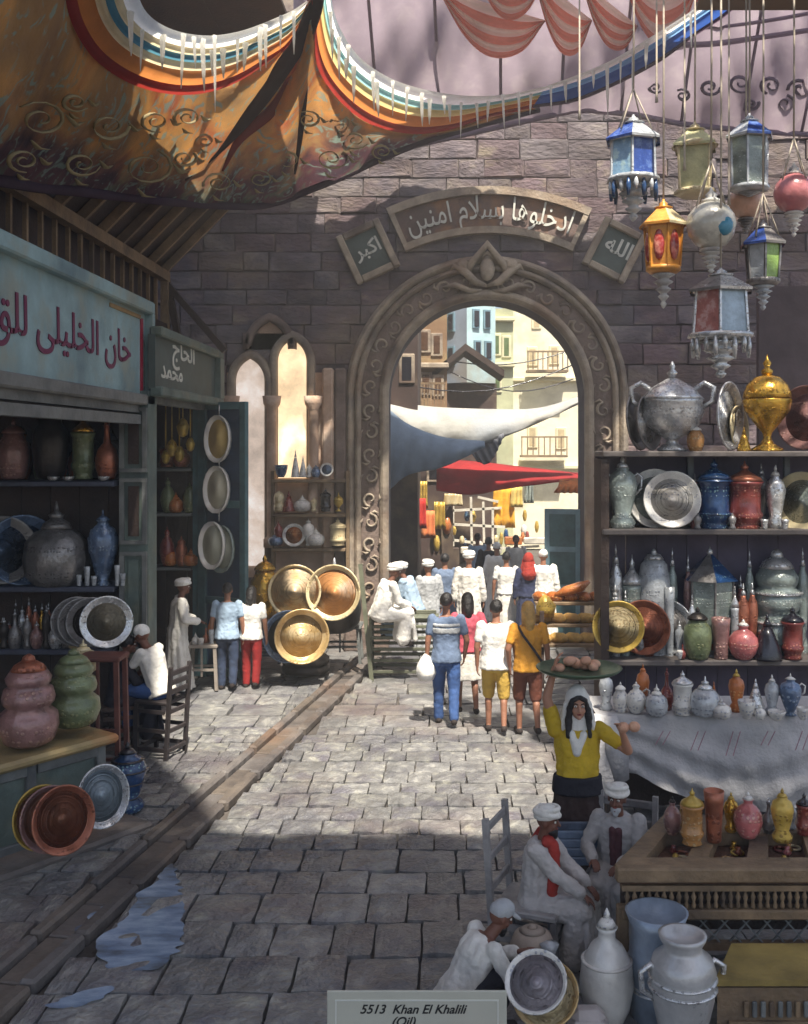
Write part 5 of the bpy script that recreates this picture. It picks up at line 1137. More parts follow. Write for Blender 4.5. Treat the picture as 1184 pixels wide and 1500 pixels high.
# thin lotus cup etc
# ---- near counter bottom right
nc = thing('spice_counter', 'long wooden counter with four sunken trays in the right foreground', 'counter')
zc = .95
fy, by = 7.1, 8.15
xl0, xl1 = 1.2, 1.75; xr = 3.6
b = B(); b.box(((xl0+xr)/2, fy+.045, zc-.05), (xr-xl0, .09, .1), bev=.012); b.build('front_edge', mWood2, nc)
b = B(); b.poly([(xl0+.04, fy+.092, zc-.14), (xr, fy+.092, zc-.14), (xr, by, zc-.14), (xl1, by, zc-.14)], None, (0, 0, .03)); b.build('tray_floor', M('dark_tray_wood', c(92, 62, 46), .6, var=.4, scale=8, bump=.5), nc)
def skew(u, v): x0 = xl0+(xl1-xl0)*v; return (x0+(xr-x0)*u, fy+.09+(by-fy-.09)*v)
def slab(u0, v0, u1, v1, name, mat, z0=zc-.105, th=.1):
    P = [skew(u0, v0), skew(u1, v0), skew(u1, v1), skew(u0, v1)]; b = B(); b.poly([(x_, y_, z0) for x_, y_ in P], None, (0, 0, th)); b.build(name, mat, nc)
slab(0, .001, 1, .13, 'counter_rail', mWood2); slab(0, .62, 1, 1, 'counter_rail', mWood2)
for u0, u1 in ((0, .075), (.2, .265), (.385, .45), (.575, .64), (.77, .84)): slab(u0, .131, u1, .619, 'tray_divider', mWood2)
# slotted gallery with spindles
b = B(); b.box(((xl0+xr)/2+.02, fy+.12, zc-.165), (xr-xl0-.06, .1, .04)); b.build('frieze_rail', mWood2, nc)
b = B(); b.box(((xl0+xr)/2+.02, fy+.2, zc-.25), (xr-xl0-.08, .02, .16)); b.build('gallery_back', mWood, nc)
sp_ = B(); sp_.lathe([(.012, -.1), (.018, -.07), (.01, -.03), (.02, .02), (.01, .06), (.014, .1)], 7); spm = mesh('spindle', sp_.v, sp_.f, mWood2, smooth=True)
for i in range(46): obj('spindle', spm, nc, (xl0+.09+i*.052, fy+.1, zc-.25), (0, 0, 0), (1, 1, .68))
b = B(); b.box(((xl0+xr)/2+.02, fy+.12, zc-.35), (xr-xl0-.06, .12, .07), bev=.01); b.build('frieze_rail', mWood2, nc)
for x_ in (xl0+.06, xr-.1): b = B(); b.box((x_, fy+.12, (zc-.3)/2+.0), (.08, .08, zc-.3), bev=.01); b.build('leg', mWood2, nc)
b = B(); b.box((xl1+.06, by-.1, (zc-.15)/2), (.08, .08, zc-.15)); b.build('leg', mWood2, nc)
lx0 = 1.72
for i in range(26):
    x_ = lx0+i*.075
    for sg_ in (-1, 1):
        b = B(); b.bar((x_-sg_*.08, fy+.12+.006*sg_, zc-.565), (x_+sg_*.08, fy+.12+.006*sg_, zc-.385), .014, .01); 
        if (i+(sg_ > 0)) % 2 == 0: b.build('lattice_slat', mGreyWood, nc)
b = B(); b.box(((lx0+xr)/2, fy+.12, zc-.585), (xr-lx0, .06, .05)); b.build('lattice_rail', mWood2, nc)
b = B(); b.box(((lx0+xr)/2, fy+.5, zc-.5), (xr-lx0, .02, .3)); b.build('lattice_back', mWood, nc)
# trinkets in the trays
rr = random.Random(31)
uu = [(.075, .2), (.265, .385), (.45, .575), (.64, .77)]
nm = ['first', 'second', 'third', 'fourth']
for t_i, (u0, u1) in enumerate(uu):
    for j in range(7):
        x_, y_ = skew(rr.uniform(u0+.03, u1-.03), rr.uniform(.2, .56)); b = B()
        q = j % 3
        if q == 0: b.tube([(.045*math.cos(a*PI/5), .045*math.sin(a*PI/5), .01) for a in range(11)], .01, 5)
        elif q == 1: b.ball((0, 0, .02), (.035, .025, .025), 8)
        else: b.lathe([(.02, 0), (.035, .02), (.015, .045), (.02, .06)], 8)
        o = b.build('trinket', MR[(mk_ := ['brass', 'amber', 'copper', 'pink', 'cream', 'gold', 'red'][(j*3+t_i) % 7])], None, (x_, y_, zc-.108), (0, 0, rr.uniform(0, 3))); tag(o, f'small {mk_} coloured {["ring bracelet", "oval bead", "tiny pot"][q]} lying in the {nm[t_i]} sunken tray', 'trinket', f'trinkets in the {nm[t_i]} sunken tray')
NB = [(985, 1222, 26, 56, 'round', 'rose', 'dark', 'dark plum round bottle'), (1014, 1236, 36, 82, 'canister', 'amber', 'gold', 'amber glass canister'), (1046, 1232, 30, 74, 'cup', 'copper', None, 'red brown vase'), (1046, 1186, 24, 20, 'pumpkin', 'white', None, 'white blossom knob'), (1071, 1218, 22, 58, 'slim', 'brass', 'gold', 'glinting gold bottle'), (1096, 1226, 42, 66, 'round', 'pink', 'white', 'rosy round flask'), (1126, 1220, 20, 52, 'bottle', 'pewter', 'silver', 'grey glass bottle'), (1146, 1232, 34, 78, 'slim', 'gold', 'gold', 'yellow green decanter'), (1178, 1222, 24, 62, 'canister', 'red', 'black', 'deep red jar'), (1002, 1212, 12, 40, 'slim', 'brass', None, 'slim brass vial'), (1160, 1214, 14, 40, 'slim', 'milk', None, 'thin clear vial')]
for x_, yb, w_, h_, k_, m_, m2, l_ in NB:
    D_ = FOC*(CH-zc)/(yb-650) if yb > 1200 else FOC*(CH-zc)/(1232-650)
    pot('perfume_bottle', k_, m_, x_, yb, w_, h_, D_, l_+' at the back of the spice counter', 'bottle', m2, group='bottles at the back of the spice counter')
# ---- foreground vessels
d1 = FOC*CH/(1502-650); pot('lidded_jar', 'round', M('chalky_white_glaze', c(212, 209, 203), .35, .1, var=.2, scale=4, bump=.2, coat=.3), 889, 1502, 80, 172, d1, 'big chalky white jar with gold band and knobbed lid in front of seated men', 'jar', 'white', bands_=[(.56, .46)])
d2 = FOC*CH/(1540-650); pot('amphora', 'amphora', M('grey_marble_glaze', c(188, 186, 184), .3, .2, var=.25, scale=4, bump=.25, coat=.3), 1000, 1540, 98, 172, d2, 'grey white two handled urn at the bottom right', 'urn', 'silver', handles=2, bands_=[(.56, .5), (.64, .5), (.1, .34)])
d3 = FOC*CH/(1492-650); pot('churn', 'churn', M('slate_blue_enamel', c(150, 162, 178), .35, .3, var=.3, scale=4, bump=.2, coat=.3), 962, 1492, 92, 158, d3, 'tall slate blue metal churn behind the two handled urn', 'churn', 'silver', handles=0, bands_=[(.34, .44), (.3, .43)])
pot('drum', 'block', M('hide_drum', c(160, 144, 130), .6, var=.25, scale=3, bump=.3), 780, 1448, 66, 94, FOC*CH/(1448-650), 'rounded beige hide covered pot left of the chalky jar', 'pot')
b = B(); b.box((0, 0, .1), (.26, .2, .2), bev=.04); b.box((0, .02, .2), (.22, .16, .1), bev=.05); o = b.build('cloth_parcel', M('off_white_parcel', c(176, 168, 166), .9, var=.2, bump=.6, bscale=9), None, W(862, 1535, FOC*CH/(1535-650))); tag(o, 'lumpy off white cloth parcel below the chalky jar', 'parcel')
# dishes the crouching man works on
for i, (x_, y_, r_, dd, m1, m2, l_) in enumerate(((800, 1458, 62, 6.55, mTan, 'cream', 'largest golden rimmed tray under the crouching craftsman’s dish'), (786, 1440, 58, 6.48, 'white', 'silver', 'broad grey white dish the crouching craftsman is working on'))):
    plate(x_, y_, r_*.8, dd, m1, M('grey_violet_well', c(168, 160, 166), .4, .2, var=.25) if i else m2, l_, yaw=-20, tilt=-48, deep=.12, wellr=.82, cat='dish', roll=0)
plate(700, 1530, 40, 6.3, 'copper', 'copper', 'coppery basin lying on the ground at the bottom edge', yaw=0, tilt=-70, deep=.3)
# low chest bottom right
ch = thing('low_chest', 'low wooden chest with mustard top under the spice counter', 'chest', (2.35, 6.75, 0))
mMus = M('mustard_mat', c(150, 128, 70), .75, var=.35, scale=3, bump=.4)
b = B(); b.poly([(-.62, -.22, .44), (.9, -.22, .44), (.9, .26, .44), (-.38, .26, .44)], None, (0, 0, .04)); b.build('chest_top', mMus, ch)
b = B(); b.poly([(-.6, -.2, 0), (.88, -.2, 0), (.88, .24, 0), (-.4, .24, 0)], None, (0, 0, .42)); b.build('chest_body', mWood2, ch)
for i in range(22): b = B(); b.box((-.42+i*.055, -.215, .29), (.03, .02, .1), bev=.005); b.build('spindle', mGreyWood if i % 3 else mWood2, ch)
for zz in (.2, .14): b = B(); b.box((.12, -.215, zz), (1.3, .025, .03)); b.build('moulding', mWood2, ch)
# title placard on an easel
pc = thing('title_placard', 'grey green title placard with thin white border and black italic lettering', 'sign', W(611, 1560, 6.35))
pc.location.z = 0; sp = FOC/6.35; zt = CH-(1451-650)/sp
wd, ht = 263/sp, .5
b = B(); b.box((0, 0, zt-ht/2), (wd, .02, ht), bev=.004); b.build('board', M('sage_card', c(200, 198, 182), .5, var=.04, bump=.03), pc)
mLn = M('white_print', c(226, 226, 216), .6, var=.02, bump=0)
b = B(); b.box((0, -.012, zt-.055), (wd-.1, .004, .008)); b.build('border_line', mLn, pc)
for sx in (-1, 1): b = B(); b.box((sx*(wd/2-.055), -.012, zt-.25), (.008, .004, .38)); b.build('border_line', mLn, pc)
mInk = M('black_print', c(30, 30, 30), .6, var=.02, bump=0)
for tx, zz, x_, sz in (('5513  Khan El Khalili', zt-.112, -.02, .078), ('(Oil)', zt-.188, -.08, .078)):
    me = text_mesh(tx, sz, .001, .0015, shear=.35); a = verts_np(me); a[:, 0] -= (a[:, 0].max()+a[:, 0].min())/2
    set_verts(me, np.stack([a[:, 0]+x_, -.0125-a[:, 2]*.2, a[:, 1]+zz], 1)); me.materials.append(mInk); obj('lettering', me, pc)
for sx in (-1, 1): b = B(); b.bar((sx*wd*.4, .02, 0), (sx*wd*.4, .02, zt-.1), .03, .03); b.build('leg', mWood, pc)
b = B(); b.bar((0, .3, 0), (0, .03, zt-.1), .03, .03); b.build('leg', mWood, pc)
# ------------------------------------------------------------------ people
mSk = [M('tan_skin', c(150, 104, 82), .55, var=.12, scale=6, bump=.05), M('brown_skin', c(112, 72, 56), .55, var=.12, scale=6, bump=.05), M('fair_skin', c(190, 140, 116), .55, var=.12, scale=6, bump=.05), M('light_brown_skin', c(186, 136, 110), .5, var=.08, scale=6, bump=.03)]
mHairB = M('black_hair', c(28, 24, 24), .45, var=.4, scale=30, bump=.5, bscale=60); mHairF = M('blonde_hair', c(190, 150, 84), .5, var=.35, scale=14, bump=.5, bscale=50)
mEye = M('eye_white', c(225, 220, 210), .3, var=.02, bump=0); mIris = M('dark_iris', c(30, 20, 16), .2, var=.02, bump=0); mLip = M('lips', c(128, 50, 48), .5, var=.05, bump=0)
CL = {}
def cloth(k, col, var=.16):
    if k not in CL: CL[k] = M(k+'_garment', col, .88, var=var, scale=5, bump=.35, bscale=22)
    return CL[k]
tex_c = bpy.data.textures.new('garment_folds', 'CLOUDS'); tex_c.noise_scale = .13; tex_c.noise_depth = 2
tex_m = bpy.data.textures.new('garment_creases', 'MARBLE'); tex_m.noise_scale = .09; tex_m.turbulence = 9; tex_m.noise_depth = 1; tex_m.marble_type = 'SOFT'
def capsule(b, p0, p1, r0, r1, n=12, fl=None):
    p0, p1 = Vector(p0), Vector(p1); d = (p1-p0); d = d.normalized() if d.length > 1e-6 else Vector((0, 0, 1))
    b.tube([p0-d*r0*.97, p0-d*r0*.7, p0-d*r0*.3, p0, p1, p1+d*r1*.3, p1+d*r1*.7, p1+d*r1*.97], [r0*.24, r0*.71, r0*.954, r0, r1, r1*.954, r1*.71, r1*.24], n, fl=fl)
def loftz(b, secs, T=None, n=20, flute=0, k=9):
    V = []
    for (x, y, z, rx, ry) in secs:
        for j in range(n):
            a = 2*PI*j/n; q = 1+flute*math.sin(k*a+z*2.1); v = Vector((x+rx*q*math.cos(a), y+ry*q*math.sin(a), z)); V.append(T @ v if T else v)
    m = len(secs); F = [(i*n+j, i*n+(j+1) % n, (i+1)*n+(j+1) % n, (i+1)*n+j) for i in range(m-1) for j in range(n)]
    F += [tuple(range(n))[::-1], tuple((m-1)*n+j for j in range(n))]
    b.add(V, F, 0, True)
def solid(b, name, mat, parent, vox, smooth=4, folds=0):
    o = b.build(name, mat, parent)
    r = o.modifiers.new('remesh', 'REMESH'); r.mode = 'VOXEL'; r.voxel_size = vox; r.use_smooth_shade = True
    s = o.modifiers.new('smooth', 'SMOOTH'); s.factor = .5; s.iterations = smooth
    if folds:
        d = o.modifiers.new('folds', 'DISPLACE'); d.texture = tex_c; d.strength = folds*.8; d.mid_level = .35; d.texture_coords = 'LOCAL'
        d = o.modifiers.new('creases', 'DISPLACE'); d.texture = tex_m; d.strength = folds*(.6 if vox < .01 else .38); d.mid_level = .2; d.texture_coords = 'LOCAL'
    return o
def ik(S, H, a, b_, pole):
    S, H = Vector(S), Vector(H); d = H-S; L = min(d.length, (a+b_)*.995); H = S+d.normalized()*L
    x = (a*a-b_*b_+L*L)/(2*L); h = math.sqrt(max(0, a*a-x*x)); n = d.normalized(); p = Vector(pole); p = (p-n*p.dot(n)).normalized()
    return S+n*x+p*h, H
def add_hand(b, wrist, d, nrm, sg, curl=.5, r=.0088):
    d = Vector(d).normalized(); nrm = Vector(nrm); nrm = (nrm-d*nrm.dot(d)).normalized(); s = d.cross(nrm)*sg
    w = Vector(wrist)
    for q in (-1, 0, 1): capsule(b, w+s*q*.012, w+d*.08+s*q*.024, .017, .014, 8)
    for i, L in enumerate((.058, .075, .08, .072)):
        p = w+d*.085+s*(i-1.5)*.0205; d2 = (d+nrm*curl*.6).normalized(); p2 = p+d2*L*.5; d3 = (d+nrm*curl*1.8).normalized(); p3 = p2+d3*L*.5
        capsule(b, p, p2, r, r*.95, 8); capsule(b, p2, p3, r*.95, r*.8, 8)
    p = w+d*.03+s*.026; p2 = p+(d*.7+s*.7+nrm*.3).normalized()*.035; p3 = p2+(d+s*.15+nrm*.5).normalized()*.032
    capsule(b, p, p2, r*1.3, r*1.1, 8); capsule(b, p2, p3, r*1.1, r*.9, 8)
def person(label, px, py, rz, pose='stand', H=1.72, hands=None, lean=0, seat=.46, skin=0, hair=None, hairmat=None, top=None, bottom=None, robe=None, extras=(), face=True, head_yaw=0, head_pitch=0, fine=False, build=1.0, step=.16, D=None, z0=0, group=None, polel=None, poler=None, beard=None, headgear=None, loc=None, hairlen=.3):
    D = D or FOC*CH/(py-650); base = loc if loc is not None else Vector(((px-650)*D/FOC, D, z0)); t = thing('person', label, 'person', base, rz, group); k = H/1.755; t.scale = (k, k, k)
    vb = .0075 if fine else .011; vc = .0095 if fine else .013; bw = build
    if pose in ('stand', 'walk'): pel = Vector((0, 0, .94)); sp_ = step if pose == 'walk' else .03
    elif pose == 'sit': pel = Vector((0, 0, seat+.1))
    else: pel = Vector((0, 0, seat+.1))
    if pose in ('stand', 'walk'):
        kn = [Vector((-.1, .03+sp_*.75, .50)), Vector((.1, .03-sp_*.25, .50))]; an = [Vector((-.1, sp_, .09)), Vector((.1, -sp_*1.25, .10 if pose == 'stand' else .15))]
    elif pose == 'sit':
        kn = [Vector((-.12, .42, seat+.07)), Vector((.12, .42, seat+.07))]; an = [Vector((-.11, .40, seat-.36)), Vector((.12, .36, seat-.36))]
    else:
        kn = [Vector((-.2, .36, .46)), Vector((.2, .36, .46))]; an = [Vector((-.16, .26, .08)), Vector((.16, .26, .08))]
    hp = [pel+Vector((-.09, 0, -.03)), pel+Vector((.09, 0, -.03))]
    T = Matrix.Translation(pel) @ Matrix.Rotation(-lean, 4, 'X')
    P3 = lambda x, y, z: (T @ Vector((x, y, z)))
    sh = [P3(-.185*bw, 0, .47), P3(.185*bw, 0, .47)]; nb = P3(0, .0, .50); hc = P3(0, .035, .685)
    Hr = Matrix.Translation(hc) @ Matrix.Rotation(head_yaw, 4, 'Z') @ Matrix.Rotation(-head_pitch-lean*.4, 4, 'X')
    hd = hands or [(-.27, .02, .93-.1), (.27, .02, .93-.1)]
    el = []; wr = []
    for i in (0, 1):
        pole = (polel, poler)[i] or ((-.6 if i == 0 else .6), -.5, -.5)
        tgt = Vector(hd[i]); e, w = ik(sh[i], tgt, .285, .255, pole); el.append(e); wr.append(w)
    # body, one continuous surface
    b = B()
    loftz(b, [(0, .0, -.10, .13*bw, .09), (0, 0, -.02, .165*bw, .115), (0, .01, .10, .14*bw, .1), (0, .01, .26, .155*bw, .11), (0, 0, .38, .17*bw, .115), (0, 0, .46, .155*bw, .09), (0, 0, .51, .08, .065)], T)
    capsule(b, nb-Vector((0, 0, .03)), hc-Vector((0, .01, .06)), .055, .05)
    h_ = Hr
    def hb(cx, r_): b.ball(h_ @ Vector(cx), r_, 16, rot=h_.to_3x3())
    hb((0, -.01, .02), (.074, .094, .1)); hb((0, .025, -.045), (.056, .066, .07)); hb((0, .082, -.088), (.022, .018, .018)); hb((0, .07, .035), (.052, .026, .018))
    for sg_ in (-1, 1): hb((sg_*.076, -.005, -.01), (.012, .022, .034)); hb((sg_*.036, .062, -.035), (.022, .02, .022))
    q0, q1 = h_ @ Vector((0, .088, .02)), h_ @ Vector((0, .112, -.026)); capsule(b, q0, q1, .009, .015, 8)
    for i in (0, 1):
        sg_ = -1 if i == 0 else 1
        capsule(b, sh[i], el[i], .052*bw, .041); capsule(b, el[i], wr[i], .041, .026)
        d = (wr[i]-el[i]).normalized(); add_hand(b, wr[i], d, (0, 0, -1) if abs(d.z) < .8 else (-sg_, .2, 0), 1 if (abs(d.z) < .8) == (i == 0) else -1, .55 if pose != 'x' else .2)
        capsule(b, hp[i], kn[i], .082*bw, .056); capsule(b, kn[i], an[i], .054, .036)
        capsule(b, kn[i].lerp(an[i], .25)+Vector((0, -.018, 0)), kn[i].lerp(an[i], .5)+Vector((0, -.01, 0)), .045, .04)
        fz = an[i].z-.045; capsule(b, (an[i].x, an[i].y-.03, fz), (an[i].x*1.1, an[i].y+.14, fz-.012), .04, .033, fl=None)
    solid(b, 'body', mSk[skin], t, vb, 5)
    # face
    if face:
        for sg_ in (-1, 1):
            b = B(); b.ball(h_ @ Vector((sg_*.03, .078, .008)), (.014, .012, .011), 10); e_ = b.build('eye', mEye, t)
            b = B(); b.ball(h_ @ Vector((sg_*.03, .088, .008)), .0065, 8); i_ = b.build('iris', mIris, e_)
            b = B(); b.tube([h_ @ Vector((sg_*.014, .092, .028)), h_ @ Vector((sg_*.032, .093, .036)), h_ @ Vector((sg_*.052, .082, .03))], [.004, .006, .003], 6); b.build('eyebrow', hairmat or mHairB, t)
        b = B(); b.ball(h_ @ Vector((0, .088, -.058)), (.022, .01, .007), 10, rot=h_.to_3x3()); b.build('mouth', mLip, t)
    if beard:
        b = B(); b.ball(h_ @ Vector((0, .05, -.085)), (.05, .05, .045), 14, rot=h_.to_3x3()); b.ball(h_ @ Vector((0, .07, -.115)), (.03, .03, .04), 12); solid(b, 'beard', beard, t, vc*.7, 2)
    # feet covering
    b = B()
    for i in (0, 1): fz = an[i].z-.045; capsule(b, (an[i].x, an[i].y-.035, fz), (an[i].x*1.1, an[i].y+.15, fz-.012), .046, .04)
    solid(b, 'shoes', cloth('dark_leather', c(46, 38, 36)), t, vc)
    # garments
    if bottom:
        kind, col = bottom; b = B()
        if kind in ('trousers', 'shorts'):
            loftz(b, [(0, 0, -.13, .155*bw, .12), (0, 0, -.06, .175*bw, .128), (0, .0, .0, .16*bw, .112), (0, .01, .05, .135*bw, .09)], T)
            for i in (0, 1):
                capsule(b, hp[i], kn[i], .102*bw, .078)
                if kind == 'trousers': capsule(b, kn[i], an[i]+Vector((0, 0, -.0)), .074, .062)
        elif kind == 'skirt':
            loftz(b, [(0, .02, pel.z-.42, .23, .18), (0, .02, pel.z-.3, .215, .165), (0, 0, pel.z-.07, .185, .14), (0, 0, pel.z+.04, .145, .1)], None, 36, .05, 9)
        else:
            loftz(b, [(0, .02, .10, .27, .24), (0, .02, .35, .25, .21), (0, 0, pel.z-.15, .205, .155), (0, 0, pel.z-.03, .175, .13), (0, 0, pel.z+.05, .14, .1)], None, 40, .05, 10)
        solid(b, {'trousers': 'trousers', 'shorts': 'shorts'}.get(kind, 'skirt'), col, t, vc, 3, .014)
    if top:
        kind, col = top; b = B()
        loftz(b, [(0, .0, -.085 if bottom and bottom[0] in ('trousers', 'shorts') else -.02, .2*bw, .152), (0, .0, .02, .188*bw, .14), (0, .0, .08, .175*bw, .128), (0, .01, .2, .175*bw, .128), (0, 0, .36, .19*bw, .133), (0, 0, .45, .175*bw, .11), (0, 0, .505, .085, .07)], T, 40, .035, 8)
        for i in (0, 1):
            e = el[i] if kind == 'long' else sh[i].lerp(el[i], .62)
            capsule(b, sh[i], e, .064*bw, .056)
            if kind == 'long': capsule(b, el[i], el[i].lerp(wr[i], .88), .062, .046)
        solid(b, 'shirt', col, t, vc, 3, .016)
    if robe:
        b = B()
        loftz(b, [(0, .0, -.1, .2*bw, .15), (0, .01, .1, .19*bw, .14), (0, .01, .26, .19*bw, .14), (0, 0, .4, .2*bw, .135), (0, 0, .46, .18*bw, .11), (0, 0, .515, .085, .075)], T, 40, .05, 9)
        for i in (0, 1): capsule(b, sh[i], el[i], .07*bw, .062); capsule(b, el[i], el[i].lerp(wr[i], .86), .06, .058)
        if pose in ('stand', 'walk'):
            loftz(b, [(0, .02, .06, .27*bw, .24), (0, .02, .3, .25*bw, .21), (0, .01, .6, .22*bw, .17), (0, 0, .86, .2*bw, .15), (0, 0, 1.0, .19*bw, .14)], None, 60, .075, 11)
        else:
            for i in (0, 1):
                capsule(b, hp[i], kn[i]+Vector((0, .02, 0)), .125*bw, .105); capsule(b, kn[i], an[i]+Vector((0, 0, .04)), .105, .12)
            capsule(b, pel+Vector((0, .12, -.04)), (0, kn[0].y, kn[0].z-.02), .13, .09)
            m_ = (an[0]+an[1])/2; capsule(b, (0, kn[0].y, kn[0].z-.08), (0, m_.y+.02, m_.z+.08), .09, .13)
            for q in range(7):
                x_ = -.21+.07*q; capsule(b, (x_*.8, kn[0].y+.09, kn[0].z-.04), (x_*1.15, m_.y+.14+.02*(q % 2), m_.z+.03), .016, .034, 8)
        solid(b, 'robe', robe, t, vc, 3, .02)
    # hair and headgear
    if hair:
        b = B(); hm = hairmat or mHairB
        if hair != 'sides': b.ball(h_ @ Vector((0, -.022, .038)), (.084, .1, .094), 18, rot=h_.to_3x3())
        else:
            for sg_ in (-1, 1): b.tube([h_ @ Vector((sg_*.0, .07, .085)), h_ @ Vector((sg_*.055, .062, .05)), h_ @ Vector((sg_*.076, .045, -.02)), h_ @ Vector((sg_*.085, .05, -.12)), h_ @ Vector((sg_*.09, .09, -.25))], [.014, .018, .022, .028, .012], 8)
        if hair == 'long':
            capsule(b, h_ @ Vector((0, -.06, .0)), h_ @ Vector((0, -.095, -hairlen*.5)), .078, .07, fl=None); capsule(b, h_ @ Vector((0, -.095, -hairlen*.5)), h_ @ Vector((.01, -.1, -hairlen)), .07, .035)
            for sg_ in (-1, 1): capsule(b, h_ @ Vector((sg_*.06, -.03, .0)), h_ @ Vector((sg_*.07, -.06, -.16)), .032, .02)
        elif hair == 'bun': b.ball(h_ @ Vector((0, -.12, .03)), .045, 12)
        solid(b, 'hair', hm, t, vc*.8, 2, .012)
    if headgear:
        kind, col = headgear; b = B()
        if kind == 'turban':
            b.ball(h_ @ Vector((0, -.01, .075)), (.085, .1, .07), 18)
            for q in range(4):
                pts = []
                for a in range(17):
                    an_ = a/16*2*PI; r_ = .088+.008*math.sin(q*2); pts.append(h_ @ Vector((r_*math.cos(an_), -.008+1.15*r_*math.sin(an_), .05+.018*q+.016*math.sin(an_+q*2.1))))
                b.tube(pts, .024, 8, cap=True)
            solid(b, 'turban', col, t, vc*.7, 2, .006)
        elif kind == 'skullcap': b.ball(h_ @ Vector((0, -.012, .045)), (.086, .104, .085), 18); solid(b, 'skullcap', col, t, vc*.7, 2, .006)
        elif kind == 'cap':
            b.ball(h_ @ Vector((0, -.01, .05)), (.088, .105, .078), 18); capsule(b, h_ @ Vector((-.035, .09, .045)), h_ @ Vector((-.035, .15, .035)), .02, .012, fl=None); capsule(b, h_ @ Vector((.035, .09, .045)), h_ @ Vector((.035, .15, .035)), .02, .012); capsule(b, h_ @ Vector((0, .09, .045)), h_ @ Vector((0, .16, .036)), .02, .012)
            solid(b, 'cap', col, t, vc*.7, 2, .004)
        elif kind == 'veil':
            b.ball(h_ @ Vector((0, -.042, .025)), (.1, .108, .125), 20); capsule(b, h_ @ Vector((0, -.05, -.04)), P3(0, -.05, .42), .095, .15)
            for sg_ in (-1, 1): capsule(b, h_ @ Vector((sg_*.088, -.02, 0)), P3(sg_*.13, .0, .42), .026, .045)
            solid(b, 'headscarf', col, t, vc*.8, 3, .012)
    for fn in extras: fn(t, dict(T=T, P=P3, sh=sh, el=el, wr=wr, h=h_, pel=pel, kn=kn, an=an, vc=vc))
    return t
cWh = cloth('white_cotton', c(220, 216, 208)); cWh2 = cloth('bright_white', c(234, 231, 224)); cGy = cloth('pale_grey', c(172, 174, 176)); cBl = cloth('pale_blue', c(160, 182, 204)); cJe = cloth('blue_denim', c(56, 84, 134), .3); cJd = cloth('dark_denim', c(50, 62, 86), .3)
cPk = cloth('coral_pink', c(190, 84, 100)); cYe = cloth('ochre_yellow', c(196, 160, 72)); cBr = cloth('rust_brown', c(104, 58, 44)); cRd = cloth('brick_red', c(150, 34, 34)); cNa = cloth('navy_blue', c(46, 52, 80)); cGd = cloth('marigold', c(214, 150, 50)); cDk = cloth('near_black', c(34, 32, 42)); cLg = cloth('steel_blue', c(104, 120, 146)); cYl = cloth('lemon_yellow', c(206, 172, 44)); cDb = cloth('dark_brown', c(56, 38, 34)); cSc = cloth('scarlet', c(158, 48, 38))
def stripes(t, d):
    for z_, h2 in ((.33, .035), (.40, .02)):
        b = B(); loftz(b, [(0, 0, z_-h2, .196, .142), (0, 0, z_+h2, .199, .141)], d['T'], 24); solid(b, 'chest_stripe', cGy, t, d['vc'], 1, .014)
def plastic_bag(t, d):
    pass
def strap(mat, sg=1):
    def f(t, d):
        b = B(); P = d['P']; b.tube([P(-.14*sg, -.02, .5), P(-.1*sg, -.15, .4), P(.05*sg, -.155, .2), P(.19*sg, -.08, 0), P(.21*sg, .0, -.05)], .018, 6); b.build('bag_strap', mat, t)
    return f
def belt(mat):
    def f(t, d): b = B(); loftz(b, [(0, 0, -.0, .192, .14), (0, 0, .03, .19, .138)], d['T'], 24); b.build('belt', mat, t)
    return f
def red_scarf(t, d):
    b = B(); P = d['P']; capsule(b, P(-.07, .06, .53), P(.07, .06, .53), .05, .05); capsule(b, P(.05, .12, .5), P(.1, .16, .26), .05, .055); capsule(b, P(.1, .16, .26), P(.11, .17, .05), .055, .04); capsule(b, P(-.07, -.02, .54), P(-.08, -.08, .44), .05, .04); solid(b, 'scarf', cSc, t, d['vc'], 2, .02)
def vest(mat):
    def f(t, d):
        b = B(); P = d['P']
        for sg_ in (-1, 1): capsule(b, P(sg_*.03, .13, .42), P(sg_*.02, .145, .1), .03, .035)
        solid(b, 'inner_vest', mat, t, d['vc'], 2, .01)
    return f
# walkers in the lane
person('person seen from behind in striped slate blue top and blue jeans', 654, 1063, .0, 'walk', 1.84, hands=[(-.26, .0, .86), (.24, .06, .9)], top=('t', cLg), bottom=('trousers', cJe), hair='bun', extras=(stripes,), face=False, step=.14)
person('person with long black hair in coral pink top and short white skirt', 685, 1047, .1, 'walk', 1.76, hands=[(-.22, .08, .95), (.25, .0, .9)], top=('t', cPk), bottom=('skirt', cWh), hair='long', face=False, hairlen=.26, step=.16)
person('person with short black hair in white shirt and ochre shorts, dark belt', 727, 1074, -.05, 'walk', 1.80, hands=[(-.25, .03, .88), (.27, -.02, .86)], top=('t', cWh2), bottom=('shorts', cYe), hair='short', extras=(belt(cDk),), face=False, skin=0, build=1.05, step=.12)
person('person with long blonde hair in marigold top, brown skirt and dark shoulder strap', 774, 1078, .12, 'walk', 1.80, hands=[(-.24, .04, .9), (.27, .02, .86)], top=('t', cGd), bottom=('shorts', cBr), hair='long', hairmat=mHairF, extras=(strap(cDk),), face=False, hairlen=.32, step=.1)
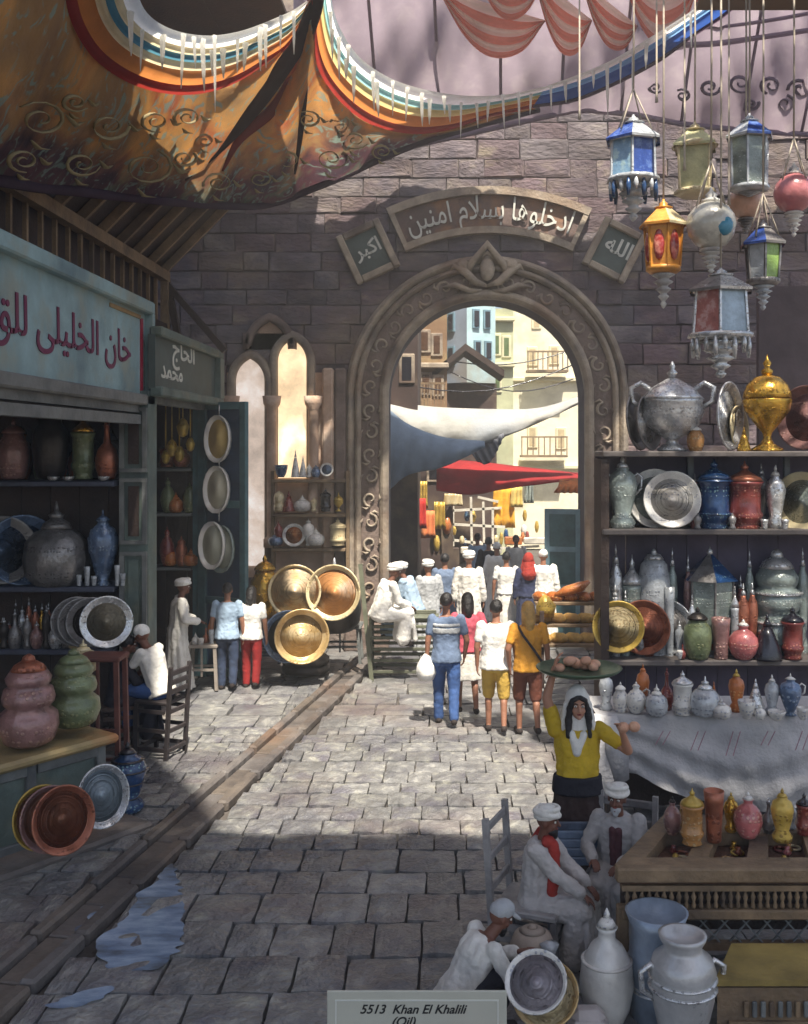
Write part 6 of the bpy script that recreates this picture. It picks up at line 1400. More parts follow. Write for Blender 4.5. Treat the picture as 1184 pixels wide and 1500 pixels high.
# pair in conversation on the high bench left of the lane
person('person in white robe and white turban leaning forward on the slatted bench', 556, 1002, -1.15, 'sit', 1.8, seat=1.02, lean=.34, hands=[(-.08, .46, 1.2), (.1, .48, 1.2)], polel=(-.25, -.3, -1), poler=(.25, -.3, -1), robe=cWh2, headgear=('turban', cWh2), beard=mHairB, skin=1, D=FOC*CH/(1000-650))
person('person in pale blue robe and white turban bowing from the right end of bench', 608, 985, 1.25, 'sit', 1.75, seat=1.0, lean=.34, hands=[(-.1, .45, 1.2), (.1, .48, 1.2)], polel=(-.25, -.3, -1), poler=(.25, -.3, -1), robe=cBl, headgear=('turban', cWh2), skin=1, face=True, D=17.6)
# crowd under the arch
person('person from behind in pale blue grey robe just inside the arch', 652, 942, .1, 'stand', 1.78, robe=cLg, hair='short', face=False, D=19.8)
person('person from behind in white robe with white head wrap in the arch centre', 687, 945, -.1, 'stand', 1.86, robe=cWh, headgear=('turban', cWh2), face=False, D=19.4)
person('person in sleeveless white dress walking away under the arch', 742, 935, .0, 'walk', 1.75, top=('t', cWh2), bottom=('longskirt', cWh), hair='short', face=False, D=20.4)
person('person with scarlet headscarf and navy dress near the blue leaf', 774, 938, .1, 'stand', 1.76, top=('long', cNa), bottom=('longskirt', cNa), headgear=('veil', cSc), face=False, D=20.0)
person('person in long white robe and white cap beside the blue door leaf', 796, 935, -.1, 'stand', 1.84, robe=cWh2, headgear=('skullcap', cWh2), face=False, D=20.0)
person('person in near black clothes farther back in the lane beyond arch', 716, 905, .0, 'walk', 1.76, top=('long', cDk), bottom=('trousers', cDk), hair='short', face=False, D=23.5)
person('person in pale clothes coming towards the arch from the far lane', 756, 900, PI, 'walk', 1.72, top=('long', cWh), bottom=('trousers', cGy), hair='short', D=24.5, skin=1)
person('person in white carrying things at the far stalls beyond arch', 700, 898, .3, 'walk', 1.72, top=('long', cBl), bottom=('trousers', cWh), hair='short', face=False, D=25)
person('person in pale grey robe standing behind the slatted bench in the arch', 628, 940, .4, 'stand', 1.74, robe=cGy, headgear=('turban', cWh2), face=False, D=19.0)
person('person in cream robe at the right foot of the arch', 818, 930, .3, 'stand', 1.72, robe=cloth('cream_robe', c(214, 202, 172)), hair='short', face=False, D=21.6)
person('person in white robe deep in the lane between dark and scarlet figures', 728, 915, .1, 'stand', 1.76, robe=cWh2, headgear=('skullcap', cWh2), face=False, D=22.3)
# left group
person('person standing in white robe and white cap beside the small pale table', 260, 1013, -1.2, 'stand', 1.78, robe=cWh, headgear=('turban', cWh2), hands=[(-.18, .3, 1.08), (.2, .3, 1.1)], skin=1, lean=.08)
person('person from behind in pale blue blouse and dark jeans', 333, 1011, .0, 'walk', 1.70, top=('t', cBl), bottom=('trousers', cJd), hair='bun', face=False, step=.05, D=16.2)
person('person from behind in white blouse and brick red trousers', 368, 1008, -.1, 'walk', 1.64, top=('t', cWh2), bottom=('trousers', cRd), hair='long', face=False, hairlen=.18, step=.06, D=16.3)
person('person on slatted chair in white shirt, white cap and blue jeans', 236, 1086, 1.25, 'sit', 1.80, seat=.72, lean=.36, hands=[(-.12, .52, .86), (.12, .5, .84)], top=('t', cWh), bottom=('trousers', cJe), headgear=('skullcap', cWh2), skin=1, beard=mHairB, head_pitch=.2, D=12.85)
person('person in dark robe facing the man in blue jeans', 172, 1070, -1.2, 'sit', 1.72, seat=.62, lean=.15, hands=[(-.1, .4, .82), (.12, .42, .8)], robe=cDk, hair='short', skin=1, D=12.9)
# tray carrier
def tray_arm(): pass
wom = person('person in yellow bodice and dark skirt balancing a bread tray overhead', 846, 1313, PI, 'stand', 1.80, hands=[(.36, .22, 1.44), (-.2, -.06, 1.98)][::-1] and [(-.33, .25, 1.46), (.20, .05, 1.93)], polel=(-.6, -.2, -.8), poler=(1, .1, -.3), top=('t', cYl), bottom=('longskirt', cDb), hair='sides', hairlen=.3, headgear=('veil', cWh2), skin=3, fine=True, D=8.8, extras=(), head_pitch=.05)
wp = wom.location
def world_pt(o, v):
    return Vector(o.location)+Euler(o.rotation_euler).to_matrix() @ (Vector(v)*o.scale[0])
b = B()
loftz(b, [(0, 0, -.05, .214, .166), (0, .0, .03, .208, .16), (0, .01, .1, .2, .152)], Matrix.Translation((0, 0, .94)), 24); o = solid(b, 'waistband', cDk, wom, .012, 2, .01)
b = B(); capsule(b, (-.04, .105, 1.4), (.02, .125, 1.25), .03, .035); capsule(b, (.06, .1, 1.4), (.02, .125, 1.25), .03, .035); solid(b, 'white_collar', cWh2, wom, .012, 2, .01)
trz = wp.z+1.95
mTray = M('green_brass_tray', c(84, 104, 82), .35, .5, var=.35, scale=5, bump=.2)
b = B(); b.lathe([(.001, 0), (.30, 0), (.345, .02), (.37, .045), (.36, .05), (.33, .03), (.001, .012)], 36)
tray = b.build('bread_tray', mTray, None, (wp.x+.01, wp.y-.02, 0)); tray.location.z = CH-(984-650)*8.8/FOC; tag(tray, 'round greenish brass tray of bread balanced above the head in yellow bodice', 'tray')
mBun = M('pinkish_bread', c(206, 156, 128), .7, var=.25, scale=8, bump=.3, col2=c(224, 184, 150))
rr = random.Random(14); rolls = []
for i in range(11):
    a = rr.uniform(0, 6.28); q = rr.uniform(.02, .24); zz = .05+(.06 if i > 7 else 0); q = q*.5 if i > 7 else q
    b = B(); b.ball((0, 0, 0), (.055, .05, .038), 12); rolls.append(b.build('bread_roll', mBun, None, tray.location+Vector((q*math.cos(a)*1.1, q*math.sin(a), zz)), (rr.uniform(-.3, .3), 0, rr.uniform(0, 3))))
for i, o in enumerate(sorted(rolls, key=lambda o: o.location.x)): tag(o, f'pinkish bread roll on the overhead tray, {ORD[i]}', 'bread', 'rolls on the overhead tray')
for i, dx in enumerate((-.035, .055)):
    hp_ = world_pt(wom, (-.36, .32, 1.5)); b = B(); b.ball((0, 0, 0), (.05, .045, .045), 12); o = b.build('bread_roll', mBun, None, hp_+Vector((dx, -.02, .02+.005*i)), (0, 0, 0)); tag(o, f'{["left", "right"][i]} pale roll of the two held up in the raised open hand', 'bread')
# seated pair in the right foreground
p1 = person('person in white robe with scarlet scarf and white turban seated at left', 790, 1398, -1.95, 'sit', 1.50, seat=.44, lean=.1, hands=[(-.1, .44, .66), (.12, .46, .66)], robe=cloth('grey_white', c(184, 178, 174)), headgear=('turban', cWh), beard=mHairB, extras=(red_scarf,), skin=1, fine=True, D=7.72, loc=Vector(((786-650)*7.8/FOC, 7.8, 0)))
p2 = person('person in pale jacket, dark vest and white turban seated beside the spice counter', 908, 1380, 2.75, 'sit', 1.53, seat=.44, lean=.12, hands=[(-.1, .4, .72), (.16, .36, .72)], robe=cloth('grey_jacket', c(172, 168, 166)), headgear=('turban', cWh), beard=cGy, extras=(vest(cloth('maroon', c(84, 46, 52))),), skin=1, fine=True, D=8.3, loc=Vector(((908-650)*8.3/FOC, 8.3, 0)))
p3 = person('person in white shirt and pale cap crouching over a dish at the bottom', 716, 1535, -1.2, 'crouch', 1.50, seat=.14, lean=.55, hands=[(-.06, .56, .46), (.14, .54, .5)], top=('long', cWh), bottom=('trousers', cDk), headgear=('cap', cGy), beard=mHairB, skin=1, fine=True, D=6.75, head_pitch=.25, loc=Vector(((668-650)*6.75/FOC, 6.85, 0)))

# ---- chairs and benches
def ladder_chair(loc, rz, w, d, seat, back, mat, label, slats=4, cat='chair', name='ladder_back_chair', front_slats=0, group=None):
    t = thing(name, label, cat, loc, rz, group)
    b = B(); b.box((0, 0, seat-.02), (w, d, .045), bev=.01); b.build('seat', mat, t)
    for sx in (-1, 1):
        b = B(); b.bar((sx*(w/2-.02), -d/2+.02, 0), (sx*(w/2-.02), -d/2-.05, back), .045, .045); b.build('rear_post', mat, t)
        b = B(); b.bar((sx*(w/2-.02), d/2-.02, 0), (sx*(w/2-.02), d/2-.02, seat-.04), .045, .045); b.build('leg', mat, t)
    for i in range(slats):
        zz = seat+.12+(back-seat-.2)*i/max(1, slats-1); yy = -d/2+.02-.07*zz/back; b = B(); b.box((0, yy, zz), (w-.08, .025, .07), bev=.01); b.build('back_slat', mat, t)
    for i in range(front_slats):
        zz = .12+(seat-.25)*i/max(1, front_slats-1)
        b = B(); b.box((0, d/2-.02, zz), (w-.08, .03, .055), bev=.008); b.build('front_slat', mat, t)
        b = B(); b.box((0, -d/2+.0, zz), (w-.08, .03, .055), bev=.008); b.build('rear_slat', mat, t)
        for sx in (-1, 1): b = B(); b.box((sx*(w/2-.02), 0, zz), (.03, d-.08, .045)); b.build('side_slat', mat, t)
    return t
mCh = M('grey_green_bench_paint', c(104, 106, 88), .6, var=.3); mChB = M('blue_grey_chair_paint', c(112, 128, 150), .5, var=.35, scale=6, dirt=c(58, 66, 84)); mChW = M('worn_white_chair_paint', c(150, 146, 144), .55, var=.3, scale=6, dirt=c(100, 96, 96))
ladder_chair((LX(592)*.87, 17.25, 0), 0, 1.15, .55, 1.0, 1.05, mCh, 'high slatted bench carrying the two talking men left of the lane', slats=1, cat='bench', name='slatted_bench', front_slats=5)
b = B(); b.bar((0, 0, 0), (-.2, .1, 1.95), .07, .05); o = b.build('bench_pole', mCh, None, W(545, 1000, 16.9)); tag(o, 'tall leaning grey green pole at the left end of the slatted bench', 'pole')
ladder_chair((W(236, 1080, 12.85).x, 12.85, 0), 1.25, .46, .46, .72, 1.15, M('dark_chair_wood', c(52, 46, 46), .5, var=.35), 'dark slatted chair under the man in blue jeans', slats=3, front_slats=3)
ladder_chair((W(172, 1080, 12.9).x, 12.9, 0), -1.2, .44, .44, .62, 1.0, mWood, 'dark chair under the person in dark robe', slats=3, front_slats=2)
ladder_chair((p1.location.x-.03, p1.location.y, 0), -1.95, .5, .5, .43, 1.08, mChW, 'worn white ladder back chair under the man with scarlet scarf', slats=3, front_slats=3)
ladder_chair((p2.location.x+.02, p2.location.y+.08, 0), 2.75, .5, .48, .43, .95, mChW, 'worn pale chair under the man in pale jacket', slats=3, front_slats=2)
ladder_chair((W(842, 1400, 8.15).x, 8.15, 0), PI, .46, .44, .36, .84, mChB, 'empty blue grey ladder back chair standing between the two seated men', slats=5, front_slats=3)
b = B(); b.lathe([(.001, 0), (.09, 0), (.1, .06), (.05, .13), (.03, .2), (.05, .24), (.001, .25)], 14); o = b.build('table_pot', MR['milk'], None, (W(805, 1400, 7.2).x, 7.2, .0), scale=(1.4, 1.4, 1.6)); tag(o, 'small milky pot on the paving in front of the white ladder back chair', 'pot')
# plastic bag carried by the walker in jeans
b = B(); b.lathe([(.03, .0), (.10, .02), (.14, .12), (.13, .22), (.07, .32), (.02, .38)], 14, lobes=7, la=.12); o = b.build('carrier_bag', cWh2, None, W(624, 1010, 14.15)); tag(o, 'white carrier bag hanging from the left hand of the walker in jeans', 'bag')
o.location.z = .62
# ------------------------------------------------------------------ hanging lanterns
def hang(t, top_local, anchors=None, spread=.0, mat=None, zmax=9.3):
    z = t.location.z; b = B(); mat = mat or M('lantern_cord', c(176, 164, 148), .8, var=.2)
    zj = top_local+.28*(1 if spread else 0)
    b.tube([(0, 0, zj), (.004, 0, (zj+zmax-z)/2), (0, 0, zmax-z)], .011, 5); b.build('cord', mat, t)
    if spread:
        for a in (0, 1, 2, 3):
            b = B(); b.tube([(0, 0, zj), (spread*math.cos(a*PI/2+.5), spread*math.sin(a*PI/2+.5), top_local-.2)], .009, 5); b.build('cord', mat, t)
def finial_drop(t, z, w, L, mat, name='drop_finial'):
    b = B(); P = []; n = 5
    for i in range(n):
        zz = z-L*i/n; r_ = w*(1-i/n)**.8; P += [(r_*.55, zz), (r_, zz-L/n*.35), (r_*.5, zz-L/n*.8)]
    P += [(.004, z-L)]
    b.lathe(P[::-1], 12); b.build(name, mat, t)
def hexlantern(px, ytop, ybody, ybot, yend, w, D, label, roofs, panes, frame, dropm, sides=6, spread=.16, taper=.86, rot=0, fringe=None, oval=None, flare=1.0):
    s = FOC/D; t = thing('hanging_lantern', label, 'lantern', W(px, ybody, D), rot, group='lanterns hanging at the upper right')
    r0 = w/s/2; hb = (ybot-ybody)/s; hr = (ybody-ytop)/s
    mf = MR.get(frame, frame)
    for i in range(sides):
        a, a2 = 2*PI*i/sides, 2*PI*(i+1)/sides; ca, sa, cb, sb = math.cos(a), math.sin(a), math.cos(a2), math.sin(a2)
        q = r0*.84; q2 = q*taper*flare
        b = B(); b.add([(q2*ca, q2*sa, -hb), (q2*cb, q2*sb, -hb), (q*cb, q*sb, 0), (q*ca, q*sa, 0)], [(0, 1, 2, 3)]); pm = panes[i % len(panes)]
        o = b.build('pane', MR.get(pm, pm), t)
        if oval:
            m_ = Vector(((q+q2)/2*(ca+cb)/2, (q+q2)/2*(sa+sb)/2, -hb*.52)); an_ = math.atan2(m_.y, m_.x)
            b = B(); b.ball((0, 0, 0), (.035, r0*.26, hb*.36), 12); o2 = b.build('oval_glass', MR.get(oval, oval), t, m_*1.0, (0, 0, an_))
        b = B(); b.bar((q2*ca*1.02, q2*sa*1.02, -hb), (q*ca*1.02, q*sa*1.02, 0), .022, .022); b.build('lantern_rib', mf, t)
        b = B(); r1 = r0*1.12; zc_ = hr*.12
        b.add([(r1*ca, r1*sa, -.01), (r1*cb, r1*sb, -.01), (r0*.34*cb, r0*.34*sb, hr*.62), (r0*.34*ca, r0*.34*sa, hr*.62), (r1*ca*.98, r1*sa*.98, -.035), (r1*cb*.98, r1*sb*.98, -.035)], [(0, 1, 2, 3), (4, 5, 1, 0)]); rm_ = roofs[i % len(roofs)]; b.build('roof_panel', MR.get(rm_, rm_), t)
        if fringe and i % 1 == 0:
            for k2 in range(3):
                f_ = (k2+.5)/3; x_ = q2*(ca+(cb-ca)*f_)*1.05; y_ = q2*(sa+(sb-sa)*f_)*1.05; L_ = .14+.06*((i+k2) % 2)
                b = B(); b.lathe([(.018, -L_), (.03, -L_*.5), (.014, 0)], 6); b.build('fringe_bead', MR.get(fringe[(i+k2) % len(fringe)]), t, (x_, y_, -hb-.03))
    b = B(); b.lathe([(r0*.86, -.03), (r0*.92, 0), (r0*.86, .02)], sides*2); b.build('rim', mf, t)
    b = B(); b.lathe([(r0*.7*taper, -hb-.06), (r0*.92*taper*flare, -hb-.03), (r0*.9*taper*flare, -hb+.01)], sides*2); b.build('base_ring', mf, t)
    b = B(); b.lathe([(r0*.36, hr*.6), (r0*.42, hr*.66), (r0*.16, hr*.74), (r0*.2, hr*.82), (r0*.06, hr*.92), (.012, hr)], 12); b.build('crown', mf, t)
    if yend > ybot+4: finial_drop(t, -hb-.05, r0*.62*taper, (yend-ybot)/s, MR.get(dropm, dropm))
    hang(t, hr, spread=r0*.8 if spread else 0)
    return t
def globe(px, yc, r, D, label, mat, yend, topm='white', spot=None, zmax=9.3, spread=.16):
    s = FOC/D; t = thing('hanging_lantern', label, 'lantern', W(px, yc, D), 0, group='lanterns hanging at the upper right'); q = r/s
    b = B(); b.lathe([(q*.3, -q*.96), (q*.62, -q*.78), (q*.9, -q*.42), (q, 0), (q*.92, q*.4), (q*.66, q*.74), (q*.3, q*.95)], 24, lobes=10, la=.05); b.build('globe', MR.get(mat, mat), t)
    b = B(); b.lathe([(q*.34, q*.9), (q*.42, q*1.0), (q*.2, q*1.12), (q*.26, q*1.22), (q*.08, q*1.4), (.01, q*1.55)], 12); b.build('crown', MR[topm], t)
    b = B(); b.lathe([(q*.3, -q*1.1), (q*.5, -q*1.02), (q*.36, -q*.92)], 14); b.build('base_ring', MR[topm], t)
    if spot: b = B(); b.ball((q*.3, -q*.72, -q*.15), (q*.4, q*.28, q*.42), 14); b.build('blue_medallion', MR.get(spot, spot), t)
    finial_drop(t, -q*1.08, q*.5, (yend-yc)/s-q, MR[topm])
    hang(t, q*1.5, spread=spread and q*.8, zmax=zmax)
    return t
mBlueP = M('royal_blue_glass', c(50, 76, 150), .25, 0, var=.4, scale=7, bump=.2, coat=.5, col2=c(110, 140, 196)); mSkyP = M('ice_blue_glass', c(130, 166, 196), .25, 0, var=.3, scale=8, bump=.2, coat=.5, col2=c(190, 214, 206)); mRedP = M('ruby_glass', c(160, 48, 44), .2, 0, var=.4, scale=9, bump=.15, coat=.6, col2=c(220, 150, 130)); mLime = M('lime_glass', c(150, 184, 96), .25, 0, var=.3, scale=8, coat=.5)
mOrM = M('orange_enamel', c(214, 146, 60), .35, .2, var=.3, scale=6, bump=.25); mOliveW = M('cream_olive_enamel', c(176, 172, 130), .4, .1, var=.3, scale=6, bump=.4)
mPinkG = M('dusty_pink_glass', c(196, 120, 122), .3, 0, var=.25, scale=4, coat=.5); mPearl = M('pearl_globe', c(196, 192, 180), .25, .1, var=.2, scale=5, bump=.2, coat=.5); mTurq = M('turquoise_enamel', c(60, 132, 160), .25, 0, var=.25, coat=.5)
hexlantern(928, 168, 205, 262, 318, 80, 11.0, 'royal blue hexagonal lantern with beaded fringe, leftmost of the hanging cluster', [mBlueP, 'milk', mBlueP], [mSkyP, mBlueP, mSkyP], 'milk', 'milk', fringe=['milk', 'navy'], rot=.3, taper=1.05)
hexlantern(1018, 178, 214, 280, 284, 74, 11.5, 'cream and olive square lantern hanging behind the pearl globe', [mOliveW], [mOliveW, 'cream'], 'cream', 'cream', sides=4, rot=.5, spread=0, taper=.9)
hexlantern(1098, 166, 200, 274, 282, 66, 11.5, 'pale lantern with blue and white roof and one red pane', ['milk', mBlueP, 'milk'], ['ice', mSkyP, mRedP, 'ice', 'ice', mRedP], 'milk', 'milk', rot=.15, spread=0, taper=.95)
globe(1093, 296, 25, 11.8, 'small peach coloured globe lantern half hidden behind the others', M('peach_globe', c(206, 164, 140), .3, 0, var=.25, scale=5, coat=.5), 340, 'pewter')
globe(1163, 283, 29, 11.0, 'dusty pink globe lantern with white finial at the right edge', mPinkG, 345)
hexlantern(972, 292, 328, 392, 445, 66, 10.6, 'orange lantern with ruby oval glasses and white bottom ornament', [mOrM, 'cream', mOrM], [mOrM], mOrM, 'white', oval=mRedP, rot=.55, spread=0)
globe(1042, 330, 36, 10.4, 'pearl white globe lantern with turquoise medallion in the cluster centre', mPearl, 398, 'white', spot=mTurq)
hexlantern(1056, 392, 424, 490, 548, 92, 10.2, 'largest silver lantern with red and clear panes, lowest of the cluster', ['silver', 'pewter'], [M('faded_rose_glass', c(180, 116, 108), .25, 0, var=.4, scale=7, bump=.2, coat=.5, col2=c(216, 190, 184)), M('pale_sky_glass', c(170, 190, 206), .25, 0, var=.3, scale=7, coat=.5), 'milk'], 'silver', 'silver', rot=.25, spread=0, taper=1.12, fringe=['silver'])
hexlantern(1118, 322, 356, 410, 448, 62, 10.7, 'small violet grey lantern with lime pane right of the pearl globe', [mBlueP, 'pewter', mRedP], ['milk', mLime, 'milk'], 'pewter', 'milk', rot=.35)
bm_ = thing('hanging_beam', 'high wooden poles from which the lantern cords hang', 'beam', (0, 0, 0))
for yy in (10.2, 11.0, 11.8): b = B(); b.tube([(1.2, yy, 9.35), (6.6, yy, 9.4)], .06, 8); b.build('pole', mWood, bm_)
b = B(); b.bar((3.2, 9.9, 9.46), (3.2, 12.4, 9.46), .1, .1); b.bar((6.3, 9.9, 9.5), (6.3, 12.4, 9.5), .1, .1); b.build('cross_beam', mWood, bm_)
for q, (px, yt, ye) in enumerate(((962, 60, 150), (1003, 30, 250), (1068, 20, 300), (849, 150, 175))):
    p0, p1 = W(px, yt, 11.3), W(px, ye, 11.3); b = B(); b.tube([(0, 0, 9.3-p1.z), (0, 0, .1), (0, 0, 0)], [.009, .012, .02], 5)
    o = b.build('loose_cord', M('lantern_cord', (0, 0, 0)), None, p1); tag(o, f'loose straw coloured cord, {ORD[[1, 2, 3, 0][q]]} of those dangling among the lanterns', 'cord')

# ------------------------------------------------------------------ the blue leaf in the arch and the street beyond
lf = thing('arch_door', 'weathered blue door leaf folded back at the right side of the arch', 'door', (2.72, 20.3, 0), 0)
lf.rotation_euler = (0, 0, R(180-14))
b = B(); b.box((.36, 0, 1.3), (.68, .05, 2.56)); b.build('door_panel', mTeal, lf)
mTl = M('pale_blue_paint', c(116, 146, 160), .6, var=.25, scale=4)
for x_ in (.05, .67): b = B(); b.box((x_, 0, 1.3), (.1, .09, 2.6), bev=.01); b.build('door_frame', mTl, lf)
for zz in (.06, 1.05, 1.8, 2.55): b = B(); b.box((.36, 0, zz), (.52, .085, .1)); b.build('door_frame', mTl, lf)
def facade(name, label, px0, px1, ytop, D, mat, windows=(), depth=5, wmat=None, z0=0, cornice=None, yaw=0, fmat=None):
    X0, X1 = (px0-650)*D/FOC, (px1-650)*D/FOC; zt = CH-(ytop-650)*D/FOC
    t = thing(name, label, 'building', ((X0+X1)/2, D, 0), yaw); w = X1-X0
    b = B(); b.box((0, depth/2, (zt+z0)/2), (w, depth, zt-z0)); b.build('wall', mat, t)
    for (wx, wy, ww, wh) in windows:
        cx = (wx-650)*D/FOC-(X0+X1)/2; cz = CH-(wy-650)*D/FOC; ww *= D/FOC; wh *= D/FOC
        b = B(); b.box((cx, .0, cz), (ww+.16, .1, wh+.16), bev=.02); f = b.build('window', fmat or mStone, t)
        b = B(); b.box((cx, -.045, cz), (ww, .03, wh)); b.build('pane', wmat or mBlack, f)
    if cornice:
        for cy_ in cornice: b = B(); b.box((0, -.1, CH-(cy_-650)*D/FOC), (w+.1, .2, .16), bev=.03); b.build('cornice', fmat or mStone, t)
    return t
mSun = M('sunlit_cream_plaster', c(240, 232, 206), .85, var=.12, scale=.8, bump=.5, bscale=4, col2=c(236, 226, 196)); mSun2 = M('pale_lemon_plaster', c(208, 202, 168), .85, var=.2, scale=.9, bump=.5, bscale=4)
mAqua = M('hazed_aqua_plaster', c(172, 198, 202), .85, var=.2, scale=1, bump=.4); mSlateP = M('slate_blue_plaster', c(138, 150, 166), .85, var=.25, scale=1, bump=.4); mOcB = M('hazed_ochre_plaster', c(142, 112, 84), .85, var=.45, scale=.9, bump=.5, col2=c(168, 152, 112)); mBrB = M('dark_brown_plaster', c(70, 54, 50), .85, var=.4, scale=.9, bump=.5); mGrn = M('hazed_green_plaster', c(190, 192, 156), .85, var=.3, scale=.8, bump=.4); mWinD = M('dark_window_glass', c(38, 36, 44), .2, .1, var=.3)  # aqua, ochre and green paled to put distance haze into the colour
facade('lane_house', 'dark brown house edge directly behind the left jamb of the arch', 530, 612, 380, 25, mBrB, [(596, 540, 14, 34)], 8, mWinD)
facade('lane_house', 'burnt ochre and olive house left of the blue tower house', 610, 655, 400, 29, mOcB, [(622, 500, 10, 26), (640, 505, 9, 26), (624, 562, 10, 26), (642, 565, 9, 24)], 8, M('amber_window', c(84, 60, 44), .3), cornice=(536,))
tw = thing('blue_house', 'tall blue house with aqua right face and four dark windows', 'building', ((684-650)*33/FOC, 33, 0), 0)
def face_pt(side, u, z_): # side 0: left slate face, 1: right aqua face; corner at 0
    return Vector((-.95*u, .75*u, z_)) if side == 0 else Vector((.95*u, .55*u, z_))
zb, zt = CH-(560-650)*33/FOC, 17.5
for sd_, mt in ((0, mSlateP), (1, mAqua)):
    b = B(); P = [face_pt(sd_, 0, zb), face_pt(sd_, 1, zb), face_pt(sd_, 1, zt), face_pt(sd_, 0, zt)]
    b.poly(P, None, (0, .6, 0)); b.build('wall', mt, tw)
    ws = [(.3, 466), (.68, 466), (.35, 512), (.72, 512)] if sd_ else [(.5, 470), (.5, 520)]
    for u, y_ in ws:
        p = face_pt(sd_, u, CH-(y_-650)*33/FOC); d_ = (face_pt(sd_, 1, 0)-face_pt(sd_, 0, 0)).normalized(); n_ = Vector((d_.y, -d_.x, 0)) if d_.x > 0 else Vector((-d_.y, d_.x, 0))
        n_ = Vector((n_.x, -abs(n_.y), 0)); a_ = math.atan2(d_.y, d_.x)
        b = B(); b.box(p+n_*.02, (.26, .1, .62), Euler((0, 0, a_))); f = b.build('window', mTl, tw); b = B(); b.box(p+n_*.07, (.17, .05, .5), Euler((0, 0, a_))); b.build('pane', mWinD, f)
b = B(); b.box((0, 2.2, zb/2), (2.0, 3, zb)); b.build('wall', mBrB, tw)
b = B(); b.box((0, 1.5, zb+3), (1.2, 1.2, 10)); b.build('core', mSlateP, tw)
facade('lane_house', 'narrow moss green house right of the blue tower house', 716, 752, 452, 36, mGrn, [(727, 505, 8, 26), (742, 508, 7, 26), (728, 560, 8, 24)], 6, M('green_window', c(92, 110, 70), .4), fmat=mSun2, cornice=(468, 535))
facade('lane_house', 'tall sunlit cream house filling the right side beyond the arch', 750, 905, 300, 38, mSun, [(780, 522, 9, 22), (812, 520, 9, 22), (780, 640, 9, 26), (822, 642, 9, 26), (786, 470, 8, 18)], 6, M('shuttered_cream', c(186, 168, 132), .7, var=.2), cornice=(556, 684), fmat=M('cream_trim', c(222, 212, 180), .8, var=.1))
facade('lane_house', 'low dark stall building closing the left of the far lane', 556, 664, 655, 28.4, mBrB, [(600, 690, 14, 24), (636, 690, 14, 24)], 1.2, mWinD)
facade('lane_house', 'distant pale house closing the end of the lane', 640, 900, 690, 44, mSun, [(700, 730, 10, 20), (722, 730, 10, 20), (744, 730, 10, 20), (766, 730, 10, 20), (790, 730, 10, 20)], 4, mWinD, cornice=(705, 760))
b = B(); b.poly([(-1.3, 0, 0), (0, 0, 1.1), (1.1, 0, .35), (1.1, 0, .15), (0, 0, .9), (-1.3, 0, -.2)], None, (0, 2.2, 0)); o = b.build('gable_roof', mWood, None, W(682, 560, 29)); tag(o, 'small dark gable roof with light rafters below the blue house', 'roof')
for m_ in (mSun, mSun2, mBrB, mOcB, mAqua, mSlateP, mGrn): stain(m_, [tuple(x*.72 for x in m_.node_tree.nodes['Color Ramp'].color_ramp.elements[1].color[:3]), c(150, 132, 104)], .45, .45)
for q, (a_, b_, z_, D_) in enumerate((((575, 0), (850, 0), 560, 27), ((600, 0), (862, 0), 515, 30), ((660, 0), (840, 0), 545, 32))):
    p0, p1 = W(a_[0], z_, D_), W(b_[0], z_-30+20*q, D_+1); b = B(); b.tube([p0.lerp(p1, t/8)-Vector((0, 0, .5*math.sin(PI*t/8)))-p0 for t in range(9)], .018, 5); o = b.build('overhead_wire', mBlack, None, p0); tag(o, f'sagging wire across the lane beyond the arch, {["lowest", "highest", "middle"][q]} of three', 'wire')
for q, (px, py, D_, w_) in enumerate(((800, 545, 37.9, 1.5), (795, 668, 37.9, 1.7), (632, 600, 28.9, .8))):
    t = thing('balcony', f'small wooden balcony on the {["upper cream", "lower cream", "brown"][q]} facade beyond the arch', 'balcony', W(px, py, D_)); b = B(); b.box((0, -.35, 0), (w_, .7, .08)); b.build('balcony_floor', mWood2, t)
    b = B(); b.box((0, -.68, .7), (w_, .05, .06)); b.build('rail', mWood2, t)
    for i in range(9): b = B(); b.box((-w_/2+.03+i*(w_-.06)/8, -.68, .36), (.04, .04, .62)); b.build('baluster', mWood2, t)
# white and red awnings
def rag(name, label, up, lo, D, mat, dd=1.0, cat='awning', sag=.2, wav=.06, n=40, rows=12, kf=.9):
    U_ = spl([(x_, y_) for x_, y_ in up], n); L_ = spl([(x_, y_) for x_, y_ in lo], n); V = []
    for i in range(n):
        for j in range(rows+1):
            t_ = j/rows; p = U_[i].lerp(L_[i], t_); q = W(p.x, p.y, D-dd*t_); q.y -= sag*math.sin(PI*t_)+wav*math.sin(i*kf+t_*3)*t_; V.append(q)
    k = rows+1; me = mesh(name, V, [(i*k+j, i*k+j+1, (i+1)*k+j+1, (i+1)*k+j) for i in range(n-1) for j in range(rows)], mat, smooth=True); o = obj(name, me); o.modifiers.new('thickness', 'SOLIDIFY').thickness = .02; return tag(o, label, cat)
mWA = M('white_awning_cloth', c(204, 202, 196), .9, var=.2, scale=1.5, bump=.6, bscale=10, trans=.35, dirt=c(190, 196, 204)); mBA = M('grey_blue_awning_cloth', c(158, 176, 194), .9, var=.25, scale=1.5, bump=.6, bscale=9, trans=.25); mRA = M('red_awning_cloth', c(172, 44, 46), .9, var=.25, scale=1.5, bump=.5, bscale=9, trans=.3)
rag('white_awning', 'white awning cloth slung across the lane behind the arch', [(566, 588), (640, 596), (720, 599), (790, 597), (862, 576)], [(566, 606), (620, 640), (690, 652), (760, 632), (862, 586)], 25.2, mWA, .5)
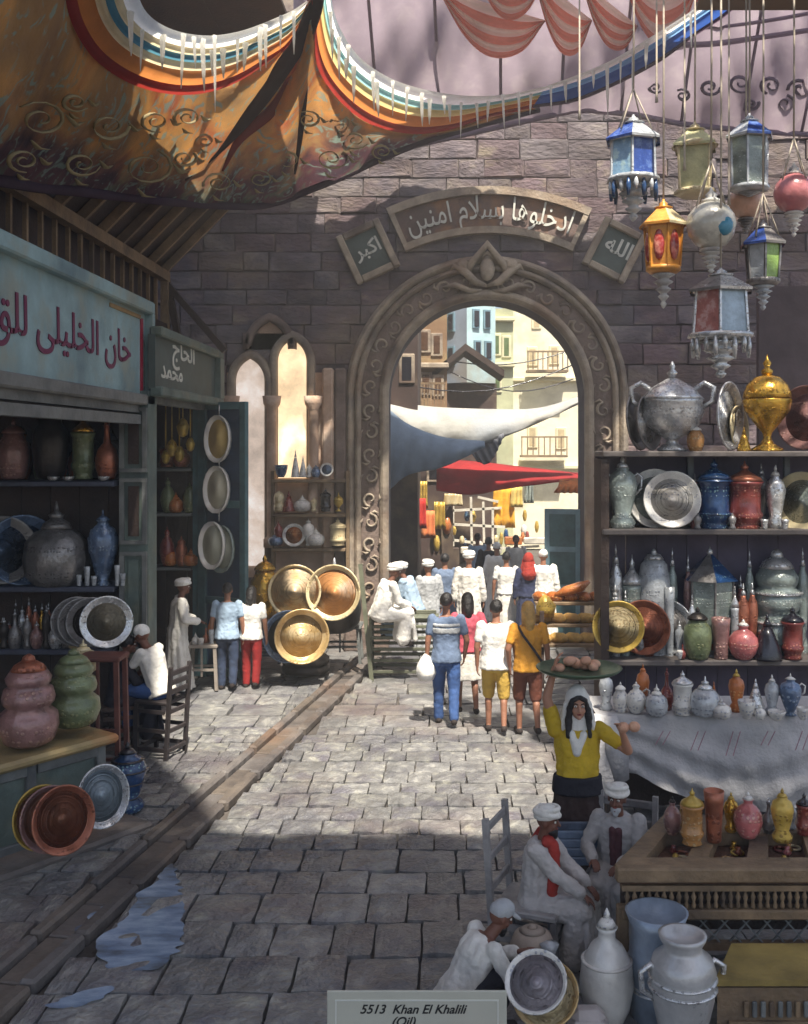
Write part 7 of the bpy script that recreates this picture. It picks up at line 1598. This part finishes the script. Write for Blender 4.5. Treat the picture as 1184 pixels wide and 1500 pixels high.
rag('grey_awning', 'grey blue cloth hanging below the white awning at the left', [(566, 596), (600, 622), (650, 640), (710, 646)], [(566, 722), (598, 696), (650, 684), (710, 656)], 24.4, mBA, .4, sag=.2)
rag('grey_awning', 'thin grey rag trailing down between white and red awnings', [(670, 632), (690, 638), (712, 634), (735, 628)], [(700, 676), (712, 680), (722, 672), (738, 640)], 25.0, mGrey, .4, sag=.1)
rag('red_awning', 'red awning cloth drawn to a point at the right beyond the arch', [(640, 672), (700, 676), (770, 684), (860, 694)], [(640, 718), (690, 724), (750, 714), (860, 700)], 26.5, mRA, 1.6)
rag('orange_awning', 'small orange and white awning at the right below the red one', [(820, 702), (862, 700)], [(812, 722), (862, 722)], 25.0, M('orange_awning_cloth', c(222, 136, 72), .9, var=.3, trans=.3), .6)
# poles of the far awnings
for q, (px, D_, z_, l_) in enumerate(((568, 25.4, 5.0, 'left'), (864, 25.4, 5.3, 'right'))):
    b = B(); b.tube([(0, 0, 0), (0, 0, z_)], .05, 8); o = b.build('awning_pole', mWood, None, ((px-650)*D_/FOC, D_, 0)); tag(o, f'thin pole holding the {l_} end of the white awning', 'pole')
# far stalls: frames with hanging goods
mWS = M('bleached_wood', c(206, 200, 186), .8, var=.2)
sf = thing('stall_frame', 'white wooden stall frame crowded with goods beyond the arch', 'stall', W(700, 860, 30.5))
bs = Vector(sf.location)
for (x0, y0, x1, y1) in ((664, 735, 664, 800), (690, 728, 692, 830), (708, 735, 710, 830), (722, 745, 722, 830), (655, 790, 735, 800), (662, 748, 735, 744), (664, 768, 740, 772), (684, 806, 790, 800), (700, 728, 730, 735)):
    b = B(); b.bar(W(x0, y0, 30.5)-bs, W(x1, y1, 30.5)-bs, .07, .07); b.build('frame_bar', mWS, sf)
def hung(px, py, w, h, D, mat, kind, label, cat='hanging goods', group=None):
    D += (5 if px > 664 else 3.6); s = FOC/D; b = B()
    if kind == 'cloth':
        n = 10; V = []; 
        for j in range(6):
            for i in range(n+1): V.append(((i/n-.5)*w/s*(1+.1*j/5), .05*math.sin(i*1.7+j*.3), -j/5*h/s))
        b.add(V, [(j*(n+1)+i, j*(n+1)+i+1, (j+1)*(n+1)+i+1, (j+1)*(n+1)+i) for j in range(5) for i in range(n)], 0, True); o = b.build('hanging_cloth', mat, None, W(px, py-h/2, D)); o.modifiers.new('thickness', 'SOLIDIFY').thickness = .03
    elif kind == 'ball': b.lathe([(.02, -h/s/2), (w/s*.3, -h/s*.42), (w/s*.5, 0), (w/s*.3, h/s*.42), (.02, h/s/2)], 12, lobes=6, la=.1); o = b.build('paper_lantern', mat, None, W(px, py, D))
    else: b.box((0, 0, 0), (w/s, .2, h/s), bev=.03); o = b.build('crate', mat, None, W(px, py, D))
    return tag(o, label, cat, group)
G = lambda r, g, b_, nm: M(nm, c(r, g, b_), .8, var=.3, scale=4, bump=.3)
hung(582, 755, 24, 22, 23.5, MR['olive'], 'ball', 'olive yellow paper lantern at the far left stall'); hung(614, 752, 20, 44, 23.5, G(190, 50, 44, 'red_cloth_goods'), 'cloth', 'bright red cloth hanging at the left far stall'); hung(628, 768, 18, 40, 24, G(216, 130, 80, 'peach_cloth_goods'), 'cloth', 'peach cloth hanging beside the bright red one')
hung(644, 755, 16, 40, 24.5, MR['gold'], 'cloth', 'mustard cloth between peach cloth and white stall frame'); hung(573, 786, 24, 34, 22.8, G(70, 130, 160, 'sky_cloth_goods'), 'cloth', 'sky blue cloth hanging low at the far left stall'); hung(597, 780, 18, 26, 23, G(140, 190, 200, 'aqua_cloth_goods'), 'cloth', 'aqua cloth right of the sky blue one')
hung(664, 732, 26, 18, 24.6, MR['cream'], 'cloth', 'cream pennant under the red awning'); hung(738, 742, 30, 62, 25.6, G(228, 168, 50, 'saffron_cloth_goods'), 'cloth', 'large saffron yellow cloth hanging right of the white stall frame'); hung(757, 728, 16, 30, 25.5, G(216, 190, 110, 'straw_cloth_goods'), 'cloth', 'straw coloured cloth right of the saffron one')
hung(775, 722, 12, 30, 26, MR['ice'], 'cloth', 'pale grey cloth hanging near the pale houses'); hung(655, 770, 14, 26, 24.8, MR['orange'], 'ball', 'small orange paper lantern left of the white stall frame'); hung(640, 796, 10, 24, 24.4, MR['gold'], 'ball', 'small yellow paper lantern above the bowed heads'); hung(752, 792, 26, 12, 25, MR['orange'], 'crate', 'orange crate on the far stall counter'); hung(705, 806, 60, 10, 25.2, mWS, 'crate', 'long white board of the far stall counter'); hung(790, 792, 46, 10, 25.4, mWS, 'crate', 'white board of the right far stall counter'); hung(590, 812, 46, 26, 23.5, mTealD, 'crate', 'dark blue chest at the far left stall'); hung(655, 822, 36, 40, 25, mBrB, 'crate', 'dark brown chest behind the bowed heads'); hung(620, 725, 12, 40, 24.2, MR['gold'], 'cloth', 'narrow yellow cloth above the bright red one')
rr = random.Random(77)
for i, px in enumerate(sorted(662+rr.uniform(0, 130) for _ in range(16))):
    py = 752+rr.uniform(0, 50); m_ = rr.choice([MR['orange'], MR['red'], MR['white'], MR['gold'], MR['cream'], MR['navy']])
    hung(px, py, rr.uniform(6, 10), rr.uniform(10, 18), 25.4+rr.uniform(0, .4), m_, 'ball', f'tiny coloured lantern of the far stalls, {ORD[i]}', group='tiny lanterns of the far stalls')
# ------------------------------------------------------------------ thin dusty air of the covered street
hz = B(); hz.box((0, 27, 12.5), (70, 60, 31)); hzo = hz.build('haze', [], None)
mh = bpy.data.materials.new('dusty_air'); mh.use_nodes = True; nn = mh.node_tree.nodes; nn.clear()
po = nn.new('ShaderNodeOutputMaterial'); pv = nn.new('ShaderNodeVolumePrincipled'); pv.inputs['Color'].default_value = (.95, .93, .88, 1); pv.inputs['Density'].default_value = .005; pv.inputs['Anisotropy'].default_value = .2
mh.node_tree.links.new(pv.outputs[0], po.inputs['Volume']); hzo.data.materials.clear(); hzo.data.materials.append(mh); tag(hzo, 'pale dusty air filling the bazaar street', 'haze', kind='stuff')
